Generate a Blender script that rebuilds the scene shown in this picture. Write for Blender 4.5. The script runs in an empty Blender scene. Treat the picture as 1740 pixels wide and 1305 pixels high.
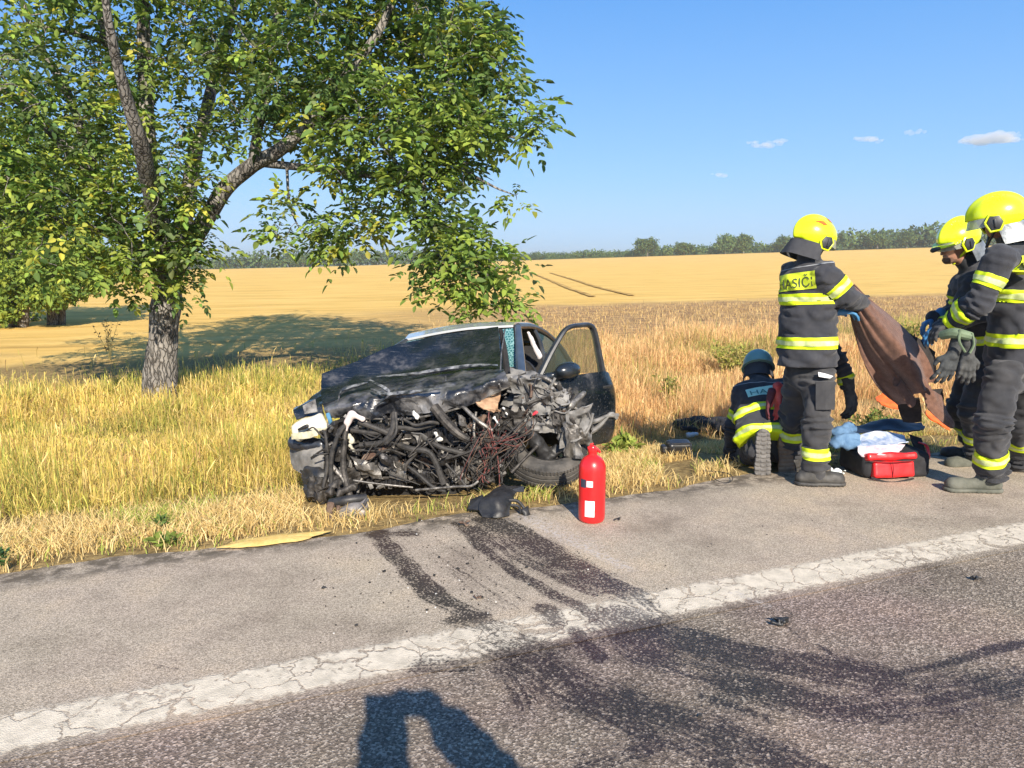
import bpy, bmesh, math, random
import numpy as np
from mathutils import Vector, Matrix, Quaternion
from mathutils.bvhtree import BVHTree

random.seed(7)
RNG = np.random.default_rng(7)
SC = bpy.context.scene
COL = SC.collection
R = math.radians

# ------------------------------------------------------------------ camera
CAMZ = 1.68
F = 1300.0                      # focal length in photo pixels (photo 1740 x 1305)
PITCH = R(9.48)
cam_d = bpy.data.cameras.new('camera')
cam_d.sensor_width = 36.0
cam_d.lens = 36.0 * F / 1740.0
cam_d.clip_start = 0.05
cam_d.clip_end = 9000
cam = bpy.data.objects.new('camera', cam_d)
COL.objects.link(cam)
cam.location = (0, 0, CAMZ)
cam.rotation_euler = (math.pi / 2 - PITCH, 0, 0)
SC.camera = cam

# ------------------------------------------------------------------ light
SUN_EL, SUN_AZ = R(31.0), R(12.5)       # light travels to (-sin az, cos az)
world = bpy.data.worlds.new('World')
SC.world = world
world.use_nodes = True
nt = world.node_tree
nt.nodes.clear()
w_out = nt.nodes.new('ShaderNodeOutputWorld')
w_bg = nt.nodes.new('ShaderNodeBackground')
w_sky = nt.nodes.new('ShaderNodeTexSky')
w_sky.sky_type = 'NISHITA'
w_sky.sun_disc = False
w_sky.sun_elevation = SUN_EL
w_sky.sun_rotation = R(180) - SUN_AZ
w_sky.air_density = 1.0
w_sky.dust_density = 0.6
w_sky.ozone_density = 2.2
w_hsv = nt.nodes.new('ShaderNodeHueSaturation')
w_hsv.inputs['Hue'].default_value = 0.5
w_hsv.inputs['Saturation'].default_value = 1.12
w_bg.inputs['Strength'].default_value = 0.10
# clear summer air: the physical sky blended with an even blue that pales towards the horizon
w_tc = nt.nodes.new('ShaderNodeTexCoord')
w_sep = nt.nodes.new('ShaderNodeSeparateXYZ')
w_rp = nt.nodes.new('ShaderNodeValToRGB')
for i, (p_, c_) in enumerate([(0.0, (2.5, 4.1, 6.3)), (0.10, (1.9, 3.75, 6.5)), (0.30, (0.85, 2.55, 5.9)), (1.0, (0.40, 1.15, 3.2))]):
    if i > 1: w_rp.color_ramp.elements.new(0.5)
    w_rp.color_ramp.elements[i].position = p_
    w_rp.color_ramp.elements[i].color = (*c_, 1)
w_mix = nt.nodes.new('ShaderNodeMix'); w_mix.data_type = 'RGBA'; w_mix.inputs[0].default_value = 0.85
nt.links.new(w_tc.outputs['Generated'], w_sep.inputs[0])
nt.links.new(w_sep.outputs['Z'], w_rp.inputs['Fac'])
nt.links.new(w_sky.outputs[0], w_hsv.inputs['Color'])
nt.links.new(w_hsv.outputs[0], w_mix.inputs[6])
nt.links.new(w_rp.outputs[0], w_mix.inputs[7])
nt.links.new(w_mix.outputs[2], w_bg.inputs['Color'])
nt.links.new(w_bg.outputs[0], w_out.inputs['Surface'])
sun_d = bpy.data.lights.new('sun', 'SUN')
sun_d.energy = 4.9
sun_d.angle = R(0.5)
sun_d.color = (1.0, 0.90, 0.76)
sun = bpy.data.objects.new('sun', sun_d)
COL.objects.link(sun)
SUN_DIR = Vector((-math.sin(SUN_AZ) * math.cos(SUN_EL), math.cos(SUN_AZ) * math.cos(SUN_EL), -math.sin(SUN_EL)))
sun.rotation_euler = SUN_DIR.to_track_quat('-Z', 'Y').to_euler()
sun.location = (20, -60, 45)

SC.view_settings.view_transform = 'Standard'
SC.view_settings.look = 'None'
SC.view_settings.exposure = 0.72
SC.view_settings.gamma = 1.0
SC.view_settings.use_curve_mapping = False
SC.render.engine = 'CYCLES'
SC.cycles.use_denoising = True
SC.cycles.max_bounces = 6
SC.cycles.transparent_max_bounces = 12
SC.cycles.volume_bounces = 1

# ------------------------------------------------------------------ geometry helpers
CT, ST = math.cos(PITCH), math.sin(PITCH)
def P(px, py, Y):
    """world point at forward distance Y seen at photo pixel (px, py)"""
    u, v = (px - 870.0) / F, (py - 652.5) / F
    t = Y / (CT - v * ST)
    return Vector((u * t, Y, CAMZ - t * (ST + v * CT)))
def G(px, py, z=0.0):
    """world point on the level z seen at photo pixel (px, py)"""
    u, v = (px - 870.0) / F, (py - 652.5) / F
    t = (CAMZ - z) / (ST + v * CT)
    return Vector((u * t, t * (CT - v * ST), z))
ROAD_A = R(22.1)
RA, RB = (math.cos(ROAD_A), math.sin(ROAD_A)), (-math.sin(ROAD_A), math.cos(ROAD_A))
def sn(x, y):
    return x * RA[0] + y * RA[1], x * RB[0] + y * RB[1]
def xy(s, n):
    return s * RA[0] + n * RB[0], s * RA[1] + n * RB[1]

_lat = RNG.random((64, 64, 64)).astype(np.float32)
def noise3(x, y, z, lin=False):
    """value noise 0..1, vectorised"""
    x, y, z = np.broadcast_arrays(np.asarray(x, float), np.asarray(y, float), np.asarray(z, float))
    xi, yi, zi = np.floor(x).astype(int), np.floor(y).astype(int), np.floor(z).astype(int)
    fx, fy, fz = x - xi, y - yi, z - zi
    if not lin: fx, fy, fz = fx*fx*(3-2*fx), fy*fy*(3-2*fy), fz*fz*(3-2*fz)
    def L(a, b, c):
        return _lat[(xi + a) & 63, (yi + b) & 63, (zi + c) & 63]
    x00 = L(0,0,0)*(1-fx) + L(1,0,0)*fx
    x10 = L(0,1,0)*(1-fx) + L(1,1,0)*fx
    x01 = L(0,0,1)*(1-fx) + L(1,0,1)*fx
    x11 = L(0,1,1)*(1-fx) + L(1,1,1)*fx
    return (x00*(1-fy) + x10*fy)*(1-fz) + (x01*(1-fy) + x11*fy)*fz
def fbm(x, y, z=0.0, oct=4):
    s, a, t = 0.0, 1.0, 0.0
    x, y, z = np.asarray(x, float), np.asarray(y, float), np.asarray(z, float)
    for i in range(oct):
        s = s + a * noise3(x * 2**i + 17.3*i, y * 2**i + 5.1*i, z * 2**i + 9.7*i)
        t += a
        a *= 0.5
    return s / t
def sstep(a, b, x):
    t = np.clip((x - a) / (b - a), 0, 1)
    return t * t * (3 - 2 * t)

def mesh_np(name, verts, faces_flat, loop_tot, smooth=False):
    """mesh from numpy arrays; loop_tot = vertices per face (int or array)"""
    me = bpy.data.meshes.new(name)
    verts = np.asarray(verts, np.float32)
    faces_flat = np.asarray(faces_flat, np.int32).ravel()
    if np.isscalar(loop_tot):
        nf = len(faces_flat) // loop_tot
        tot = np.full(nf, loop_tot, np.int32)
    else:
        tot = np.asarray(loop_tot, np.int32)
        nf = len(tot)
    start = np.concatenate([[0], np.cumsum(tot)[:-1]]).astype(np.int32)
    me.vertices.add(len(verts)); me.vertices.foreach_set('co', verts.ravel())
    me.loops.add(len(faces_flat)); me.loops.foreach_set('vertex_index', faces_flat)
    me.polygons.add(nf)
    me.polygons.foreach_set('loop_start', start)
    me.polygons.foreach_set('loop_total', tot)
    if smooth:
        me.polygons.foreach_set('use_smooth', np.ones(nf, bool))
    me.update(calc_edges=True)
    return me
def col_attr(me, rgb, name='tint'):
    a = me.attributes.new(name, 'FLOAT_COLOR', 'POINT')
    c = np.ones((len(rgb), 4), np.float32); c[:, :3] = rgb
    a.data.foreach_set('color', c.ravel())
def f_attr(me, vals, name):
    a = me.attributes.new(name, 'FLOAT', 'POINT')
    a.data.foreach_set('value', np.asarray(vals, np.float32))

def link(name, me, mat=None, parent=None, loc=None):
    o = bpy.data.objects.new(name, me)
    COL.objects.link(o)
    if mat is not None:
        for m in (mat if isinstance(mat, (list, tuple)) else [mat]):
            me.materials.append(m)
    if parent is not None:
        o.parent = parent
    if loc is not None:
        o.location = loc
    return o
def tag(o, label=None, cat=None, group=None, kind=None):
    if label: o['label'] = label
    if cat: o['category'] = cat
    if group: o['group'] = group
    if kind: o['kind'] = kind
    return o
def thing(name, label, cat, loc, group=None):
    o = bpy.data.objects.new(name, None)
    o.empty_display_size = 0.1
    COL.objects.link(o)
    o.location = loc
    return tag(o, label, cat, group)
def root_loc(p):
    """world location of the thing a part belongs to"""
    v = Vector((0, 0, 0))
    while p is not None:
        v += Vector(p.location)
        p = p.parent
    return v

def catmull(pts, n):
    """smooth polyline through pts (list of Vectors / tuples), n samples per span"""
    p = [np.array(q, float) for q in pts]
    if len(p) < 3 or n < 2:
        return [Vector(q) for q in p]
    p = [2*p[0]-p[1]] + p + [2*p[-1]-p[-2]]
    out = []
    for i in range(1, len(p)-2):
        for k in range(n):
            t = k / n
            a, b, c, d = p[i-1], p[i], p[i+1], p[i+2]
            out.append(0.5*((2*b) + (c-a)*t + (2*a-5*b+4*c-d)*t*t + (3*b-a-3*c+d)*t**3))
    out.append(p[-2])
    return [Vector(q) for q in out]

class MB:
    """collects shapes (world coordinates) and links them as one mesh object"""
    def __init__(self):
        self.v, self.f, self.m = [], [], []
    def add(self, vs, fs, mi=0):
        o = len(self.v)
        self.v += [tuple(q) for q in vs]
        self.f += [tuple(i + o for i in q) for q in fs]
        self.m += [mi] * len(fs)
        return self
    def tube(self, pts, r, seg=8, sm=4, cap=True, mi=0, flat=1.0):
        pts = catmull(pts, sm) if sm > 1 else [Vector(q) for q in pts]
        n = len(pts)
        rs = [r]*n if not isinstance(r, (list, tuple)) else list(np.interp(np.linspace(0, 1, n), np.linspace(0, 1, len(r)), r))
        up = Vector((0.13, 0.21, 1)).normalized()
        vs, fs = [], []
        prev = None
        for i in range(n):
            d = (pts[min(i+1, n-1)] - pts[max(i-1, 0)])
            d = d.normalized() if d.length > 1e-9 else Vector((0, 0, 1))
            if prev is None:
                a = d.cross(up)
                if a.length < 1e-3: a = d.cross(Vector((1, 0, 0)))
            else:
                a = prev - d * prev.dot(d)
            a.normalize(); prev = a
            b = d.cross(a)
            for k in range(seg):
                an = 2*math.pi*k/seg
                vs.append(pts[i] + (a*math.cos(an) + b*math.sin(an)*flat) * rs[i])
        for i in range(n-1):
            for k in range(seg):
                k2 = (k+1) % seg
                fs.append((i*seg+k, i*seg+k2, (i+1)*seg+k2, (i+1)*seg+k))
        if cap:
            fs.append(tuple(range(seg-1, -1, -1)))
            fs.append(tuple((n-1)*seg + k for k in range(seg)))
        return self.add(vs, fs, mi)
    def box(self, c, size, rot=None, mi=0, bev=0.0, taper=1.0):
        """box centred on c; rot = 3x3 Matrix; small bevel"""
        bm = bmesh.new()
        bmesh.ops.create_cube(bm, size=1.0)
        for v in bm.verts:
            tz = taper if v.co.z > 0 else 1.0
            v.co = Vector((v.co.x*size[0]*tz, v.co.y*size[1]*tz, v.co.z*size[2]))
        if bev > 0:
            bmesh.ops.bevel(bm, geom=bm.edges[:], offset=bev, segments=2, affect='EDGES', profile=0.6)
        M3 = rot if rot is not None else Matrix.Identity(3)
        bm.verts.ensure_lookup_table()
        vs = [M3 @ v.co + Vector(c) for v in bm.verts]
        fs = [[v.index for v in f.verts] for f in bm.faces]
        bm.free()
        return self.add(vs, fs, mi)
    def lathe(self, prof, origin, axis=(0, 0, 1), seg=24, mi=0, cap=True):
        """prof = [(radius, height)...] turned round the axis at origin"""
        ax = Vector(axis).normalized()
        a = ax.cross(Vector((0.3, 0.9, 0.1))).normalized(); b = ax.cross(a)
        vs, fs = [], []
        for r, h in prof:
            for k in range(seg):
                an = 2*math.pi*k/seg
                vs.append(Vector(origin) + ax*h + (a*math.cos(an) + b*math.sin(an))*r)
        n = len(prof)
        for i in range(n-1):
            for k in range(seg):
                k2 = (k+1) % seg
                fs.append((i*seg+k, i*seg+k2, (i+1)*seg+k2, (i+1)*seg+k))
        if cap:
            fs.append(tuple(range(seg-1, -1, -1)))
            fs.append(tuple((n-1)*seg + k for k in range(seg)))
        return self.add(vs, fs, mi)
    def sheet(self, grid, thick=0.0, mi=0):
        """grid[i][j] of points -> surface, given thickness along its normals"""
        g = np.array([[tuple(q) for q in row] for row in grid], float)
        h, w = g.shape[:2]
        if thick <= 0:
            vs = g.reshape(-1, 3)
            fs = [(i*w+j, i*w+j+1, (i+1)*w+j+1, (i+1)*w+j) for i in range(h-1) for j in range(w-1)]
            return self.add(vs, fs, mi)
        du = np.gradient(g, axis=1); dv = np.gradient(g, axis=0)
        nn = np.cross(du, dv); nn /= (np.linalg.norm(nn, axis=2, keepdims=True) + 1e-9)
        a, b = (g + nn*thick/2).reshape(-1, 3), (g - nn*thick/2).reshape(-1, 3)
        N = h*w
        fs = []
        for i in range(h-1):
            for j in range(w-1):
                q = (i*w+j, i*w+j+1, (i+1)*w+j+1, (i+1)*w+j)
                fs.append(q); fs.append(tuple(N + k for k in reversed(q)))
        rim = [(0, j) for j in range(w)] + [(i, w-1) for i in range(1, h)] + [(h-1, j) for j in range(w-2, -1, -1)] + [(i, 0) for i in range(h-2, 0, -1)]
        ids = [i*w+j for i, j in rim]
        for k in range(len(ids)):
            p, q = ids[k], ids[(k+1) % len(ids)]
            fs.append((q, p, N+p, N+q))
        return self.add(np.concatenate([a, b]), fs, mi)
    def build(self, name, mat, parent=None, smooth=True, auto=35, loc=None):
        base = root_loc(parent) if parent is not None else Vector(loc or (0, 0, 0))
        me = bpy.data.meshes.new(name)
        me.from_pydata([(a-base.x, b-base.y, c-base.z) for a, b, c in self.v], [], self.f)
        if smooth:
            me.polygons.foreach_set('use_smooth', np.ones(len(self.f), bool))
            try: me.set_sharp_from_angle(angle=R(auto))
            except Exception: pass
        if self.m and max(self.m) > 0:
            me.polygons.foreach_set('material_index', np.array(self.m, np.int32))
        me.update()
        return link(name, me, mat, parent, None if parent is not None else base)

# ------------------------------------------------------------------ implicit surfaces (bodies, cloth, lumps)
def smin(a, b, k):
    if k <= 0: return np.minimum(a, b)
    h = np.clip(0.5 + 0.5*(b-a)/k, 0, 1)
    return b*(1-h) + a*h - k*h*(1-h)
def sd_cone(p, a, b, ra, rb):
    a, b = np.array(a, float), np.array(b, float)
    ab = b - a
    t = np.clip(((p - a) @ ab) / (ab @ ab + 1e-12), 0, 1)
    return np.linalg.norm(p - (a + t[..., None]*ab), axis=-1) - (ra + (rb-ra)*t)
def sd_ecap(p, a, b, lat, wa, da, wb, db):
    """capsule with elliptic section: half widths w along lat, d across"""
    a, b = np.array(a, float), np.array(b, float)
    ab = b - a; L = np.linalg.norm(ab) + 1e-9; z = ab/L
    x = np.array(lat, float); x = x - z*(x@z); x /= np.linalg.norm(x); y = np.cross(z, x)
    q0 = p - a
    t = np.clip((q0 @ z)/L, 0, 1)
    q = q0 - (t*L)[..., None]*z
    w, d = wa + (wb-wa)*t, da + (db-da)*t
    m = np.minimum(w, d)
    return (np.sqrt(((q@x)/w)**2 + ((q@y)/d)**2 + ((q@z)/m)**2) - 1)*m
def sd_ell(p, c, X, Y, Z, r):
    q = p - np.array(c, float)
    r = np.array(r, float)
    e = np.stack([(q@np.array(X))/r[0], (q@np.array(Y))/r[1], (q@np.array(Z))/r[2]], -1)
    k0 = np.linalg.norm(e, axis=-1)
    return (k0 - 1)*r.min()
def surface_nets(Fv, org, h):
    nx, ny, nz = Fv.shape
    ins = Fv < 0
    acc = np.zeros((nx-1, ny-1, nz-1, 3)); cnt = np.zeros((nx-1, ny-1, nz-1))
    I, J, K = np.meshgrid(np.arange(nx), np.arange(ny), np.arange(nz), indexing='ij')
    idx = [I, J, K]
    edges = []
    for ax in range(3):
        s0 = [slice(None)]*3; s1 = [slice(None)]*3
        s0[ax] = slice(0, -1); s1[ax] = slice(1, None)
        s0, s1 = tuple(s0), tuple(s1)
        E = ins[s0] != ins[s1]
        f0, f1 = Fv[s0], Fv[s1]
        t = np.where(E, f0/(f0-f1+1e-12), 0)
        pos = np.stack([idx[d][s0] + (t if d == ax else 0) for d in range(3)], -1)
        o1, o2 = [d for d in range(3) if d != ax]
        for a in (0, 1):
            for b in (0, 1):
                sl = [slice(None)]*3
                sl[o1] = slice(a, E.shape[o1]-1+a); sl[o2] = slice(b, E.shape[o2]-1+b)
                sl = tuple(sl)
                acc += pos[sl]*E[sl][..., None]; cnt += E[sl]
        edges.append((E, ins[s0]))
    act = cnt > 0
    vid = -np.ones(act.shape, int); vid[act] = np.arange(act.sum())
    V = acc[act]/cnt[act][:, None]*h + np.array(org)
    quads = []
    for ax in range(3):
        E, i0 = edges[ax]
        o1, o2 = [(1, 2), (2, 0), (0, 1)][ax]
        c = np.argwhere(E)
        ok = (c[:, o1] >= 1) & (c[:, o2] >= 1) & (c[:, o1] < E.shape[o1]-1) & (c[:, o2] < E.shape[o2]-1)
        c = c[ok]
        def g(a, b):
            d = c.copy(); d[:, o1] -= a; d[:, o2] -= b
            return vid[d[:, 0], d[:, 1], d[:, 2]]
        q = np.stack([g(1, 1), g(0, 1), g(0, 0), g(1, 0)], 1)
        fl = i0[c[:, 0], c[:, 1], c[:, 2]]
        q[~fl] = q[~fl][:, ::-1]
        quads.append(q)
    return V, np.concatenate(quads)
def implicit(fn, lo, hi, h):
    lo = np.array(lo, float) - 2*h; hi = np.array(hi, float) + 2*h
    n = np.ceil((hi-lo)/h).astype(int) + 1
    ax = [lo[d] + np.arange(n[d])*h for d in range(3)]
    g = np.stack(np.meshgrid(*ax, indexing='ij'), -1)
    return surface_nets(fn(g), lo, h)
def implicit_obj(name, fn, lo, hi, h, mat, parent=None, loc=None):
    V, Q = implicit(fn, lo, hi, h)
    base = root_loc(parent) if parent is not None else Vector(loc or (0, 0, 0))
    me = mesh_np(name, V - np.array(base), Q, 4, smooth=True)
    return link(name, me, mat, parent, None if parent is not None else base)

def rbox_part(name, c, half, rot, r, mat, nz=.012, fq=9, h=.012, parent=None, cutz=None):
    c = np.array(c); Rm = np.array(rot) if rot is not None else np.eye(3); hf_ = np.array(half)
    def fn(p):
        q = np.abs((p - c) @ Rm) - (hf_ - r)
        d = np.linalg.norm(np.maximum(q, 0), axis=-1) + np.minimum(q.max(-1), 0) - r
        d = d + (fbm(p[..., 0]*fq, p[..., 1]*fq, p[..., 2]*fq, 2)-.5)*2*nz
        if cutz is not None: d = np.maximum(d, cutz - p[..., 2])
        return d
    R_ = np.linalg.norm(hf_)+.05
    return implicit_obj(name, fn, c-R_, c+R_, h, mat, parent, Vector(c) if parent is None else None)

# ------------------------------------------------------------------ materials
def new_mat(name):
    m = bpy.data.materials.new(name)
    m.use_nodes = True
    n = m.node_tree.nodes
    return m, n, m.node_tree.links, n['Principled BSDF'], n['Material Output']
def N(nodes, kind, **kw):
    nd = nodes.new(kind)
    for k, v in kw.items():
        if k in nd.inputs: nd.inputs[k].default_value = v
        else: setattr(nd, k, v)
    return nd
def rgba(c): return (c[0], c[1], c[2], 1.0)
def ramp(nodes, stops, interp='LINEAR'):
    r = nodes.new('ShaderNodeValToRGB')
    r.color_ramp.interpolation = interp
    e = r.color_ramp.elements
    while len(e) < len(stops): e.new(0.5)
    for i, (p, c) in enumerate(stops):
        e[i].position = p
        e[i].color = rgba(c) if not np.isscalar(c) else (c, c, c, 1)
    return r
_mats = {}
def M(name, c1, c2=None, scale=14.0, rough=0.6, rough2=None, metal=0.0, bump=0.0, bscale=60.0, coat=0.0, detail=5.0, spec=0.5, sheen=0.0, lo=0.35, hi=0.65):
    """painted / cloth / plastic surface: two colours mottled by noise, uneven gloss, fine relief"""
    if name in _mats: return _mats[name]
    m, n, l, b, out = new_mat(name)
    tc = n.new('ShaderNodeTexCoord')
    b.inputs['Metallic'].default_value = metal
    b.inputs['Specular IOR Level'].default_value = spec
    b.inputs['Coat Weight'].default_value = coat
    b.inputs['Coat Roughness'].default_value = 0.08
    b.inputs['Sheen Weight'].default_value = sheen
    nz = N(n, 'ShaderNodeTexNoise', Scale=scale, Detail=detail, Roughness=0.62)
    l.new(tc.outputs['Object'], nz.inputs['Vector'])
    rp = ramp(n, [(lo, c1), (hi, c2 or c1)])
    l.new(nz.outputs['Fac'], rp.inputs['Fac']); l.new(rp.outputs['Color'], b.inputs['Base Color'])
    mr = N(n, 'ShaderNodeMapRange')
    mr.inputs['To Min'].default_value = rough; mr.inputs['To Max'].default_value = rough2 if rough2 is not None else min(1, rough + 0.15)
    nz2 = N(n, 'ShaderNodeTexNoise', Scale=scale*2.7, Detail=3.0)
    l.new(tc.outputs['Object'], nz2.inputs['Vector'])
    l.new(nz2.outputs['Fac'], mr.inputs['Value']); l.new(mr.outputs['Result'], b.inputs['Roughness'])
    if bump > 0:
        nb = N(n, 'ShaderNodeTexNoise', Scale=bscale, Detail=4.0)
        l.new(tc.outputs['Object'], nb.inputs['Vector'])
        bp = N(n, 'ShaderNodeBump', Strength=bump, Distance=0.01)
        l.new(nb.outputs['Fac'], bp.inputs['Height']); l.new(bp.outputs['Normal'], b.inputs['Normal'])
    _mats[name] = m
    return m
def glass_mat(name, tint, rough=0.05, fac=0.25, cracks=0.0):
    if name in _mats: return _mats[name]
    m, n, l, b, out = new_mat(name)
    b.inputs['Base Color'].default_value = rgba(tint)
    b.inputs['Roughness'].default_value = rough
    b.inputs['Specular IOR Level'].default_value = 0.8
    tr = N(n, 'ShaderNodeBsdfTransparent'); tr.inputs['Color'].default_value = rgba([0.6 + 0.4*c for c in tint])
    mx = n.new('ShaderNodeMixShader')
    mx.inputs['Fac'].default_value = fac
    if cracks > 0:
        tc = n.new('ShaderNodeTexCoord')
        vo = N(n, 'ShaderNodeTexVoronoi', Scale=38.0, feature='DISTANCE_TO_EDGE')
        l.new(tc.outputs['Object'], vo.inputs['Vector'])
        rp = ramp(n, [(0.0, 0.95), (0.10, fac)])
        l.new(vo.outputs['Distance'], rp.inputs['Fac']); l.new(rp.outputs['Color'], mx.inputs['Fac'])
        rc = ramp(n, [(0.0, (0.34, 0.56, 0.56)), (0.12, tint)])
        l.new(vo.outputs['Distance'], rc.inputs['Fac']); l.new(rc.outputs['Color'], b.inputs['Base Color'])
    l.new(tr.outputs[0], mx.inputs[1]); l.new(b.outputs[0], mx.inputs[2]); l.new(mx.outputs[0], out.inputs['Surface'])
    _mats[name] = m
    return m
def attr_mat(name, rough=0.7, transl=0.0, attr='tint', var=0.0, vscale=8.0):
    """colour from a per-piece attribute, with optional translucency (leaves, blades)"""
    if name in _mats: return _mats[name]
    m, n, l, b, out = new_mat(name)
    at = N(n, 'ShaderNodeAttribute', attribute_name=attr)
    b.inputs['Roughness'].default_value = rough
    b.inputs['Specular IOR Level'].default_value = 0.35
    l.new(at.outputs['Color'], b.inputs['Base Color'])
    if transl > 0:
        t = n.new('ShaderNodeBsdfTranslucent')
        mx = n.new('ShaderNodeMixShader'); mx.inputs['Fac'].default_value = transl
        l.new(at.outputs['Color'], t.inputs['Color'])
        l.new(b.outputs[0], mx.inputs[1]); l.new(t.outputs[0], mx.inputs[2]); l.new(mx.outputs[0], out.inputs['Surface'])
    _mats[name] = m
    return m
# ================================================================== THE SETTING: terrain, field, road
EDGE_N = 4.62                              # road edge, metres across the road axis
def far_level(X, Y):
    w = np.clip((Y - 22) / 310.0, 0, 1.6)
    return w * (0.1 + 0.0310 * np.clip(X, -260, 260)) 
def ground_z(X, Y):
    """height of the land outside the road"""
    s, n = sn(X, Y)
    z = np.interp(n, [-30, EDGE_N-0.1, EDGE_N+0.15, 5.4, 6.9, 8.2, 11.0, 16.0, 20.0, 5000], [-0.03, -0.03, -0.02, -0.10, -0.34, -0.42, -0.43, -0.38, -0.34, -0.34])
    rough = (fbm(X*0.9, Y*0.9, 2.0, 3) - 0.5) * 0.10 * sstep(EDGE_N+0.1, 6.5, n)
    return z + rough * (1 - 0.7*sstep(18, 30, n)) + far_level(X, Y)
def gz(x, y): return float(ground_z(np.array([x]), np.array([y]))[0])

def soil_mat(name, stops, scale, bump=0.5, bscale=25.0, stretch=(1, 1, 1)):
    m, n, l, b, out = new_mat(name)
    tc = n.new('ShaderNodeTexCoord')
    mp = n.new('ShaderNodeMapping'); mp.inputs['Scale'].default_value = stretch
    l.new(tc.outputs['Object'], mp.inputs['Vector'])
    nz = N(n, 'ShaderNodeTexNoise', Scale=scale, Detail=8.0, Roughness=0.68)
    l.new(mp.outputs[0], nz.inputs['Vector'])
    rp = ramp(n, stops)
    l.new(nz.outputs['Fac'], rp.inputs['Fac']); l.new(rp.outputs['Color'], b.inputs['Base Color'])
    b.inputs['Roughness'].default_value = 0.95
    b.inputs['Specular IOR Level'].default_value = 0.1
    nb = N(n, 'ShaderNodeTexNoise', Scale=bscale, Detail=5.0)
    l.new(mp.outputs[0], nb.inputs['Vector'])
    bp = N(n, 'ShaderNodeBump', Strength=bump, Distance=0.04)
    l.new(nb.outputs['Fac'], bp.inputs['Height']); l.new(bp.outputs['Normal'], b.inputs['Normal'])
    return m

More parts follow.
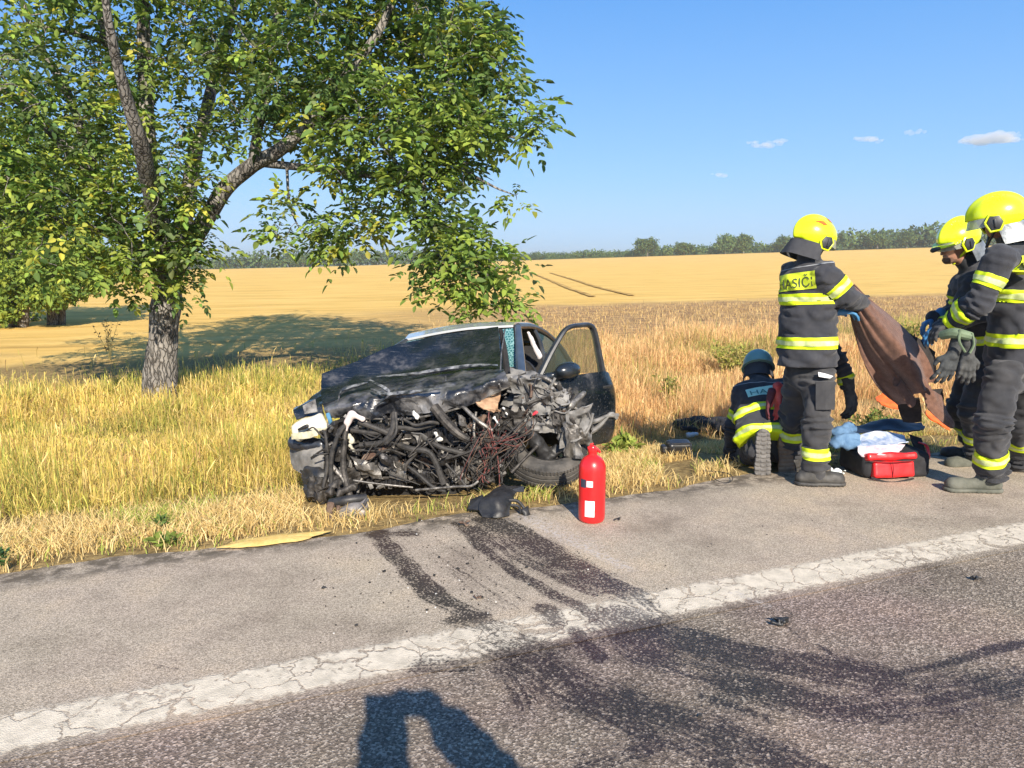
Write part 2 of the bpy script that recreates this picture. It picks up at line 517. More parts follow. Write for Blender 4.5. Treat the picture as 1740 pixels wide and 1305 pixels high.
# --- land: one terrain sheet to the horizon (near part fine, far part coarse); straw soil / field colour from position
def land_grid():
    ys = np.concatenate([np.linspace(-60, 2, 12), np.linspace(2.4, 26, 130), 26 + np.geomspace(0.3, 4500, 90)])
    xs = np.concatenate([-np.geomspace(4500, 12.3, 60), np.linspace(-12, 12, 130), np.geomspace(12.3, 4500, 60)])
    X, Y = np.meshgrid(xs, ys)
    Z = ground_z(X, Y)
    return X, Y, Z
LX, LY, LZ = land_grid()
h_, w_ = LX.shape
idx = np.arange(h_*w_).reshape(h_, w_)
quads = np.stack([idx[:-1, :-1], idx[:-1, 1:], idx[1:, 1:], idx[1:, :-1]], -1).reshape(-1, 4)
land_me = mesh_np('ground', np.stack([LX, LY, LZ], -1).reshape(-1, 3), quads, 4, smooth=True)
def land_mat():
    m, n, l, b, out = new_mat('land')
    tc = n.new('ShaderNodeTexCoord')
    b.inputs['Roughness'].default_value = 0.95; b.inputs['Specular IOR Level'].default_value = 0.05
    rot = n.new('ShaderNodeMapping'); rot.inputs['Rotation'].default_value = (0, 0, -ROAD_A)
    l.new(tc.outputs['Object'], rot.inputs['Vector'])
    sep = n.new('ShaderNodeSeparateXYZ'); l.new(rot.outputs[0], sep.inputs[0])      # x along road, y across
    sep0 = n.new('ShaderNodeSeparateXYZ'); l.new(tc.outputs['Object'], sep0.inputs[0])
    wob = N(n, 'ShaderNodeTexNoise', Scale=0.35, Detail=6.0, Roughness=0.6); l.new(tc.outputs['Object'], wob.inputs['Vector'])
    def math_(op, a, b_=None):
        q = n.new('ShaderNodeMath'); q.operation = op
        for i, v in enumerate((a, b_)):
            if v is None: continue
            if isinstance(v, (int, float)): q.inputs[i].default_value = v
            else: l.new(v, q.inputs[i])
        return q.outputs[0]
    def step(v, a, b_):
        mr = n.new('ShaderNodeMapRange'); mr.interpolation_type = 'SMOOTHSTEP'
        mr.inputs['From Min'].default_value = a; mr.inputs['From Max'].default_value = b_
        l.new(v, mr.inputs['Value']); return mr.outputs[0]
    def mixc(f, a, b_):
        mx = n.new('ShaderNodeMix'); mx.data_type = 'RGBA'
        l.new(f, mx.inputs['Factor'])
        for s_, v in (('A', a), ('B', b_)):
            sock = [i for i in mx.inputs if i.name == s_ and i.type == 'RGBA'][0]
            if isinstance(v, tuple): sock.default_value = rgba(v)
            else: l.new(v, sock)
        return [o for o in mx.outputs if o.type == 'RGBA'][0]
    nn = math_('ADD', sep.outputs['Y'], math_('MULTIPLY', math_('SUBTRACT', wob.outputs['Fac'], 0.5), 5.0))
    # verge soil with straw litter
    n1 = N(n, 'ShaderNodeTexNoise', Scale=18.0, Detail=8.0, Roughness=0.7); l.new(tc.outputs['Object'], n1.inputs['Vector'])
    verge = ramp(n, [(0.30, (0.10, 0.07, 0.035)), (0.5, (0.30, 0.21, 0.09)), (0.7, (0.48, 0.35, 0.15))]); l.new(n1.outputs['Fac'], verge.inputs['Fac'])
    # tilled strip with stubble, furrows running along the road
    st = n.new('ShaderNodeMapping'); st.inputs['Scale'].default_value = (0.35, 2.4, 1)
    l.new(rot.outputs[0], st.inputs['Vector'])
    n2 = N(n, 'ShaderNodeTexNoise', Scale=2.6, Detail=9.0, Roughness=0.72); l.new(st.outputs[0], n2.inputs['Vector'])
    tilled = ramp(n, [(0.38, (0.15, 0.095, 0.06)), (0.49, (0.36, 0.225, 0.115)), (0.60, (0.68, 0.45, 0.19))]); l.new(n2.outputs['Fac'], tilled.inputs['Fac'])
    # ripe field: broad swathes plus fine speckle
    n3 = N(n, 'ShaderNodeTexNoise', Scale=0.5, Detail=10.0, Roughness=0.7); l.new(st.outputs[0], n3.inputs['Vector'])
    fieldc = ramp(n, [(0.30, (0.50, 0.31, 0.09)), (0.46, (0.72, 0.46, 0.13)), (0.7, (0.86, 0.59, 0.20))]); l.new(n3.outputs['Fac'], fieldc.inputs['Fac'])
    # bare tilled soil only on the right half, straw coloured towards the left
    right = step(math_('ADD', sep0.outputs['X'], math_('MULTIPLY', wob.outputs['Fac'], 8.0)), -6.0, 7.0)
    f_start = step(nn, 16.0, 18.5)
    c1 = mixc(f_start, verge.outputs['Color'], mixc(right, fieldc.outputs['Color'], tilled.outputs['Color']))
    f_field = step(nn, 27.0, 31.0)
    c2 = mixc(f_field, c1, fieldc.outputs['Color'])
    # beyond the far hedge: green-grey country
    far = step(sep0.outputs['Y'], 330.0, 336.0)
    c3 = mixc(far, c2, (0.10, 0.12, 0.045))
    l.new(c3, b.inputs['Base Color'])
    nb = N(n, 'ShaderNodeTexNoise', Scale=9.0, Detail=7.0, Roughness=0.7); l.new(st.outputs[0], nb.inputs['Vector'])
    bp = N(n, 'ShaderNodeBump', Strength=0.6, Distance=0.06)
    l.new(nb.outputs['Fac'], bp.inputs['Height']); l.new(bp.outputs['Normal'], b.inputs['Normal'])
    return m
ground = tag(link('ground', land_me, land_mat()), 'dry grass verge rising into a ripe yellow grain field', kind='structure')

# --- tramlines pressed into the ripe field
def strip(name, pts, width, mat, z_off, label):
    mb = MB()
    c = catmull(pts, 10)
    rows = []
    for i, q in enumerate(c):
        d = (c[min(i+1, len(c)-1)] - c[max(i-1, 0)]); d.z = 0; d.normalize()
        a = Vector((-d.y, d.x, 0))
        w = width * (0.75 + 0.5*random.random())
        row = []
        for k in (-0.5, 0.5):
            p = q + a*w*k
            row.append(Vector((p.x, p.y, gz(p.x, p.y) + z_off)))
        rows.append(row)
    mb.sheet(rows)
    o = mb.build(name, mat)
    return tag(o, label, kind='structure')
def field_pt(px, py):
    u, v = (px - 870.0)/F, (py - 652.5)/F
    lo, hi = 2.5, 320.0
    for _ in range(50):
        mid = 0.5*(lo+hi)
        q = P(px, py, mid)
        if q.z > gz(q.x, q.y): lo = mid
        else: hi = mid
    return P(px, py, lo)
track_m = M('pressed_straw', (0.30, 0.18, 0.06), (0.66, 0.42, 0.13), scale=2.0, rough=0.95, spec=0.05, lo=0.4, hi=0.6)
strip('field_track', [field_pt(*q) for q in ((908, 466), (935, 477), (965, 490), (1008, 505))], 0.34, track_m, 0.05, 'pressed wheel track curving through the yellow field')
strip('field_track', [field_pt(*q) for q in ((935, 464), (975, 476), (1020, 490), (1075, 503))], 0.34, track_m, 0.05, 'pressed wheel track curving through the yellow field')

# --- road
def polyline_dist(X, Y, pts):
    best = np.full(X.shape, 1e9)
    for a, b in zip(pts[:-1], pts[1:]):
        ax, ay, bx, by = a[0], a[1], b[0], b[1]
        dx, dy = bx-ax, by-ay
        t = np.clip(((X-ax)*dx + (Y-ay)*dy)/(dx*dx+dy*dy+1e-9), 0, 1)
        best = np.minimum(best, np.hypot(X-(ax+t*dx), Y-(ay+t*dy)))
    return best
def polyline_uv(X, Y, pts):
    """signed distance across and length along a polyline"""
    best = np.full(X.shape, 1e9); su = np.zeros(X.shape); sv = np.zeros(X.shape); L0 = 0.0
    for a, b in zip(pts[:-1], pts[1:]):
        dx, dy = b[0]-a[0], b[1]-a[1]; L = math.hypot(dx, dy)+1e-9
        t = ((X-a[0])*dx + (Y-a[1])*dy)/L
        tc_ = np.clip(t, 0, L)
        d = np.hypot(X-(a[0]+tc_*dx/L), Y-(a[1]+tc_*dy/L))
        s_ = ((X-a[0])*dy - (Y-a[1])*dx)/L
        m = d < best
        su = np.where(m, L0+t, su); sv = np.where(m, s_, sv); best = np.minimum(best, d); L0 += L
    return best, su, sv
STAINS = [  # photo pixels, half width m, strength : oil, coolant and tyre marks of the crash
    ([(640, 903), (665, 935), (700, 975), (745, 1015), (810, 1048)], 0.060, 1.0),
    ([(775, 888), (830, 938), (890, 980), (955, 1018)], 0.040, 0.9),
    ([(800, 893), (880, 945), (960, 985), (1010, 1005)], 0.050, 0.8),
    ([(830, 880), (905, 925), (985, 970), (1062, 1005)], 0.095, 1.0),
    ([(690, 905), (760, 950), (850, 1012)], 0.16, 0.33),
    ([(640, 908), (700, 905)], 0.05, 0.7),
    ([(770, 1055), (830, 1070), (870, 1065)], 0.05, 0.7),
    ([(925, 1035), (945, 1060)], 0.05, 0.9),
    ([(960, 1018), (1010, 1050), (1060, 1078)], 0.05, 0.8), ([(1062, 1005), (1110, 1040), (1160, 1075)], 0.07, 0.6),
    ([(810, 1048), (870, 1098)], 0.05, 0.8),
    ([(980, 1075), (1000, 1100), (1020, 1118)], 0.04, 1.0),
    ([(720, 1132), (790, 1128)], 0.07, 0.75),
    ([(865, 1098), (915, 1125), (960, 1160), (1060, 1205), (1180, 1262), (1330, 1330)], 0.13, 0.85),
    ([(860, 1110), (900, 1180)], 0.13, 0.55),
    ([(1055, 1050), (1130, 1080), (1220, 1105), (1380, 1134), (1482, 1152)], 0.115, 0.95),
    ([(1482, 1152), (1583, 1132), (1740, 1090)], 0.030, 0.9),
    ([(1050, 1075), (1100, 1114), (1260, 1166), (1360, 1186), (1440, 1200), (1560, 1192), (1740, 1160)], 0.10, 0.8),
    ([(1420, 1170), (1560, 1165), (1740, 1150)], 0.10, 0.55),
    ([(1100, 1215), (1220, 1247), (1340, 1300), (1420, 1340)], 0.12, 0.8),
    ([(1190, 1184), (1310, 1220)], 0.014, 1.0),
    ([(1330, 1062), (1450, 1130)], 0.014, 0.8),
    ([(1010, 1300), (1120, 1260)], 0.08, 0.6),
    ([(270, 1130), (300, 1135)], 0.05, 0.35),
    ([(760, 1220), (1000, 1240)], 0.2, 0.3), ([(900, 1130), (1060, 1180), (1330, 1270)], 0.30, 0.42), ([(1240, 1110), (1480, 1180), (1740, 1200)], 0.22, 0.42),
    ([(880, 1090), (980, 1110), (1080, 1075)], 0.10, 0.6), ([(1500, 1240), (1740, 1215)], 0.10, 0.35),
]
_st = [([tuple(G(*q))[:2] for q in pts], hw, a) for pts, hw, a in STAINS]
def stain_at(X, Y):
    wx = X + (fbm(X*7, Y*7, 3.0, 3)-0.5)*0.05
    wy = Y + (fbm(X*7, Y*7, 11.0, 3)-0.5)*0.05
    out = np.zeros(X.shape); uv = np.zeros(X.shape + (3,))
    for i, (pts, hw, a) in enumerate(_st):
        d, su, sv = polyline_uv(wx, wy, pts)
        o = a*(1 - sstep(hw*0.3, hw*2.1, d))
        m = o > out
        uv[m] = np.stack([su, sv, np.full(X.shape, i*3.7)], -1)[m]
        out = np.maximum(out, o)
    lump = fbm(X*4, Y*4, 6.0, 4)
    blot_ = fbm(X*11, Y*11, 16.0, 3)
    return np.clip(out*(0.10 + 1.0*lump + .8*blot_), 0, 1), uv
_scr = [([tuple(G(*q))[:2] for q in pts], hw, a) for pts, hw, a in [
    ([(880, 872), (960, 915), (1065, 965)], 0.045, 0.9), ([(905, 880), (1000, 928)], 0.10, 0.5),
    ([(860, 890), (930, 905)], 0.10, 0.4), ([(1240, 1005), (1305, 1030)], 0.02, 0.8)]]
def scrape_at(X, Y):
    out = np.zeros(X.shape)
    for pts, hw, a in _scr:
        out = np.maximum(out, a*(1 - sstep(hw*0.3, hw*1.3, polyline_dist(X, Y, pts))))
    return out
def road_strip(smin_, smax, ns, nmin, nmax, nn_):
    s = np.linspace(smin_, smax, ns); n = np.linspace(nmin, nmax, nn_)
    S, Nn = np.meshgrid(s, n)
    return S, Nn
def edge_wobble(s):
    return (fbm(s*1.3, 0.5, 4.0, 4)-0.5)*0.26
def make_road():
    parts = [(-60, -4.5, 60, -8, EDGE_N, 30), (-4.5, 7.0, 420, 1.6, EDGE_N, 110), (-4.5, 7.0, 40, -8, 1.6, 20), (7.0, 80, 60, -8, EDGE_N, 30)]
    V, Q, off = [], [], 0
    for a, b, ns, n0, n1, nk in parts:
        S, Nn = road_strip(a, b, ns, n0, n1, nk)
        if n1 == EDGE_N:
            Nn = Nn + edge_wobble(S) * sstep(EDGE_N-0.35, EDGE_N, Nn)
        X, Y = xy(S, Nn)
        Z = np.zeros_like(X) - 0.012*sstep(EDGE_N-0.25, EDGE_N, Nn)
        V.append(np.stack([X, Y, Z], -1).reshape(-1, 3))
        h, w = S.shape
        i = np.arange(h*w).reshape(h, w) + off
        Q.append(np.stack([i[:-1, :-1], i[:-1, 1:], i[1:, 1:], i[1:, :-1]], -1).reshape(-1, 4))
        off += h*w
    V = np.concatenate(V); Q = np.concatenate(Q)
    me = mesh_np('road', V, Q, 4, smooth=True)
    st_, uv_ = stain_at(V[:, 0], V[:, 1]); f_attr(me, st_, 'stain')
    a_ = me.attributes.new('streak', 'FLOAT_VECTOR', 'POINT'); a_.data.foreach_set('vector', uv_.astype(np.float32).ravel())
    f_attr(me, scrape_at(V[:, 0], V[:, 1]), 'scrape')
    f_attr(me, sn(V[:, 0], V[:, 1])[1], 'across')
    return me
def asphalt_mat(paint=False):
    m, n, l, b, out = new_mat('road_paint' if paint else 'asphalt')
    tc = n.new('ShaderNodeTexCoord')
    def math_(op, a, b_=None, c_=None):
        q = n.new('ShaderNodeMath'); q.operation = op
        for i, v in enumerate((a, b_, c_)):
            if v is None: continue
            if isinstance(v, (int, float)): q.inputs[i].default_value = v
            else: l.new(v, q.inputs[i])
        return q.outputs[0]
    def step(v, a, b_, lo=0.0, hi=1.0):
        mr = n.new('ShaderNodeMapRange'); mr.interpolation_type = 'SMOOTHSTEP'
        mr.inputs['From Min'].default_value = a; mr.inputs['From Max'].default_value = b_
        mr.inputs['To Min'].default_value = lo; mr.inputs['To Max'].default_value = hi
        l.new(v, mr.inputs['Value']); return mr.outputs[0]
    def mixc(f, a, b_, mode='MIX'):
        mx = n.new('ShaderNodeMix'); mx.data_type = 'RGBA'; mx.blend_type = mode
        if isinstance(f, (int, float)): mx.inputs['Factor'].default_value = f
        else: l.new(f, mx.inputs['Factor'])
        for s_, v in (('A', a), ('B', b_)):
            sock = [i for i in mx.inputs if i.name == s_ and i.type == 'RGBA'][0]
            if isinstance(v, tuple): sock.default_value = rgba(v)
            else: l.new(v, sock)
        return [o for o in mx.outputs if o.type == 'RGBA'][0]
    def noise(scale, detail=4.0, rough=0.6):
        z = N(n, 'ShaderNodeTexNoise', Scale=scale, Detail=detail, Roughness=rough)
        l.new(tc.outputs['Object'], z.inputs['Vector']); return z
    stain = N(n, 'ShaderNodeAttribute', attribute_name='stain').outputs['Fac']
    scr = N(n, 'ShaderNodeAttribute', attribute_name='scrape').outputs['Fac']
    acr = N(n, 'ShaderNodeAttribute', attribute_name='across').outputs['Fac']
    vor = N(n, 'ShaderNodeTexVoronoi', Scale=120.0); l.new(tc.outputs['Object'], vor.inputs['Vector'])
    vor2 = N(n, 'ShaderNodeTexVoronoi', Scale=210.0); l.new(tc.outputs['Object'], vor2.inputs['Vector'])
    sepc = n.new('ShaderNodeSeparateColor'); l.new(vor.outputs['Color'], sepc.inputs[0])
    sepc2 = n.new('ShaderNodeSeparateColor'); l.new(vor2.outputs['Color'], sepc2.inputs[0])
    # driving lane: coarse chippings, dark binder, some pale and some purplish stones
    lane = ramp(n, [(0.0, (0.112, 0.090, 0.068)), (0.5, (0.200, 0.160, 0.122)), (0.76, (0.30, 0.245, 0.19)), (0.95, (0.46, 0.39, 0.31))])
    l.new(sepc.outputs[0], lane.inputs['Fac'])
    # shoulder: finer, dusty, paler
    shl = ramp(n, [(0.0, (0.235, 0.195, 0.144)), (0.5, (0.395, 0.330, 0.245)), (0.9, (0.58, 0.49, 0.375))])
    l.new(sepc2.outputs[0], shl.inputs['Fac'])
    big = noise(1.4, 6.0, 0.65)
    f = step(math_('ADD', acr, math_('MULTIPLY', math_('SUBTRACT', big.outputs['Fac'], 0.5), 0.25)), 2.72, 2.98)
    base = mixc(f, lane.outputs['Color'], shl.outputs['Color'])
    blot = ramp(n, [(0.32, (0.66, 0.65, 0.64)), (0.5, (0.98, 0.98, 0.98)), (0.68, (1.16, 1.12, 1.05))]); l.new(big.outputs['Fac'], blot.inputs['Fac'])
    base = mixc(1.0, base, blot.outputs['Color'], 'MULTIPLY')
    tone = noise(0.9, 3.0)
    tint = ramp(n, [(0.40, (1.0, 1.0, 0.98)), (0.62, (1.05, 0.95, 1.02))]); l.new(tone.outputs['Fac'], tint.inputs['Fac'])
    base = mixc(step(f, 0.0, 1.0, 0.8, 0.25), base, tint.outputs['Color'], 'MULTIPLY')
    # grit and dirt along the edge of the tarmac
    edge = noise(9.0, 6.0, 0.7)
    fe = math_('MULTIPLY', step(acr, EDGE_N-0.34, EDGE_N-0.05), step(edge.outputs['Fac'], 0.40, 0.58))
    base = mixc(fe, base, (0.13, 0.105, 0.075))
    if paint:
        cr = N(n, 'ShaderNodeTexVoronoi', Scale=5.2, feature='DISTANCE_TO_EDGE')
        wv = N(n, 'ShaderNodeTexNoise', Scale=9.0, Detail=4.0); l.new(tc.outputs['Object'], wv.inputs['Vector'])
        vm = n.new('ShaderNodeVectorMath'); vm.operation = 'MULTIPLY_ADD'
        l.new(wv.outputs['Color'], vm.inputs[0]); vm.inputs[1].default_value = (0.22, 0.22, 0.0); l.new(tc.outputs['Object'], vm.inputs[2])
        l.new(vm.outputs[0], cr.inputs['Vector'])
        wear = noise(26.0, 6.0, 0.72); wear2 = noise(3.0, 4.0)
        # across: distance from the stripe's middle
        dmid = math_('ABSOLUTE', math_('SUBTRACT', acr, 2.985))
        e1 = step(math_('ADD', dmid, math_('MULTIPLY', math_('SUBTRACT', wear.outputs['Fac'], 0.5), 0.16)), 0.10, 0.145, 1.0, 0.0)
        crk = step(math_('ADD', cr.outputs['Distance'], math_('MULTIPLY', math_('SUBTRACT', wear.outputs['Fac'], 0.5), 0.06)), 0.010, 0.034)
        bare = step(math_('ADD', wear.outputs['Fac'], math_('MULTIPLY', math_('SUBTRACT', wear2.outputs['Fac'], 0.5), 0.7)), 0.58, 0.68, 1.0, 0.15)
        mask = math_('MULTIPLY', math_('MULTIPLY', e1, crk), bare)
        pc = ramp(n, [(0.3, (0.50, 0.44, 0.34)), (0.6, (0.72, 0.63, 0.49))]); l.new(noise(14.0, 5.0).outputs['Fac'], pc.inputs['Fac'])
        base = mixc(mask, base, pc.outputs['Color'])
        hgt = mask
    # pale scrape, then dark fluid stains broken up by the grain of the chippings
    base = mixc(math_('MULTIPLY', scr, step(noise(40.0, 4.0).outputs['Fac'], 0.42, 0.62)), base, (0.52, 0.47, 0.42))
    grain = noise(55.0, 5.0, 0.8)
    sk = N(n, 'ShaderNodeAttribute', attribute_name='streak')
    skm = n.new('ShaderNodeMapping'); skm.inputs['Scale'].default_value = (1.1, 42.0, 1.0); l.new(sk.outputs['Vector'], skm.inputs['Vector'])
    skn = N(n, 'ShaderNodeTexNoise', Scale=1.0, Detail=5.0, Roughness=0.65); l.new(skm.outputs[0], skn.inputs['Vector'])
    sm = math_('ADD', stain, math_('MULTIPLY', math_('SUBTRACT', grain.outputs['Fac'], 0.5), 1.6))
    sm = math_('ADD', sm, math_('MULTIPLY', math_('SUBTRACT', skn.outputs['Fac'], 0.52), 1.6))
    sm = math_('MULTIPLY', step(sm, 0.34, 0.66), step(stain, 0.02, 0.15))
    sc_ = mixc(step(tone.outputs['Fac'], 0.4, 0.6), (0.020, 0.017, 0.016), (0.032, 0.019, 0.021))
    stone = step(math_('ADD', sepc.outputs[1], math_('MULTIPLY', stain, -0.45)), 0.28, 0.5, 1.0, 0.30)
    base = mixc(math_('MULTIPLY', math_('MULTIPLY', sm, stone), 0.90 if not paint else 0.78), base, sc_)
    l.new(base, b.inputs['Base Color'])
    l.new(step(sm, 0.0, 1.0, 0.86, 0.42), b.inputs['Roughness'])
    b.inputs['Specular IOR Level'].default_value = 0.3
    hmix = math_('ADD', math_('MULTIPLY', vor.outputs['Distance'], step(f, 0, 1, 1.0, 0.25)), math_('MULTIPLY', vor2.outputs['Distance'], 0.5))
    if paint: hmix = math_('ADD', hmix, math_('MULTIPLY', hgt, 0.6))
    bp = N(n, 'ShaderNodeBump', Strength=0.55, Distance=0.006)
    l.new(hmix, bp.inputs['Height']); l.new(bp.outputs['Normal'], b.inputs['Normal'])
    return m
tag(link('road', make_road(), asphalt_mat()), 'worn grey asphalt road with dark skid and oil stains', kind='structure')
def make_marking():
    S, Nn = np.meshgrid(np.linspace(-4.5, 9.0, 500), np.linspace(2.80, 3.17, 16))
    S2, N2 = S, Nn
    X, Y = xy(S2, N2)
    h, w = S.shape
    i = np.arange(h*w).reshape(h, w)
    Q = np.stack([i[:-1, :-1], i[:-1, 1:], i[1:, 1:], i[1:, :-1]], -1).reshape(-1, 4)
    V = np.stack([X, Y, np.full_like(X, 0.004)], -1).reshape(-1, 3)
    me = mesh_np('road_marking', V, Q, 4)
    st_, uv_ = stain_at(V[:, 0], V[:, 1]); f_attr(me, st_, 'stain')
    a_ = me.attributes.new('streak', 'FLOAT_VECTOR', 'POINT'); a_.data.foreach_set('vector', uv_.astype(np.float32).ravel())
    f_attr(me, scrape_at(V[:, 0], V[:, 1]), 'scrape'); f_attr(me, N2.reshape(-1), 'across')
    return me
tag(link('road_marking', make_marking(), asphalt_mat(True)), 'cracked white edge line painted along the road', kind='structure')

# --- yellow absorbent spilled at the road edge
def blob_sheet(name, c, rx, ry, ang, z, mat, seed):
    mb = MB()
    rows = []
    ca, sa = math.cos(ang), math.sin(ang)
    for k in range(7):
        f = k/6
        row = []
        for j in range(49):
            t = 2*math.pi*j/48
            r = 1 + 0.9*(float(fbm(math.cos(t)*2+seed, math.sin(t)*2, seed, 4))-0.5)
            x, y = rx*r*f*math.cos(t), ry*r*f*math.sin(t)
            row.append((c.x + x*ca - y*sa, c.y + x*sa + y*ca, c.z + z*(1-f**3)))
        rows.append(row)
    mb.sheet(rows)
    return mb.build(name, mat)
pow_m = M('yellow_powder', (0.62, 0.42, 0.13), (0.74, 0.54, 0.2), scale=30, rough=0.95, bump=0.4, bscale=120, spec=0.05)
tag(blob_sheet('sand_patch', G(468, 917, 0.005), 0.30, 0.085, ROAD_A, 0.014, pow_m, 3.0), 'thin patch of yellow absorbent sand on the asphalt edge', kind='stuff')
# ================================================================== TREES
BARK = None
def bark_mat():
    m, n, l, b, out = new_mat('bark')
    tc = n.new('ShaderNodeTexCoord')
    mp = n.new('ShaderNodeMapping'); mp.inputs['Scale'].default_value = (1, 1, 0.22)
    l.new(tc.outputs['Object'], mp.inputs['Vector'])
    v = N(n, 'ShaderNodeTexVoronoi', Scale=20.0, feature='DISTANCE_TO_EDGE')
    wz = N(n, 'ShaderNodeTexNoise', Scale=6.0, Detail=5.0); l.new(tc.outputs['Object'], wz.inputs['Vector'])
    vm = n.new('ShaderNodeVectorMath'); vm.operation = 'MULTIPLY_ADD'
    l.new(wz.outputs['Color'], vm.inputs[0]); vm.inputs[1].default_value = (0.12, 0.12, 0.05); l.new(mp.outputs[0], vm.inputs[2])
    l.new(vm.outputs[0], v.inputs['Vector'])
    nz = N(n, 'ShaderNodeTexNoise', Scale=4.0, Detail=7.0, Roughness=0.65); l.new(tc.outputs['Object'], nz.inputs['Vector'])
    rp = ramp(n, [(0.35, (0.15, 0.135, 0.12)), (0.6, (0.31, 0.29, 0.262)), (0.8, (0.44, 0.42, 0.385))]); l.new(nz.outputs['Fac'], rp.inputs['Fac'])
    rc = ramp(n, [(0.0, 0.25), (0.16, 1.0)]); l.new(v.outputs['Distance'], rc.inputs['Fac'])
    mx = n.new('ShaderNodeMix'); mx.data_type = 'RGBA'; mx.blend_type = 'MULTIPLY'; mx.inputs[0].default_value = 1.0
    l.new(rp.outputs[0], mx.inputs[6]); l.new(rc.outputs[0], mx.inputs[7]); l.new(mx.outputs[2], b.inputs['Base Color'])
    b.inputs['Roughness'].default_value = 0.95; b.inputs['Specular IOR Level'].default_value = 0.1
    bp = N(n, 'ShaderNodeBump', Strength=0.9, Distance=0.02); l.new(rc.outputs[0], bp.inputs['Height']); l.new(bp.outputs['Normal'], b.inputs['Normal'])
    return m
bark_m = bark_mat()
leaf_m = attr_mat('walnut_leaf', rough=0.62, transl=0.42)
far_leaf_m = attr_mat('far_leaf', rough=0.8, transl=0.25)

def leaf_tris(base, dirv, nrm, L, W, fold=0.25, droop=0.0):
    """arrays of leaves: base (n,3), dir (n,3), normal (n,3) -> verts (n*6,3), quads"""
    n = len(base)
    side = np.cross(dirv, nrm); side /= (np.linalg.norm(side, axis=1, keepdims=True)+1e-9)
    L = L[:, None]; W = W[:, None]
    up = nrm*W*fold
    tipd = -nrm*L*droop
    p0 = base
    p1 = base + dirv*L*0.34 + side*W*0.5 + up
    p2 = base + dirv*L*0.72 + side*W*0.42 + up*0.8 + tipd*0.5
    p3 = base + dirv*L + tipd
    p4 = base + dirv*L*0.72 - side*W*0.42 + up*0.8 + tipd*0.5
    p5 = base + dirv*L*0.34 - side*W*0.5 + up
    V = np.stack([p0, p1, p2, p3, p4, p5], 1).reshape(-1, 3)
    i = np.arange(n)[:, None]*6
    Q = np.concatenate([i + np.array([[0, 1, 2, 3]]), i + np.array([[0, 3, 4, 5]])], 1).reshape(-1, 4)
    return V, Q
def rand_dirs(n, rng, zbias=0.0):
    d = rng.normal(size=(n, 3)); d[:, 2] += zbias
    return d/np.linalg.norm(d, axis=1, keepdims=True)
def frond_leaflets(org, d, rng, npairs, scale):
    """one walnut leaf: a drooping stalk with opposite leaflets; returns base, dir, normal, length, width lists"""
    d = d/np.linalg.norm(d)
    side = np.cross(d, [0, 0, 1.0]); side /= np.linalg.norm(side)+1e-6
    nrm = np.cross(side, d)
    B, D, Nn, L, W = [], [], [], [], []
    for k in range(npairs):
        t = (k+1)/(npairs+0.4)
        p = org + d*t*0.26*scale + np.array([0, 0, -0.09*scale*t*t])
        for s in (-1, 1):
            dd = d*0.55 + side*s*0.85 + rng.normal(size=3)*0.16 + np.array([0, 0, -0.22])
            B.append(p); D.append(dd/np.linalg.norm(dd)); 
            q = nrm + rng.normal(size=3)*0.42; Nn.append(q/np.linalg.norm(q))
            l_ = scale*rng.uniform(0.075, 0.12)*(0.75+0.5*t); L.append(l_); W.append(l_*rng.uniform(0.42, 0.55))
    p = org + d*0.27*scale + np.array([0, 0, -0.1*scale])
    dd = d + rng.normal(size=3)*0.1 + np.array([0, 0, -0.4]); B.append(p); D.append(dd/np.linalg.norm(dd))
    q = nrm + rng.normal(size=3)*0.3; Nn.append(q/np.linalg.norm(q)); l_ = scale*rng.uniform(0.12, 0.16); L.append(l_); W.append(l_*0.5)
    return B, D, Nn, L, W

# ---------- the big walnut
TB = P(274, 672, 11.1); TB.z = gz(TB.x, TB.y) - 0.05
tree = thing('walnut_tree', 'large leafy walnut tree with a thick grey trunk beside the wreck', 'tree', TB)
TY = TB.y
def tp(px, py, dy=0.0): return P(px, py, TY + dy)
def limb(name, pts, r, parent, seg=12, wob=0.02):
    mb = MB()
    mb.tube(pts, r, seg=seg, sm=6)
    # knobbly bark
    v = np.array(mb.v)
    v += ((np.stack([noise3(v[:, 0]*6, v[:, 1]*6, v[:, 2]*3), noise3(v[:, 0]*6+9, v[:, 1]*6, v[:, 2]*3), np.full(len(v), 0.5)], -1) - 0.5) * wob*2)
    mb.v = [tuple(q) for q in v]
    return mb.build(name, bark_m, parent, auto=180)
trunk = limb('trunk', [TB + Vector((0.02, 0, -0.1)), TB + Vector((0, 0, 0.10)), tp(272, 620), tp(278, 560), tp(284, 510), tp(288, 468), tp(290, 440)],
             [0.33, 0.245, 0.20, 0.182, 0.178, 0.195, 0.175], tree, seg=22, wob=0.05)
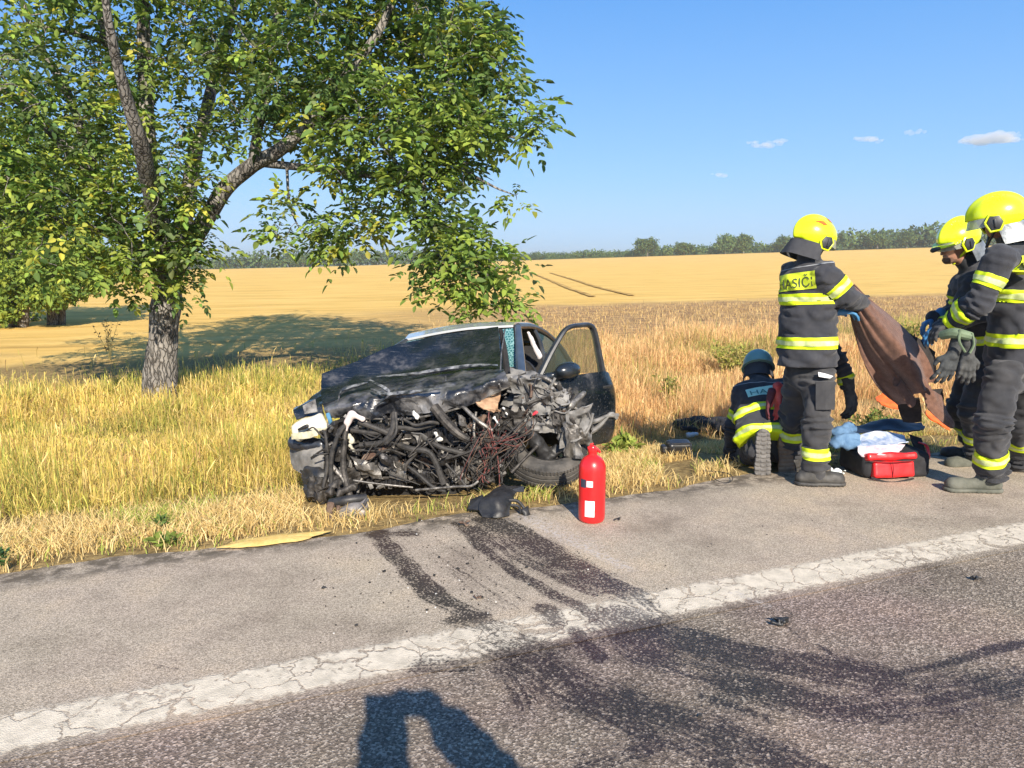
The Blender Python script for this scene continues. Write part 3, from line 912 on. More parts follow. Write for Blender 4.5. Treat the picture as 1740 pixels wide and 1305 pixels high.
limbs = {
 'right': ([tp(292, 470), tp(318, 420, -.1), tp(350, 372, -.25), tp(382, 322, -.4), tp(428, 282, -.55), tp(470, 258, -.7), tp(520, 215, -.8), tp(585, 140, -.9), tp(650, 40, -.9), tp(700, -80, -.7)], [.145, .125, .115, .108, .104, .095, .08, .065, .05, .03]),
 'right_low': ([tp(440, 276, -.58), tp(500, 283, -.7), tp(575, 290, -.9), tp(650, 300, -1.0), tp(720, 296, -1.2), tp(790, 290, -1.3)], [.06, .05, .045, .04, .03, .018]),
 'right_up': ([tp(432, 280, -.55), tp(438, 225, -.4), tp(452, 150, -.2), tp(470, 40, 0), tp(500, -120, .3)], [.08, .075, .065, .055, .03]),
 'mid': ([tp(288, 455), tp(272, 380, .2), tp(258, 300, .3), tp(250, 200, .3), tp(245, 80, .3), tp(240, -120, .3), tp(250, -330, .2)], [.165, .14, .12, .105, .09, .07, .03]),
 'left': ([tp(284, 470), tp(245, 432, -.1), tp(215, 405, -.2), tp(180, 350, -.4), tp(148, 296, -.6), tp(95, 230, -.8), tp(30, 170, -1.0), tp(-80, 90, -1.2)], [.145, .13, .115, .10, .085, .07, .05, .03]),
 'left_low': ([tp(215, 405, -.2), tp(150, 385, -.6), tp(80, 370, -.9), tp(0, 345, -1.2), tp(-80, 350, -1.5)], [.07, .06, .05, .04, .02]),
 'back': ([tp(288, 455), tp(310, 380, .6), tp(330, 270, 1.4), tp(360, 150, 2.2), tp(400, 0, 2.8), tp(430, -160, 3.2)], [.15, .13, .11, .09, .07, .03]),
 'front': ([tp(284, 450), tp(262, 360, -.8), tp(240, 250, -1.7), tp(200, 110, -2.4), tp(170, -40, -2.9)], [.13, .11, .09, .06, .03]),
 'top_left': ([tp(250, 200, .3), tp(205, 130, .2), tp(175, 40, .1), tp(160, -80, 0)], [.08, .07, .06, .03]),
 'far_left': ([tp(175, 340, -.4), tp(120, 170, .2), tp(60, 60, .6), tp(10, -80, .9)], [.07, .06, .05, .03]),
 'up_left': ([tp(190, 75, .1), tp(120, 55, -.2), tp(40, 40, -.5)], [.04, .035, .02]),
}
nodes = []          # skeleton points that twigs may grow from
for k, (pts, r) in limbs.items():
    limb('branch', pts, r, tree, seg=9, wob=0.018)
    c = catmull(pts, 6)
    nodes += [tuple(q) for q in c[len(c)//5:]]
# crown: blobs given by where the boughs reach (px, py, depth offset), radius in metres, clusters
rngt = np.random.default_rng(21)
BL = [ # px, py, dy, rx, ry, rz, n
 (60, 70, -.3, 1.5, 1.6, 1.1, 110), (200, 40, .2, 1.2, 1.8, .9, 70), (340, 60, .4, 1.1, 2.0, .9, 80), (480, 60, -.2, 1.1, 1.9, .9, 105),
 (620, 60, -.5, 1.15, 1.8, .9, 130), (735, 70, -.7, .85, 1.5, .9, 84), (785, 130, -.9, .58, 1.1, .75, 60), (800, 30, -.8, .4, 1.0, .6, 28),
 (20, 250, -.9, 1.2, 1.3, 1.0, 85), (130, 200, -.6, 1.0, 1.5, .8, 60), (270, 200, .2, .9, 1.6, .8, 45), (400, 170, 0, .75, 1.5, .7, 42),
 (530, 170, -.5, .9, 1.5, .75, 88), (650, 200, -.9, .85, 1.4, .7, 80), (745, 220, -1.1, .72, 1.1, .60, 60), (812, 220, -1.2, .38, .7, .42, 26),
 (60, 345, -1.3, 1.1, .9, .65, 64), (170, 330, -.9, .85, .9, .7, 50), (250, 330, -.9, .6, .8, .62, 30), (215, 430, -1.0, .5, .6, .42, 26),
 (105, 425, -1.5, .6, .7, .30, 16), (320, 300, -.9, .36, .6, .5, 14), (290, 395, -.8, .36, .4, .4, 16), (335, 420, -.6, .22, .3, .25, 8),
 (318, 478, -.45, .26, .25, .20, 8), (228, 476, -.55, .22, .3, .2, 6), (262, 470, -.6, .3, .2, .14, 5), (340, 350, -.5, .22, .3, .2, 4),
 (600, 285, -1.0, .62, .7, .26, 20), (690, 300, -1.2, .5, .6, .33, 26), (760, 290, -1.3, .42, .5, .38, 24),
 (885, 205, -1.4, .26, .3, .18, 9), (915, 222, -1.5, .14, .2, .10, 4), (875, 330, -1.3, .12, .1, .1, 3), (850, 60, -.8, .2, .6, .5, 10), (862, 150, -1.0, .18, .4, .25, 8),
 # hanging sprays under the right-hand bough
 (485, 345, -.8, .16, .2, .16, 6), (478, 400, -.8, .26, .2, .2, 9), (560, 370, -.9, .2, .2, .14, 5), (553, 412, -.9, .24, .2, .26, 14), (605, 385, -1.0, .2, .2, .25, 10), (640, 340, -1.1, .3, .3, .22, 10),
 # the long low bough on the right
 (728, 355, -1.4, .20, .3, .26, 11), (748, 405, -1.5, .30, .35, .33, 20), (800, 415, -1.5, .33, .35, .30, 18), (775, 460, -1.5, .36, .35, .28, 18), (838, 460, -1.5, .28, .3, .30, 13), (866, 510, -1.5, .20, .25, .20, 7), (795, 512, -1.5, .30, .28, .17, 9), (718, 470, -1.5, .13, .2, .22, 4),
 # out of the picture above (they throw the shade on the field)
 (130, -150, 0, 2.0, 2.4, 1.6, 60), (330, -220, .3, 2.3, 2.6, 1.9, 150), (560, -180, 0, 2.0, 2.3, 1.6, 125), (720, -110, -.4, 1.2, 1.8, 1.1, 70), (-120, 100, -.4, 1.3, 1.6, 1.4, 26), (-120, 300, -.7, 1.0, 1.2, .8, 16), (350, -450, .4, 1.8, 2.0, 1.3, 40),
]
clusters = []
for px, py, dy, rx, ry, rz, cnt in BL:
    c = np.array(tp(px, py, dy))
    u = rand_dirs(cnt, rngt)*(rngt.random((cnt, 1))**0.45)
    clusters.append(c + u*np.array([rx, ry, rz]))
clusters = np.concatenate(clusters)
low = gz(TB.x, TB.y) + 1.0
clusters = clusters[clusters[:, 2] > low]
# extra guide nodes so that the hanging sprays hang from somewhere
for g in ([tp(487, 285, -.7), tp(490, 330, -.8), tp(500, 370, -.85), tp(515, 400, -.9)], [tp(575, 292, -.9), tp(585, 340, -1.0), tp(600, 370, -1.0)], [tp(720, 296, -1.2), tp(722, 340, -1.4), tp(735, 400, -1.5), tp(750, 460, -1.5), tp(765, 510, -1.5)],
          [tp(735, 390, -1.5), tp(790, 420, -1.5), tp(830, 470, -1.5), tp(850, 520, -1.5)], [tp(830, 220, -1.2), tp(880, 235, -1.35), tp(915, 225, -1.45)], [tp(790, 290, -1.3), tp(840, 318, -1.3), tp(870, 330, -1.3)]):
    limb('branch', g, [.022, .016, .008], tree, seg=5, wob=0.006)
    nodes += [tuple(q) for q in catmull(g, 4)]
nd = np.array(nodes)
order = np.argsort(np.min(np.linalg.norm(clusters[:, None, :] - nd[None], axis=2), axis=1))
twigs = MB()
for ci in order:
    c = clusters[ci]
    d = np.linalg.norm(nd - c, axis=1)
    k = int(np.argmin(d)); a = nd[k]
    if d[k] > 0.05:
        mid = (a+c)/2 + rngt.normal(size=3)*d[k]*0.12 + np.array([0, 0, 0.06*d[k]])
        r0 = 0.006 + 0.010*min(1.2, d[k])
        twigs.tube([Vector(a), Vector(mid), Vector(c)], [r0, r0*0.7, 0.004], seg=4, sm=2, cap=False)
        nd = np.vstack([nd, mid, c])
tag(twigs.build('twig', bark_m, tree, auto=180), kind='stuff')
# leaves: each cluster carries a few compound leaves
B, D, Nn, L, W, T = [], [], [], [], [], []
fronds = []
pal = np.array([(0.085, 0.150, 0.042), (0.145, 0.235, 0.052), (0.225, 0.330, 0.060), (0.32, 0.41, 0.066), (0.42, 0.45, 0.070), (0.19, 0.26, 0.10)])
for c in clusters:
    vis = c[2] < CAMZ + 0.36*c[1]
    nf = rngt.integers(4, 7) if vis else 4
    tone = rngt.choice(6, p=[.16, .26, .26, .18, .05, .09])
    for k in range(nf):
        d = rand_dirs(1, rngt, 0.05)[0]; d[2] *= 0.6; d /= np.linalg.norm(d)
        o = c + rngt.normal(size=3)*0.085
        fronds.append((o, d, tone, vis))
cam_p = np.array([0, 0, CAMZ])
fd = np.array([np.linalg.norm(f[0]-cam_p) if f[3] and abs(f[0][0]/f[0][1]) < 0.66 else 1e3 for f in fronds])
single = set(np.argsort(fd)[:300].tolist())
# shared meshes for the leaves that show largest
proto = []
for k in range(12):
    rr = np.random.default_rng(100+k)
    b_, d_, n_, l_, w_ = frond_leaflets(np.zeros(3), np.array([1.0, 0, 0]), rr, 2 + k % 2, 0.8 + .03*k)
    V, Q = leaf_tris(np.array(b_), np.array(d_), np.array(n_), np.array(l_), np.array(w_), droop=0.12)
    base_c = pal[[1, 2, 2, 3, 1, 3][k % 6]]
    sv = np.array([[0, 0, .002], [0, 0, -.002], [0.13, 0, -.026], [0.13, .002, -.024], [.27, 0, -.1], [.27, .001, -.098]])
    V2 = np.concatenate([V, sv]); m0 = len(V)
    Q2 = np.concatenate([Q, [[m0, m0+1, m0+2, m0+3], [m0+3, m0+2, m0+4, m0+5]]])
    me = mesh_np('leaf', V2, Q2, 4)
    col = np.repeat(base_c[None]*rr.uniform(0.75, 1.3, (len(b_), 1)), 6, 0)
    col_attr(me, np.concatenate([col, np.full((6, 3), 0.12)]))
    me.materials.append(leaf_m)
    proto.append(me)
for i, (o, d, tone, vis) in enumerate(fronds):
    if i in single:
        q = bpy.data.objects.new('leaf', proto[i % 12])
        COL.objects.link(q); q.parent = tree
        q.location = Vector(o) - TB
        q.rotation_euler = (random.uniform(-.4, .4), -math.asin(max(-1, min(1, d[2]))), math.atan2(d[1], d[0]))
        continue
    b_, d_, n_, l_, w_ = frond_leaflets(o, d, rngt, rngt.integers(2, 4) if vis else 2, rngt.uniform(.62, 1.05) if vis else 1.45)
    B += b_; D += d_; Nn += n_; L += l_; W += w_
    cc = pal[tone]*rngt.uniform(0.8, 1.2)
    T += [cc*rngt.uniform(0.7, 1.35)*np.array([rngt.uniform(0.85, 1.2), 1, 1]) for _ in b_]
V, Q = leaf_tris(np.array(B), np.array(D), np.array(Nn), np.array(L), np.array(W), droop=0.12)
me = mesh_np('foliage', V - np.array(TB), Q, 4)
T = np.array(T); yel = rngt.random(len(T)) < 0.006; T[yel] = (0.42, 0.36, 0.03)
col_attr(me, np.repeat(T, 6, 0))
tag(link('foliage', me, leaf_m, tree), kind='stuff')

# ---------- trees at the left, behind the walnut
def leafy_tree(name, label, base, trunks, blobs, nleaf, size, pal_, group, seed, cat='tree', trunk_r=0.16, mat=None):
    rr = np.random.default_rng(seed)
    t = thing(name, label, cat, base, group)
    mb = MB()
    for pts, r in trunks:
        mb.tube(pts, r, seg=9, sm=4)
    mb.build('trunk', bark_m, t, auto=180)
    tot = sum(b[6] for b in blobs)
    Bs, Cs = [], []
    for x, y, z, rx, ry, rz, wgt in blobs:
        k = max(3, int(nleaf*wgt/tot/14))
        u = rand_dirs(k, rr)*(rr.random((k, 1))**0.4)
        cl = np.array([x, y, z]) + u*np.array([rx, ry, rz])
        pos = (cl[:, None, :] + rr.normal(size=(k, 14, 3))*np.array([.32, .32, .2])*size*2.2).reshape(-1, 3)
        Bs.append(pos)
        tone = pal_[rr.integers(0, len(pal_), k)]
        Cs.append(np.repeat(tone, 14, 0)*rr.uniform(0.7, 1.35, (k*14, 1)))
    Bs = np.concatenate(Bs); Cs = np.concatenate(Cs)
    n_ = len(Bs)
    Lf = rr.uniform(0.7, 1.3, n_)*size
    V, Q = leaf_tris(Bs, rand_dirs(n_, rr, -.2), rand_dirs(n_, rr, 0.8), Lf, Lf*0.55, droop=0.1)
    me = mesh_np('crown', V - np.array(base), Q, 4)
    col_attr(me, np.repeat(Cs, 6, 0))
    tag(link('crown', me, mat or far_leaf_m, t), kind='stuff')
    return t
pal_l = np.array([(0.11, 0.18, 0.04), (0.17, 0.26, 0.05), (0.23, 0.32, 0.055), (0.31, 0.38, 0.06)])
pal_y = np.array([(0.19, 0.27, 0.04), (0.27, 0.33, 0.05), (0.12, 0.19, 0.038)])
def gp(px, py):
    q = field_pt(px, py); return Vector((q.x, q.y, gz(q.x, q.y) - 0.05))
b1, b2, b3 = gp(92, 552), gp(38, 555), gp(-20, 556)
def at(px, py, b, dy=0): 
    q = P(px, py, b.y + dy); return (q.x, q.y, q.z)
def bl(px, py, b, dy, rx, ry, rz, w): 
    q = at(px, py, b, dy); return (*q, rx, ry, rz, w)
leafy_tree('roadside_tree', 'mid-distance roadside tree with a dark slim trunk, nearest to the walnut', b1,
    [([b1, at(90, 500, b1), at(85, 440, b1), at(88, 380, b1), at(95, 300, b1)], [.20, .17, .16, .13, .06]), ([b1 + Vector((.25, 0, 0)), at(108, 500, b1), at(122, 450, b1), at(140, 400, b1)], [.09, .08, .06, .03])],
    [bl(100, 400, b1, 0, 1.1, 1.3, .9, 10), bl(150, 440, b1, -.3, .9, .9, .55, 7), bl(160, 475, b1, -.3, .75, .7, .42, 5), bl(120, 495, b1, -.4, .6, .6, .35, 3), bl(90, 330, b1, 0, 1.4, 1.4, 1.0, 10), bl(70, 450, b1, .3, .7, .7, .6, 4), bl(110, 250, b1, 0, 1.6, 1.6, 1.2, 10)],
    11000, 0.13, pal_l, 'trees beyond the verge', 31)
leafy_tree('roadside_tree', 'mid-distance roadside tree with a pale leaning trunk at the left picture edge', b2,
    [([b2, at(38, 500, b2), at(22, 440, b2), at(8, 380, b2), at(-5, 300, b2)], [.17, .15, .13, .1, .05]), ([b2 + Vector((-.3, .1, 0)), at(22, 500, b2), at(36, 450, b2), at(44, 380, b2)], [.13, .12, .11, .05])],
    [bl(20, 390, b2, 0, 1.3, 1.3, 1.0, 10), bl(40, 470, b2, -.4, .9, .8, .55, 7), bl(75, 505, b2, -.5, .6, .6, .4, 5), bl(5, 520, b2, -.4, .5, .6, .5, 4), bl(10, 300, b2, 0, 1.6, 1.5, 1.1, 9)],
    9000, 0.13, pal_y, 'trees beyond the verge', 32)
b3.y += 2.0
leafy_tree('roadside_tree', 'dark bushy tree filling the gap low at the left picture edge', b3,
    [([b3, at(-18, 500, b3), at(-15, 420, b3), at(-25, 330, b3)], [.2, .17, .13, .05])],
    [bl(-10, 480, b3, 0, 1.2, 1.0, .9, 8), bl(-20, 380, b3, 0, 1.6, 1.4, 1.2, 10), bl(25, 540, b3, 0, .6, .5, .3, 4)],
    6000, 0.14, pal_l*0.7, 'trees beyond the verge', 33)

# ---------- hedge of trees along the far edge of the field
pal_far = np.array([(0.085, 0.145, 0.050), (0.105, 0.170, 0.055), (0.135, 0.20, 0.06), (0.070, 0.12, 0.045)])
def horizon_py(px): return np.interp(px, [-200, 340, 640, 900, 1100, 1300, 1580, 1740, 2000], [470, 463, 453, 443, 438, 432, 425, 421, 415])
def treeline():
    rr = np.random.default_rng(77)
    V, C, off, Q = [], [], 0, []
    px = -260.0
    while px < 2000:
        top = np.interp(px, [-260, 340, 520, 640, 700, 760, 900, 1060, 1130, 1200, 1300, 1420, 1560, 1700, 2000], [26, 24, 26, 22, 24, 16, 11, 12, 16, 17, 18, 28, 33, 30, 30])
        Y = 338 + rr.uniform(-4, 14)
        hpx = top*rr.uniform(0.6, 1.15)
        base = P(px, horizon_py(px), Y); base.z = gz(base.x, base.y)
        Hm = hpx/F*Y; Wm = Hm*rr.uniform(0.55, 0.95)
        k = int(150)
        u = rand_dirs(k, rr)*(rr.random((k, 1))**0.35)
        pos = np.array(base) + np.array([0, 0, Hm*0.52]) + u*np.array([Wm, Wm*0.8, Hm*0.55])
        pos += rr.normal(size=pos.shape)*0.25
        sz = rr.uniform(0.5, 1.0, k)*Hm*0.16
        v, q = leaf_tris(pos, rand_dirs(k, rr), rand_dirs(k, rr, .8), sz*1.6, sz*1.2)
        V.append(v); Q.append(q + off); off += len(v)
        C.append(np.repeat(pal_far[rr.integers(0, 4)][None]*rr.uniform(0.75, 1.2, (k, 1)), 6, 0))
        px += max(3.0, hpx*0.45)
    me = mesh_np('treeline', np.concatenate(V), np.concatenate(Q), 4)
    col_attr(me, np.concatenate(C))
    return me
tag(link('treeline', treeline(), far_leaf_m), 'continuous dark green hedge of trees along the far field edge', kind='stuff')
def far_tree(label, px, top, wpx, seed, dark=1.0, Y=332.0):
    base = P(px, horizon_py(px), Y); base.z = gz(base.x, base.y) - 0.2
    H = (horizon_py(px) - top)/F*Y; Wd = wpx/F*Y*0.5
    rr = random.Random(seed)
    blobs = [(base.x + rr.uniform(-.5, .5)*Wd, base.y + rr.uniform(-1, 1), base.z + H*rr.uniform(.4, .75), Wd*rr.uniform(.4, .7), Wd*.6, H*rr.uniform(.18, .3), 5) for _ in range(7)]
    blobs.append((base.x, base.y, base.z + H*.5, Wd*.8, Wd*.7, H*.38, 10))
    leafy_tree('field_tree', label, base, [([base, base + Vector((0.1, 0, H*.35)), base + Vector((0, 0, H*.7))], [.35, .28, .1])], blobs, 2600, H*0.085, pal_far*dark, 'single trees on the far field edge', seed)
far_tree('round dark tree on the far field edge, clear of the hedge', 1100, 402, 46, 41, 0.8)
far_tree('tall pale tree on the far field edge, taller of a close pair', 1232, 396, 40, 42, 1.15)
far_tree('smaller tree on the far field edge, close beside a taller pale one', 1263, 398, 30, 43, 1.05)
far_tree('low bushy tree on the far field edge between the round and the pale tree', 1162, 412, 34, 44, 0.9)
far_tree('broad dark tree on the far field edge touching the standing firefighter\'s helmet', 1335, 400, 44, 45, 0.8)
far_tree('highest bump of the far hedge, near the bare-faced firefighter', 1540, 394, 34, 46, 0.9)
far_tree('rounded tree of the far hedge between the two firefighters', 1490, 396, 40, 47, 0.95)
far_tree('rounded grey-green tree of the far hedge seen under the walnut bough', 515, 433, 50, 48, 0.95)
# ================================================================== GRASS AND WEEDS
grass_m = attr_mat('dry_grass', rough=0.75, transl=0.36)
def blades(name, pts, h, w, lean, rgb, label, seed, seg=3, seed_heads=0.0):
    """one mesh of grass blades: pts (n,3), height, width, lean (0 upright .. 1 lying), colour per blade"""
    rr = np.random.default_rng(seed)
    n = len(pts)
    az = rr.random(n)*2*np.pi
    d = np.stack([np.cos(az), np.sin(az), np.zeros(n)], -1)
    fa = rr.random(n)*2*np.pi
    s = np.stack([np.cos(fa), np.sin(fa), np.zeros(n)], -1)
    up = np.array([0, 0, 1.0])
    hh, ww, ll = h[:, None], w[:, None], lean[:, None]
    mid = pts + up*hh*0.55*(1-0.35*ll) + d*hh*0.22*ll
    tip = pts + up*hh*(1-0.55*ll) + d*hh*0.75*ll
    fat = np.where(rr.random(n) < seed_heads, 1.9, 0.62)[:, None]
    V = np.stack([pts - s*ww*.5, pts + s*ww*.5, mid - s*ww*.45*fat**.3, mid + s*ww*.45*fat**.3, mid*.3+tip*.7 - s*ww*.5*fat, mid*.3+tip*.7 + s*ww*.5*fat, tip], 1).reshape(-1, 3)
    i = np.arange(n)[:, None]*7
    fl = np.concatenate([i + np.array([[0, 1, 3, 2, 2, 3, 5, 4]])], 1).reshape(-1)
    tri = (i + np.array([[4, 5, 6]])).reshape(-1)
    me = mesh_np(name, V, np.concatenate([fl, tri]), np.concatenate([np.full(2*n, 4), np.full(n, 3)]))
    col_attr(me, np.repeat(rgb, 7, 0))
    return tag(link(name, me, grass_m), label, kind='stuff')
def scatter(n, x0, x1, y0, y1, rr, nlo, nhi):
    X = rr.uniform(x0, x1, n); Y = rr.uniform(y0, y1, n)
    ang = np.abs(X/Y) < 1.0
    N_ = sn(X, Y)[1]
    ok = ang & (N_ > nlo) & (N_ < nhi)
    return X[ok], Y[ok]
def mixcol(pal_, wts, rr):
    k = np.array([rr.choice(len(pal_), p=w_/w_.sum()) for w_ in wts]) if wts.ndim == 2 else rr.choice(len(pal_), size=len(wts))
    return pal_[k]
def pick(pal_, cum, rr, n):
    u = rr.random((n, 1))
    return (u > cum).sum(1).clip(0, len(pal_)-1)
# keep grass off the ground that is pressed flat under the wreck, bag and people
CLEAR = []      # (x, y, radius)
def add_clear(px, py, r, z=0.0):
    q = G(px, py, z); CLEAR.append((q.x, q.y, r))
for q in ((690, 835, .35), (620, 838, .3), (760, 832, .3), (575, 830, .3), (840, 820, .3), (925, 800, .36), (930, 770, .35), (640, 800, .4), (740, 800, .4), (700, 770, .45), (600, 790, .35), (800, 790, .4)):
    add_clear(*q)
for q in ((1290, 795, .22), (1330, 790, .25), (1500, 775, .40), (1440, 770, .25), (1150, 785, .16), (1190, 770, .22), (1230, 770, .22), (1150, 800, .10), (1520, 735, .35), (1600, 735, .3)):
    add_clear(*q)
for q in ((1150, 790, .17), (1152, 805, .15), (1165, 750, .18), (1200, 755, .2), (1235, 765, .2), (1175, 770, .16), (1215, 780, .16)):
    w_ = field_pt(q[0], q[1]); CLEAR.append((w_.x, w_.y, q[2]))
for q in ((1150, 812, .13), (1158, 760, .22), (1185, 775, .2), (1240, 780, .18), (1505, 690, .5), (1505, 720, .35), (1595, 730, .4)):
    w_ = field_pt(q[0], q[1]); CLEAR.append((w_.x, w_.y, q[2]))
def uncleared(X, Y):
    k = np.ones(len(X), bool)
    for cx, cy, r in CLEAR: k &= np.hypot(X-cx, Y-cy) > r
    return k
def side_of(X, Y):
    """0 left of the wreck .. 1 right of it, following the line of sight"""
    return sstep(-0.04, 0.16, X/Y + 0.02)

# 1 mown straw along the road edge
rr = np.random.default_rng(301)
X, Y = scatter(900000, -6, 9, 3.0, 12, rr, EDGE_N-0.02, 7.2)
nn = sn(X, Y)[1]
left = 1 - side_of(X, Y)
wid = np.where(left > 0.5, 1.5, 1.9)
dens = (0.09 + 0.5*sstep(0.05, 0.35, nn-EDGE_N-edge_wobble(sn(X, Y)[0])*1.2))*(1-sstep(wid*0.75, wid*1.25, nn-EDGE_N))
dens *= 0.35 + 1.1*fbm(X*2.2, Y*2.2, 8.0, 3)
k = (rr.random(len(X)) < dens) & (nn > EDGE_N + edge_wobble(sn(X, Y)[0])*1.1 - 0.02) & uncleared(X, Y)
X, Y = X[k], Y[k]
n_ = len(X)
h = rr.uniform(0.05, 0.17, n_); lean = rr.uniform(0.35, 0.95, n_)
pal1 = np.array([(0.72, 0.54, 0.23), (0.62, 0.44, 0.17), (0.80, 0.64, 0.32), (0.48, 0.33, 0.12), (0.36, 0.42, 0.08)])
patch = fbm(X*1.1, Y*1.1, 14.0, 3)
ci = pick(pal1, np.array([0.38, 0.66, 0.86, 0.955]), rr, n_)
ci[(patch > 0.56) & (rr.random(n_) < 0.45)] = 4
rgb = pal1[ci]*rr.uniform(0.95, 1.32, (n_, 1))
blades('mown_grass', np.stack([X, Y, ground_z(X, Y)-0.01], -1), h, rr.uniform(0.004, 0.0075, n_), lean, rgb, 'short mown straw-yellow grass along the road edge', 302)

# 2 tall grass: green-yellow left, reddish dry right
rr = np.random.default_rng(303)
X, Y = scatter(2600000, -15, 17, 4.5, 24, rr, 5.3, 18.5)
s_, nn = sn(X, Y)
left = 1 - side_of(X, Y)
start = np.where(left > 0.5, 6.15, 6.5)
dist = np.hypot(X, Y)
dens = sstep(-0.1, 0.9, nn-start)*np.clip(3.6/dist, 0.10, 0.42)
dens *= np.clip(0.10 + 1.7*fbm(X*0.9, Y*0.9, 71., 3), .25, 1.4)
dens *= np.where(left > .5, 1 - .93*sstep(12.6, 14.6, nn + (fbm(X*0.5, Y*0.5, 3.3, 3)-.5)*2.5), 1)
dens *= 1 - 0.9*sstep(14.5, 17.0, nn + (fbm(X*0.5, Y*0.5, 3.3, 3)-.5)*3)
k = (rr.random(len(X)) < dens) & uncleared(X, Y)
X, Y, nn, left, dist, start = X[k], Y[k], nn[k], left[k], dist[k], start[k]
n_ = len(X)
lump = fbm(X*0.7, Y*0.7, 5.0, 4); lump2 = fbm(X*1.7, Y*1.7, 25.0, 4)
hmax = np.where(left > 0.5, 0.52, 0.46)*np.clip(-0.15 + 2.1*lump, 0.3, 1.35)
hmax *= np.clip(0.26 + np.where(left > .5, 0.62, .42)*(nn-start+.45), 0.24, 1)
hmax *= np.where(left > .5, 1 - .38*sstep(8.0, 10.5, nn), 1)
h = hmax*rr.uniform(0.45, 1.15, n_)
palL = np.array([(0.66, 0.50, 0.14), (0.56, 0.43, 0.11), (0.44, 0.41, 0.085), (0.24, 0.26, 0.055), (0.74, 0.56, 0.22), (0.40, 0.25, 0.11)])
palR = np.array([(0.68, 0.45, 0.20), (0.60, 0.36, 0.16), (0.74, 0.53, 0.26), (0.48, 0.27, 0.12), (0.42, 0.36, 0.10), (0.26, 0.24, 0.07)])
cL = pick(palL, np.array([.32, .54, .67, .73, .92]), rr, n_)
g = (lump2 > 0.53) & (rr.random(n_) < 0.5); cL[g] = np.where(rr.random(g.sum()) < .6, 2, 3)
cR = pick(palR, np.array([.34, .60, .82, .92, .97]), rr, n_)
# yellowish standing weeds in patches on the right
def near(px, py, r): 
    q = field_pt(px, py); return np.exp(-(((X-q.x)/r)**2 + ((Y-q.y)/(r*1.6))**2))
gr = near(1130, 665, 0.45) + near(1245, 610, 0.9) + near(1085, 760, .25) + near(1530, 560, 1.6) + near(1450, 570, 1.0) + .6*near(1165, 745, .3)
gg = rr.random(n_) < gr*0.75; cR[gg] = np.where(rr.random(gg.sum()) < .55, 4, 5)
isL = rr.random(n_) < left
rgb = np.where(isL[:, None], palL[cL], palR[cR])*rr.uniform(0.85, 1.45, (n_, 1))*(0.78 + .5*fbm(X*1.3, Y*1.3, 61., 3))[:, None]
h = np.where((~isL) & gg, h*1.2, h)
w = np.where(isL, rr.uniform(0.0028, 0.006, n_), rr.uniform(0.0022, 0.0046, n_))*np.clip(dist/8, 1, 1.9)
blades('tall_grass', np.stack([X, Y, ground_z(X, Y)-0.02], -1), h, w, rr.uniform(0.05, 0.95, n_)**1.2, rgb, 'tall dry grass of the verge, green-yellow and reddish', 304, seed_heads=0.35)

# 2b stubble and straw on the tilled strip between verge and field
rr = np.random.default_rng(305)
X, Y = scatter(260000, -22, 30, 14, 40, rr, 16.5, 31.0)
nn = sn(X, Y)[1]
dens = sstep(16.5, 18, nn)*(1-sstep(25, 29, nn))*sstep(-4, 4, X + 6*fbm(X*.3, Y*.3, 9., 3)-3)*np.clip(fbm(X*.5, Y*1.6, 41., 4)*2.4-.55, 0.05, 1)*.6
k = rr.random(len(X)) < dens
X, Y = X[k], Y[k]; n_ = len(X)
palS = np.array([(0.74, 0.53, 0.22), (0.60, 0.40, 0.17), (0.36, 0.23, 0.12)])
blades('stubble', np.stack([X, Y, ground_z(X, Y)-0.01], -1), rr.uniform(.06, .20, n_), rr.uniform(.010, .022, n_), rr.uniform(.1, .95, n_), palS[rr.integers(0, 3, n_)]*rr.uniform(.75, 1.2, (n_, 1)), 'broken straw stubble on the tilled strip before the field', 306)

# 3 weeds that stand alone
weed_m = attr_mat('weed_leaf', rough=0.7, transl=0.25)
def weed(label, base, hgt, wid, n, rgb, seed, leaf=0.05, name='weed', stems=6):
    rr = np.random.default_rng(seed)
    t = thing(name, label, 'weed' if name == 'weed' else 'bush', base, 'weeds standing in the verge')
    mb = MB()
    tips = []
    for k in range(stems):
        a = rr.uniform(0, 2*np.pi); rad = wid*rr.uniform(.1, .8)
        tip = Vector((base.x + math.cos(a)*rad, base.y + math.sin(a)*rad, base.z + hgt*rr.uniform(.65, 1)))
        mid = (Vector(base)*.55 + tip*.45) + Vector((0, 0, hgt*.08))
        mb.tube([base, mid, tip], [.007, .005, .002], seg=4, sm=3, cap=False)
        tips.append(catmull([base, mid, tip], 5))
    st_m = M('weed_stem', (0.22, 0.17, 0.07), (0.30, 0.26, 0.09), rough=.9)
    mb.build('stem', st_m, t)
    B_ = []
    for k in range(n):
        c = tips[rr.integers(0, stems)]; q = c[rr.integers(3, len(c))]
        B_.append(np.array(q) + rr.normal(size=3)*np.array([.25, .25, .18])*wid*.35)
    B_ = np.array(B_)
    Lf = rr.uniform(.6, 1.3, n)*leaf
    V, Q = leaf_tris(B_, rand_dirs(n, rr, .3), rand_dirs(n, rr, .6), Lf, Lf*.38)
    me = mesh_np('foliage', V - np.array(base), Q, 4)
    pc = np.array(rgb)
    col_attr(me, np.repeat(pc[rr.integers(0, len(pc), n)]*rr.uniform(.7, 1.25, (n, 1)), 6, 0))
    tag(link('foliage', me, weed_m, t), kind='stuff')
    return t
def fp(px, py):
    q = field_pt(px, py); return Vector((q.x, q.y, gz(q.x, q.y)))
gcol = [(0.10, 0.16, 0.035), (0.15, 0.20, 0.04), (0.20, 0.23, 0.05)]
ycol = [(0.34, 0.34, 0.07), (0.26, 0.28, 0.06), (0.42, 0.36, 0.10)]
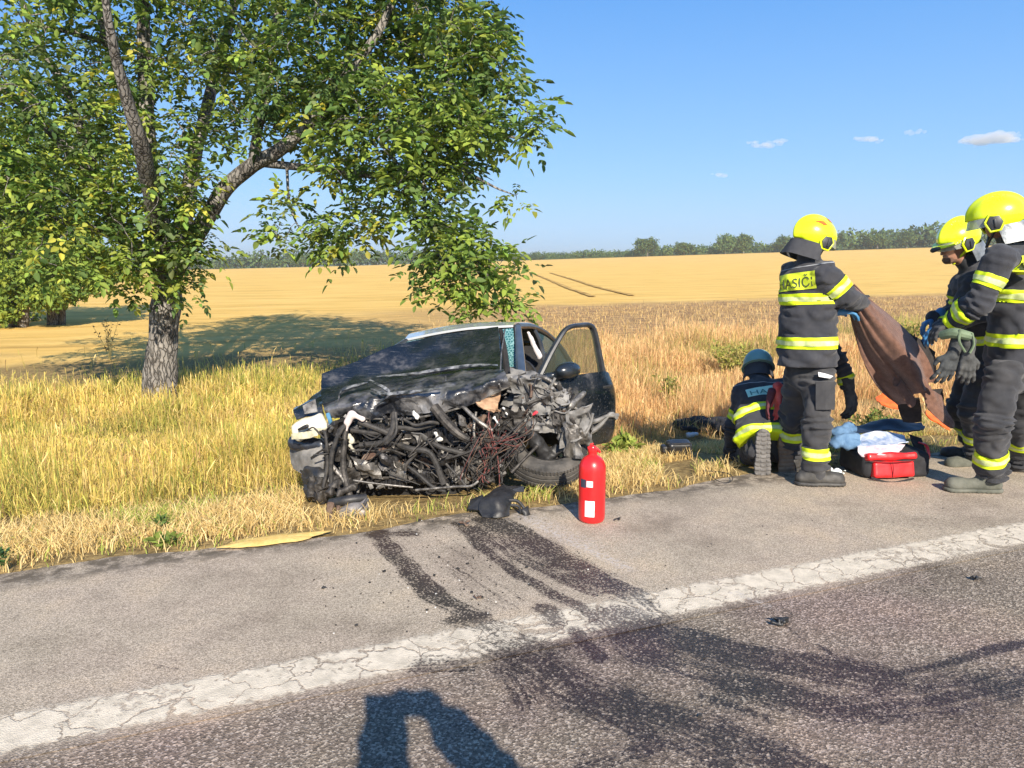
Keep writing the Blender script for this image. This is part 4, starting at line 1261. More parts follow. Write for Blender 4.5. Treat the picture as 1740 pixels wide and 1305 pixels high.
weed('thin dark dead weed standing at the field edge left of the trunk', fp(187, 612), 0.95, .35, 90, [(0.10, .08, .04), (.16, .13, .06)], 1, .06)
weed('green weed clump growing beside the red bag', fp(1500, 742), 0.20, .20, 260, gcol, 2, .05)
weed('bushy yellow-green weed behind the brown blanket', fp(1530, 610), 0.75, .75, 900, ycol + gcol[1:], 3, .09, 'bush', 14)
weed('faded yellow-green bush in the reddish grass above the kneeling firefighter', fp(1245, 640), 0.55, .55, 700, ycol, 4, .07, 'bush', 14)
weed('tall olive weed tuft halfway between open door and kneeling firefighter', fp(1135, 700), 0.55, .22, 260, ycol + [(.2, .2, .06)], 5, .06, 'weed', 12)
weed('small green sprig at the left picture edge by the asphalt', G(8, 965, 0), 0.10, .06, 60, [(0.03, .09, .03), (.05, .12, .03)], 6, .035)
weed('small green tuft on the mown straw left of the sand patch', G(285, 928, -.02), 0.06, .09, 60, [(0.10, .17, .03), (.2, .26, .05)], 7, .06)
weed('dark green low weed in the mown straw', G(275, 898, -.05), 0.06, .10, 60, [(0.06, .12, .03), (.1, .16, .03)], 8, .05)
weed('low green weed under the yellow sleeve of the hanging glove', fp(1470, 735), .28, .3, 200, gcol + ycol, 9, .05)
weed('fresh green grass tuft under the open car door', fp(1050, 775), .20, .25, 260, [(0.22, .30, .05), (.30, .34, .07)], 10, .09)
# ================================================================== THE WRECKED CAR
CB = Vector((-0.55, 6.9, -0.36))
car = thing('wrecked_car', 'dark crashed car with its front torn open, bonnet folded up and driver door open', 'car', CB)
# --- materials
def car_paint():
    m, n, l, b, out = new_mat('car_paint')
    tc = n.new('ShaderNodeTexCoord')
    nz = N(n, 'ShaderNodeTexNoise', Scale=3.2, Detail=8.0, Roughness=0.7); l.new(tc.outputs['Object'], nz.inputs['Vector'])
    sc = n.new('ShaderNodeMapping'); sc.inputs['Scale'].default_value = (3, 40, 22); sc.inputs['Rotation'].default_value = (0.3, 0.5, 0.2)
    l.new(tc.outputs['Object'], sc.inputs['Vector'])
    ns = N(n, 'ShaderNodeTexNoise', Scale=2.0, Detail=6.0, Roughness=0.75); l.new(sc.outputs[0], ns.inputs['Vector'])
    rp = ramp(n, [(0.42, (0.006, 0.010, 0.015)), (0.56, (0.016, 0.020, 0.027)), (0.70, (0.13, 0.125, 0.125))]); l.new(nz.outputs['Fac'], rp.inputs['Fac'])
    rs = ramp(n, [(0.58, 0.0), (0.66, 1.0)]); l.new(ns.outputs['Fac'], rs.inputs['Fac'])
    mx = n.new('ShaderNodeMix'); mx.data_type = 'RGBA'
    mu = n.new('ShaderNodeMath'); mu.operation = 'MULTIPLY'; mu.inputs[1].default_value = 0.5
    l.new(rs.outputs[0], mu.inputs[0]); l.new(mu.outputs[0], mx.inputs[0])
    l.new(rp.outputs[0], mx.inputs[6]); mx.inputs[7].default_value = (0.24, 0.235, 0.23, 1)
    l.new(mx.outputs[2], b.inputs['Base Color'])
    rr_ = ramp(n, [(0.35, 0.14), (0.7, 0.42)]); l.new(nz.outputs['Fac'], rr_.inputs['Fac']); l.new(rr_.outputs[0], b.inputs['Roughness'])
    b.inputs['Coat Weight'].default_value = 0.6; b.inputs['Coat Roughness'].default_value = 0.10
    b.inputs['Metallic'].default_value = 0.15
    return m
paint_m = car_paint()
scuff_m = M('scuffed_bonnet', (0.012, 0.014, 0.019), (0.30, 0.29, 0.285), scale=4.5, rough=0.20, rough2=0.45, coat=0.5, bump=0.35, bscale=45, lo=0.45, hi=0.80, detail=12)
roof_glare_m = M('roof_glare', (0.50, 0.51, 0.52), (0.60, 0.61, 0.61), scale=2, rough=0.2, coat=1.0)  # near-white base colour: sun glare on the dark car's roof painted in
black_m = M('black_plastic', (0.014, 0.014, 0.015), (0.035, 0.034, 0.033), scale=18, rough=0.42, bump=0.15)
rubber_m = M('hose_rubber', (0.010, 0.010, 0.010), (0.055, 0.050, 0.045), scale=20, rough=0.55, rough2=0.8, bump=0.1)
tyre_m = M('tyre_rubber', (0.030, 0.029, 0.027), (0.11, 0.10, 0.088), scale=9, rough=0.8, bump=0.2)
alu_m = M('cast_metal', (0.07, 0.065, 0.06), (0.34, 0.32, 0.29), scale=16, rough=0.4, rough2=0.7, metal=0.65, bump=0.3, bscale=70)
iron_m = M('dirty_iron', (0.015, 0.014, 0.013), (0.10, 0.09, 0.08), scale=14, rough=0.45, rough2=0.8, metal=0.45, bump=0.4, bscale=50)
block_m = M('oily_block', (0.010, 0.010, 0.011), (0.075, 0.072, 0.072), scale=24, rough=0.28, rough2=0.6, metal=0.4, bump=0.6, bscale=38)
rust_m = M('rusty_steel', (0.09, 0.05, 0.035), (0.20, 0.14, 0.10), scale=20, rough=0.7, metal=0.3, bump=0.3)
cream_m = M('cream_plastic', (0.46, 0.43, 0.33), (0.62, 0.59, 0.48), scale=6, rough=0.38, bump=0.1, bscale=12)
tan_m = M('torn_insulation', (0.26, 0.15, 0.085), (0.46, 0.30, 0.18), scale=12, rough=0.9, bump=0.5, bscale=25)
wire_m = M('red_brown_wire', (0.11, 0.028, 0.024), (0.24, 0.085, 0.075), scale=30, rough=0.55)
pink_m = M('pale_plastic', (0.58, 0.48, 0.45), (0.66, 0.58, 0.54), scale=20, rough=0.5)
grey_m = M('grey_panel', (0.085, 0.083, 0.078), (0.26, 0.25, 0.235), scale=7, rough=0.55, bump=0.2)
trim_m = M('window_trim', (0.02, 0.022, 0.026), (0.045, 0.05, 0.058), scale=10, rough=0.35, coat=0.3)
dark_m = M('cabin_dark', (0.012, 0.012, 0.013), (0.03, 0.028, 0.027), scale=10, rough=0.85)
airbag_m = M('airbag_cloth', (0.66, 0.60, 0.60), (0.78, 0.74, 0.74), scale=10, rough=0.9)
chip_m = M('chip_white', (0.62, 0.62, 0.58), (0.75, 0.74, 0.7), scale=10, rough=0.5)
glass_crazed = glass_mat('crazed_glass', (0.07, 0.26, 0.28), rough=0.12, fac=0.45, cracks=1.0)
glass_m = glass_mat('side_glass', (0.10, 0.22, 0.26), rough=0.03, fac=0.38)
door_glass_m = glass_mat('door_glass', (0.20, 0.22, 0.16), rough=0.04, fac=0.16)

def grid_from_rows(rows, nu, nv):
    R_ = [catmull(r, nu) for r in rows]
    cols = [catmull([r[k] for r in R_], nv) for k in range(len(R_[0]))]
    return [[cols[k][i] for k in range(len(cols))] for i in range(len(cols[0]))]
def crumple(grid, amp, freq, seed, axis=None, ramp_=None, sharp=True, facet=False):
    g = np.array([[tuple(q) for q in r] for r in grid], float)
    du = np.gradient(g, axis=1); dv = np.gradient(g, axis=0)
    nn = np.cross(du, dv); nn /= (np.linalg.norm(nn, axis=2, keepdims=True)+1e-9)
    x, y, z = g[..., 0], g[..., 1], g[..., 2]
    a = fbm(x*freq+seed, y*freq, z*freq+seed, 3)
    if facet:
        xr, yr, zr_ = x*.8+z*.6, y*.7-x*.3, z*.8-x*.6+y*.3
        a = .6*noise3(xr*freq+seed, yr*freq, zr_*freq, True) + .4*noise3((xr-zr_)*freq*1.4+seed, yr*freq*1.3, (zr_+xr)*freq*1.4, True)
    if sharp: a = np.abs(a-0.5)*2 - 0.25
    else: a = a-0.5
    if ramp_ is not None: a = a*ramp_
    g = g + nn*(a*amp)[..., None]
    return [[Vector(q) for q in r] for r in g]
def px(rows): return [[P(*q) for q in r] for r in rows]

# --- bonnet: smooth upper sheet folded up before the windscreen
up_rows = px([
 [(547, 637, 6.05), (600, 618, 6.2), (665, 590, 6.35), (740, 570, 6.5), (800, 560, 6.55), (846, 553, 6.5)],
 [(546, 664, 5.88), (602, 648, 5.98), (668, 634, 6.08), (742, 616, 6.15), (802, 602, 6.18), (850, 596, 6.12)],
 [(548, 688, 5.70), (606, 672, 5.76), (668, 654, 5.80), (742, 640, 5.82), (802, 632, 5.80), (856, 630, 5.74)]])
g = grid_from_rows(up_rows, 14, 20)
hh, ww = len(g), len(g[0])
ru = np.ones((hh, 1))*np.linspace(.35, 1.2, ww)[None]
mb = MB(); mb.sheet(crumple(crumple(g, 0.03, 2.6, 3.0, sharp=False), 0.05, 4.0, 8.0, ramp_=ru, sharp=False, facet=True), 0.012)
bonnet = mb.build('bonnet', paint_m, car, auto=16)
lo_rows = px([
 [(548, 686, 5.71), (606, 670, 5.77), (668, 652, 5.81), (742, 638, 5.83), (802, 630, 5.81), (856, 628, 5.75)],
 [(552, 696, 5.60), (598, 684, 5.55), (640, 662, 5.62), (742, 656, 5.55), (806, 648, 5.50), (858, 636, 5.55)],
 [(554, 700, 5.60), (600, 696, 5.52), (655, 674, 5.48), (740, 672, 5.44), (806, 662, 5.40), (862, 644, 5.44)],
 [(558, 706, 5.62), (616, 708, 5.55), (688, 709, 5.50), (752, 698, 5.47), (806, 680, 5.46), (866, 652, 5.45)]])
g = grid_from_rows(lo_rows, 22, 20)
hh = len(g)
rm = np.linspace(0.25, 1, hh)[:, None]*np.ones((1, len(g[0])))
g = crumple(g, 0.26, 4.6, 1.7, ramp_=rm, sharp=False, facet=True)
g = crumple(g, 0.07, 9.0, 6.1, ramp_=rm, facet=True)
mb = MB(); mb.sheet(g, 0.008)
mb.build('bonnet_fold', scuff_m, bonnet, auto=14)
mb = MB()
mb.tube([P(858, 560, 6.45), P(852, 600, 6.05), P(850, 640, 5.62)], .006, seg=5)
mb.tube([P(560, 708, 5.6), P(620, 711, 5.53), P(690, 712, 5.49), P(752, 701, 5.46), P(806, 684, 5.45), P(866, 656, 5.44)], .007, seg=5)
mb.tube([P(757, 640, 5.78), P(758, 668, 5.42), P(748, 696, 5.46)], .006, seg=5)
mb.build('bonnet_lip', alu_m, bonnet)
# sharp bright creases across the folded sheet
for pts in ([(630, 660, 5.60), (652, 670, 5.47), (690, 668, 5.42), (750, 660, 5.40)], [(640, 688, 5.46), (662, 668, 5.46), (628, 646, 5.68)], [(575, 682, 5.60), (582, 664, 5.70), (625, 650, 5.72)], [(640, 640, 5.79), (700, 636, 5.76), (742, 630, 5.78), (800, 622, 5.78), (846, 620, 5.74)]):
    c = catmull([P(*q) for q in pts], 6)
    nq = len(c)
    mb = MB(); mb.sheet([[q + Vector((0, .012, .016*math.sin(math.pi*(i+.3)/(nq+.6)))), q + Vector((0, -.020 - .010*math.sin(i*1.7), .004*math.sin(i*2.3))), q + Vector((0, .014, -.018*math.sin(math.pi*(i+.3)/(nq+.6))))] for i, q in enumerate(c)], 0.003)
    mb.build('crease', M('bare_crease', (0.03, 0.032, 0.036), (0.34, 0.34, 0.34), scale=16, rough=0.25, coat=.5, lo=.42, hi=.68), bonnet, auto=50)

# --- roof, pillars, side
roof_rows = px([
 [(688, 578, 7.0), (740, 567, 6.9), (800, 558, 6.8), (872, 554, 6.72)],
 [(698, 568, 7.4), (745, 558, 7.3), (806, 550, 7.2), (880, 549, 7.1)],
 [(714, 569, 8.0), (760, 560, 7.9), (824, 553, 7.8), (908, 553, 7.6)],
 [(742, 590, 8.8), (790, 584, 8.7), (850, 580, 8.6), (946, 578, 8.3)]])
mb = MB(); mb.sheet(grid_from_rows(roof_rows, 8, 8), 0.02); mb.build('roof', roof_glare_m, car, auto=40)
back_rows = px([
 [(742, 592, 8.82), (790, 586, 8.72), (850, 582, 8.62), (944, 580, 8.32)],
 [(730, 625, 9.2), (790, 620, 9.1), (860, 618, 9.0), (966, 612, 8.7)],
 [(725, 700, 9.4), (790, 700, 9.3), (860, 700, 9.2), (980, 690, 8.9)]])
mb = MB(); mb.sheet(grid_from_rows(back_rows, 6, 6), 0.02); mb.build('tailgate', paint_m, car, auto=40)
mb = MB(); mb.tube([P(690, 580, 7.0), P(668, 594, 6.75), P(648, 606, 6.6)], .028, seg=8); mb.build('pillar', trim_m, car)
mb = MB(); mb.sheet(grid_from_rows(px([[(690, 581, 6.98), (672, 592, 6.8), (650, 606, 6.62)], [(745, 572, 6.88), (745, 590, 6.7), (745, 612, 6.5)], [(800, 565, 6.78), (800, 590, 6.6), (800, 625, 6.4)], [(872, 558, 6.70), (876, 600, 6.45), (880, 640, 6.15)]]), 6, 6), 0.006)
mb.build('windscreen', glass_crazed, car)
mb = MB(); mb.tube([P(880, 555, 6.72), P(883, 590, 6.42), P(886, 640, 6.02)], [.030, .036, .045], seg=8, flat=0.7); mb.build('pillar', M('pillar_blue', (0.035, 0.05, 0.075), (0.06, 0.08, 0.11), scale=8, rough=.3, coat=.5), car)
mb = MB(); mb.tube([P(851, 562, 6.55), P(858, 600, 6.25), P(863, 650, 5.85)], [.02, .026, .03], seg=8); mb.build('pillar', dark_m, car)
mb = MB(); mb.tube([P(905, 556, 7.35), P(918, 585, 7.35), P(930, 650, 7.3)], [.03, .035, .045], seg=8, flat=.7); mb.build('pillar', trim_m, car)
mb = MB(); mb.tube([P(880, 554, 6.75), P(908, 556, 7.35), P(934, 572, 7.95), P(958, 600, 8.35), P(975, 632, 8.6), P(984, 660, 8.7)], [.028, .028, .03, .035, .04, .04], seg=8); mb.build('roof_rail', trim_m, car)
mb = MB(); mb.sheet(grid_from_rows(px([[(909, 562, 7.4), (936, 578, 7.95), (956, 602, 8.32), (972, 634, 8.55)], [(922, 600, 7.38), (940, 612, 7.9), (952, 622, 8.25), (966, 640, 8.5)], [(930, 642, 7.3), (940, 643, 7.85), (952, 644, 8.2), (962, 646, 8.45)]]), 5, 5), 0.005)
mb.build('rear_side_window', glass_m, car)
mb = MB(); mb.sheet(grid_from_rows(px([[(884, 640, 6.05), (930, 644, 7.3), (984, 655, 8.65)], [(890, 700, 6.1), (935, 700, 7.35), (990, 700, 8.7)], [(890, 755, 6.15), (935, 748, 7.4), (985, 735, 8.7)]]), 6, 6), 0.03); mb.build('rear_door', paint_m, car)
mb = MB(); mb.sheet(grid_from_rows(px([[(640, 612, 6.6), (700, 610, 8.0), (735, 600, 9.0)], [(610, 690, 6.6), (680, 690, 8.0), (730, 690, 9.2)], [(610, 780, 6.6), (680, 765, 8.0), (730, 750, 9.2)]]), 6, 6), 0.03); mb.build('side_panel', paint_m, car)
# cabin: floor, dashboard, two seats, deployed airbag
mb = MB(); mb.box((P(780, 760, 7.4)), (1.3, 2.0, 0.08), Matrix.Rotation(R(-17), 3, 'Z')); mb.build('cabin_floor', dark_m, car)
mb = MB(); mb.box(P(770, 650, 6.55), (1.28, 0.35, 0.35), Matrix.Rotation(R(-17), 3, 'Z'), bev=.06); mb.build('dashboard', dark_m, car)
mb = MB(); mb.box(P(770, 710, 6.45), (1.32, 0.06, 0.55), Matrix.Rotation(R(-17), 3, 'Z'), bev=.01); mb.build('firewall', dark_m, car)
for px_, py_, y_ in ((905, 650, 7.35), (770, 650, 7.5)):
    mb = MB(); rz = Matrix.Rotation(R(-17), 3, 'Z')
    mb.box(P(px_, py_, y_), (.42, .14, .58), rz @ Matrix.Rotation(R(-14), 3, 'X'), bev=.05)
    mb.box(P(px_, py_-48, y_+.08), (.22, .09, .16), rz, bev=.035)
    mb.box(P(px_-6, py_+50, y_-.3), (.44, .46, .14), rz, bev=.05)
    mb.build('seat', dark_m, car)
def airbag(p):
    a, b_ = P(898, 566, 7.05), P(916, 606, 7.15)
    return sd_cone(p, a, b_, 0.018, 0.030) + (noise3(p[..., 0]*30, p[..., 1]*30, p[..., 2]*30)-.5)*0.012
a_, b_ = np.array(P(898, 566, 7.05)), np.array(P(916, 606, 7.15))
implicit_obj('airbag', airbag, np.minimum(a_, b_)-.06, np.maximum(a_, b_)+.06, .008, airbag_m, car)
mb = MB(); mb.lathe([(0.165, -.012), (0.18, 0), (0.165, .012), (.15, 0), (.165, -.012)], P(880, 640, 6.85), (0.1, -.9, .45), cap=False); mb.build('steering_wheel', black_m, car)

# --- open driver door (hinge near the torn wing, outer skin towards the camera)
H0, H1 = P(908, 640, 5.92), P(1037, 668, 6.52)
dd = (H1 - H0); dd.z = 0; dlen = dd.length; dd.normalize()
dn = Vector((dd.y, -dd.x, 0))                 # outward (towards the camera)
def dpt(px_, py_, off=0.0):
    """point of the door plane seen at a photo pixel"""
    q0 = P(px_, py_, 6.0); q1 = P(px_, py_, 6.9)
    e = q1 - q0; t = -((q0 - H0).dot(dn))/e.dot(dn)
    return q0 + e*t + dn*off
skin_rows = [[(905, 645, 0.00), (950, 640, .025), (1000, 633, .03), (1022, 632, .022), (1032, 642, 0)],
             [(904, 668, .03), (950, 664, .055), (1000, 660, .06), (1028, 660, .05), (1038, 664, .01)],
             [(906, 690, .03), (950, 688, .045), (1000, 686, .05), (1030, 686, .04), (1039, 688, .01)],
             [(908, 720, .01), (950, 722, .03), (1000, 720, .035), (1030, 720, .03), (1039, 722, .0)],
             [(912, 750, -.02), (950, 755, .0), (1000, 754, .0), (1028, 750, .0), (1038, 744, -.02)]]
g = grid_from_rows([[dpt(*q) for q in r] for r in skin_rows], 6, 6)
hh, ww = len(g), len(g[0])
rampd = np.linspace(0, 1, hh)[:, None]*np.ones((1, ww))
mb = MB(); mb.sheet(crumple(g, 0.05, 3.5, 9.0, ramp_=rampd, sharp=False), 0.06)
door = mb.build('front_door', paint_m, car, auto=40)
frame_pts = [(916, 640), (936, 600), (956, 566), (968, 556), (984, 553), (1002, 553), (1010, 566), (1017, 600), (1024, 638)]
mb = MB(); mb.tube([dpt(*q, .0) for q in frame_pts], [.034, .03, .028, .028, .028, .03, .032, .034, .04], seg=8, sm=5, flat=.7); mb.build('window_frame', trim_m, door)
inner = [[(926, 634), (946, 600), (964, 570), (985, 562), (1000, 562)], [(950, 634), (962, 610), (974, 590), (992, 580), (1006, 580)], [(975, 633), (984, 616), (994, 605), (1004, 602), (1012, 602)], [(1000, 632), (1005, 625), (1010, 620), (1014, 618), (1017, 632)]]
rows = []
for t in np.linspace(0, 1, 9):
    rows.append([dpt(px_, 634 - (634-top)*t) for px_, top in ((922, 632), (936, 606), (950, 582), (962, 566), (975, 560), (990, 559), (1003, 560), (1008, 566), (1014, 598), (1019, 630))])
mb = MB(); mb.sheet(rows, .004); mb.build('window_pane', door_glass_m, door)
mb = MB(); mb.box(dpt(1020, 655, .065), (.13, .05, .03), Matrix((dd, -dn, Vector((0, 0, 1)))).transposed(), bev=.012); mb.box(dpt(1024, 651, .052), (.09, .03, .06), Matrix((dd, -dn, Vector((0, 0, 1)))).transposed(), bev=.012); mb.build('handle', black_m, door)
mc = dpt(950, 627, .10)
def mirror(p):
    d = sd_ell(p, mc, dd, dn, (0, 0, 1), (.125, .075, .068))
    return smin(d, sd_cone(p, mc + Vector((-.08, 0, -.04)), dpt(924, 640, .02), .035, .03), .03)
implicit_obj('mirror', mirror, np.array(mc)-.26, np.array(mc)+.26, .012, M('mirror_paint', (.010, .014, .018), (.018, .022, .027), scale=6, rough=.22, coat=.7), door)
mb = MB()
for q in ([(975, 715), (1000, 712), (1018, 704), (1036, 703)], [(980, 735), (1004, 722), (1024, 700), (1034, 708)]):
    mb.tube([dpt(a, b_, .09) for a, b_ in q], [.03, .02, .015, .02], seg=6)
mb.build('torn_trim', grey_m, door)

# --- right front wheel lying almost flat
wc = P(928, 768, 5.60); wax = Vector((0.06, -0.47, 0.88)).normalized()
mb = MB()
prof = [(.185, -.085), (.20, -.10), (.255, -.105), (.285, -.092), (.298, -.075), (.300, -.052), (.291, -.048), (.291, -.042), (.301, -.038), (.302, -.008), (.292, -.004), (.292, .004), (.302, .008), (.301, .038), (.291, .042), (.291, .048), (.300, .052), (.298, .075), (.285, .092), (.255, .105), (.20, .10), (.185, .085)]
mb.lathe(prof + [prof[0]], wc, wax, seg=56, cap=False)
wheel = mb.build('wheel', tyre_m, car, auto=28)
# tread blocks
mb = MB()
axu = wax.cross(Vector((.3, .9, .1))).normalized(); axv = wax.cross(axu)
for k in range(72):
    an = 2*math.pi*k/72
    rd = axu*math.cos(an) + axv*math.sin(an); tg = wax.cross(rd)
    for hgt in (-.064, .064):
        mb.box(wc + rd*.299 + wax*hgt, (.014, .012, .026), Matrix((tg, rd, wax)).transposed())
tag(mb.build('tread_block', tyre_m, wheel), kind='stuff')
mb = MB(); mb.lathe([(.185, .086), (.190, .094), (.176, .09), (.165, .05), (.16, -.06), (.186, -.088)], wc, wax, seg=40, cap=False); mb.build('rim', black_m, wheel)
mb = MB()
for k in range(5):
    an = 2*math.pi*k/5 + .3
    rd = axu*math.cos(an) + axv*math.sin(an)
    mb.tube([wc + wax*.0, wc + rd*.09 + wax*.01, wc + rd*.172 + wax*-.02], [.035, .022, .02], seg=6)
mb.build('spokes', iron_m, wheel)
# knuckle, strut and brake above the wheel
def lump(name, spec, mat, h=.012, nz=0.012, fq=22, k=.02, parent=None):
    """spec: list of (pxA, pyA, YA, pxB, pyB, YB, rA, rB)"""
    A = [(P(a, b_, c), P(d, e, f_), r0, r1) for a, b_, c, d, e, f_, r0, r1 in spec]
    pts = np.array([tuple(q) for s in A for q in s[:2]]); rm_ = max(max(s[2:]) for s in A)
    def fn(p):
        d = None
        for a, b_, r0, r1 in A:
            q = sd_cone(p, a, b_, r0, r1)
            d = q if d is None else smin(d, q, k)
        return d + (fbm(p[..., 0]*fq, p[..., 1]*fq, p[..., 2]*fq, 2)-.5)*2*nz
    return implicit_obj(name, fn, pts.min(0)-rm_-.03, pts.max(0)+rm_+.03, h, mat, parent or car)
lump('wheel_hub', [(905, 740, 5.45, 930, 775, 5.5, .05, .06), (930, 775, 5.5, 955, 760, 5.5, .05, .035), (900, 735, 5.5, 915, 725, 5.6, .03, .03)], black_m, nz=.02)
lump('knuckle', [(985, 735, 5.45, 965, 770, 5.5, .045, .04), (985, 735, 5.45, 1000, 750, 5.5, .05, .03), (950, 700, 5.5, 960, 765, 5.48, .022, .03), (1000, 710, 5.6, 985, 735, 5.45, .03, .04)], alu_m, nz=.04, fq=30)
lump('strut', [(968, 690, 5.5, 992, 668, 5.6, .028, .022), (935, 700, 5.55, 968, 690, 5.5, .02, .03)], alu_m, nz=.01)
mb = MB(); mb.sheet(crumple(grid_from_rows(px([[(862, 745, 5.55), (890, 730, 5.6), (925, 728, 5.62)], [(870, 718, 5.7), (900, 708, 5.72), (935, 712, 5.7)], [(880, 700, 5.8), (910, 694, 5.8), (942, 700, 5.75)]]), 6, 6), .05, 7, 2), .015); mb.build('wheel_arch_liner', grey_m, car, auto=30)

# --- engine bay
rz17 = Matrix.Rotation(R(-17), 3, 'Z')
mb = MB()
mb.box(P(690, 775, 6.05), (1.15, .75, .56), rz17, bev=.05)
mb.build('engine_bay_shell', dark_m, car)
def ribbed(c, w, h, d, nr, name, mat, rot, parent=None):
    mb = MB(); mb.box(c, (w, d, h), rot, bev=.02)
    for k in range(nr):
        off = rot @ Vector(((k+.5)/nr*w - w/2, -d/2-.008, 0)); mb.box(Vector(c)+off, (w/nr*.45, .03, h*.86), rot, bev=.004)
    return mb.build(name, mat, parent or car, auto=30)
ribbed(P(640, 760, 5.66), .22, .16, .16, 8, 'alternator', block_m, rz17)
ribbed(P(602, 738, 5.62), .13, .11, .12, 7, 'intake_filter', M('intake_metal', (.06, .055, .045), (.18, .165, .14), scale=20, rough=.5, metal=.4, bump=.3), rz17)
ribbed(P(715, 775, 5.66), .24, .30, .18, 5, 'engine_block', block_m, rz17)
ribbed(P(660, 812, 5.60), .34, .07, .2, 9, 'sump', block_m, rz17)
ribbed(P(785, 800, 5.62), .16, .16, .16, 6, 'gearbox', grey_m, rz17)
ribbed(P(740, 708, 5.75), .30, .08, .2, 6, 'inlet_manifold', block_m, rz17)
for px_, py_, s in ((770, 745, .05), (812, 765, .05), (575, 770, .06), (800, 790, .045), (700, 740, .05), (655, 790, .05), (735, 800, .045), (620, 800, .05)):
    mb = MB(); mb.lathe([(.2*s, -.35*s), (s, -.35*s), (s*.98, -.1*s), (s*.75, -.05*s), (s*.75, .08*s), (s, .12*s), (s, .35*s), (s*.35, .4*s), (s*.3, .6*s)], P(px_, py_, 5.48), (random.uniform(-.5, .2), -1, random.uniform(-.2, .5)), seg=18); mb.build('pulley', random.choice([block_m, iron_m]), car)
mb = MB(); mb.box(P(676, 806, 5.42), (.13, .012, .075), rz17 @ Matrix.Rotation(R(8), 3, 'Y'), bev=.003); mb.build('metal_plate', alu_m, car)
# hoses that can be followed by eye: (pixels + distance), radius, material
HOSES = [
 ([(612, 715, 5.40), (640, 728, 5.38), (668, 742, 5.40)], .024, rubber_m),
 ([(596, 712, 5.38), (575, 735, 5.34), (562, 770, 5.32), (562, 815, 5.32), (566, 845, 5.30)], .020, rubber_m),
 ([(592, 722, 5.40), (583, 760, 5.36), (586, 800, 5.34), (592, 838, 5.30), (598, 858, 5.26)], [.022, .026, .03, .022], iron_m),
 ([(598, 732, 5.42), (640, 738, 5.40), (676, 728, 5.40), (702, 726, 5.42), (740, 722, 5.44)], .020, rubber_m),
 ([(668, 702, 5.42), (667, 735, 5.36), (650, 752, 5.36), (612, 758, 5.40)], .026, rubber_m),
 ([(672, 704, 5.40), (674, 738, 5.34), (655, 758, 5.34)], .014, rubber_m),
 ([(690, 714, 5.40), (708, 722, 5.38), (730, 716, 5.38), (745, 718, 5.40)], .014, rubber_m),
 ([(735, 692, 5.42), (760, 715, 5.36), (780, 735, 5.32), (795, 750, 5.32)], [.045, .042, .036, .03], iron_m),
 ([(672, 752, 5.42), (700, 762, 5.36), (726, 770, 5.34), (742, 790, 5.34), (752, 820, 5.34)], [.028, .026, .026, .03], rubber_m),
 ([(718, 744, 5.42), (745, 758, 5.36), (770, 768, 5.36), (800, 775, 5.38)], .024, rubber_m),
 ([(716, 742, 5.40), (706, 768, 5.36), (690, 788, 5.36), (688, 800, 5.36)], .014, iron_m),
 ([(695, 790, 5.38), (712, 808, 5.34), (735, 826, 5.30), (760, 834, 5.28)], .016, rubber_m),
 ([(785, 690, 5.45), (812, 712, 5.36), (838, 730, 5.34)], [.016, .018, .016], alu_m),
 ([(806, 700, 5.42), (806, 730, 5.38), (808, 758, 5.38)], .012, alu_m),
 ([(838, 730, 5.36), (815, 745, 5.36), (800, 770, 5.36), (798, 800, 5.36)], .012, rubber_m),
 ([(770, 780, 5.36), (795, 768, 5.34), (815, 758, 5.34)], .010, rubber_m),
 ([(602, 816, 5.30), (640, 822, 5.28), (704, 826, 5.28)], .008, alu_m),
 ([(708, 830, 5.28), (770, 830, 5.26), (800, 824, 5.24), (810, 818, 5.26)], .011, alu_m),
 ([(870, 805, 5.28), (890, 780, 5.34), (912, 760, 5.40)], [.014, .012, .016], iron_m),
 ([(548, 730, 5.46), (556, 740, 5.42), (556, 790, 5.4), (548, 830, 5.36)], .016, rubber_m),
 ([(560, 790, 5.36), (582, 812, 5.32), (590, 826, 5.32)], [.02, .018, .02], alu_m),
 ([(530, 780, 5.5), (545, 768, 5.46), (560, 762, 5.42)], .009, rubber_m),
 ([(520, 730, 5.46), (535, 724, 5.42), (545, 738, 5.42), (552, 745, 5.42)], .007, rubber_m),
 ([(640, 770, 5.4), (660, 765, 5.38), (690, 775, 5.4)], .010, iron_m),
 ([(760, 790, 5.36), (775, 810, 5.34), (790, 828, 5.32)], .012, rubber_m),
 ([(905, 640, 5.7), (925, 642, 5.65), (948, 656, 5.6), (962, 668, 5.58)], [.018, .022, .02, .016], alu_m),
 ([(888, 640, 5.72), (900, 655, 5.66), (925, 670, 5.6), (945, 660, 5.6)], [.014, .016, .016], iron_m),
 ([(870, 660, 5.66), (890, 650, 5.62), (905, 660, 5.6)], .012, iron_m),
 ([(955, 700, 5.56), (975, 690, 5.55), (1000, 715, 5.6)], .014, alu_m),
 ([(865, 700, 5.55), (895, 708, 5.5), (930, 700, 5.5), (950, 705, 5.5)], .010, rust_m),
 ([(900, 730, 5.46), (903, 705, 5.5), (896, 695, 5.55)], .010, black_m),
]
for pts, r, m_ in HOSES:
    pts = [(a + random.uniform(-3, 3), b_ + random.uniform(-3, 3), c) for a, b_, c in pts]
    mb = MB(); mb.tube([P(*q) for q in pts], [.86*k_ for k_ in r] if isinstance(r, list) else [r*.86, r*.8, r*.9, r*.82], seg=9, sm=5)
    mb.build('hose' if m_ in (rubber_m, black_m) else 'pipe', m_, car)
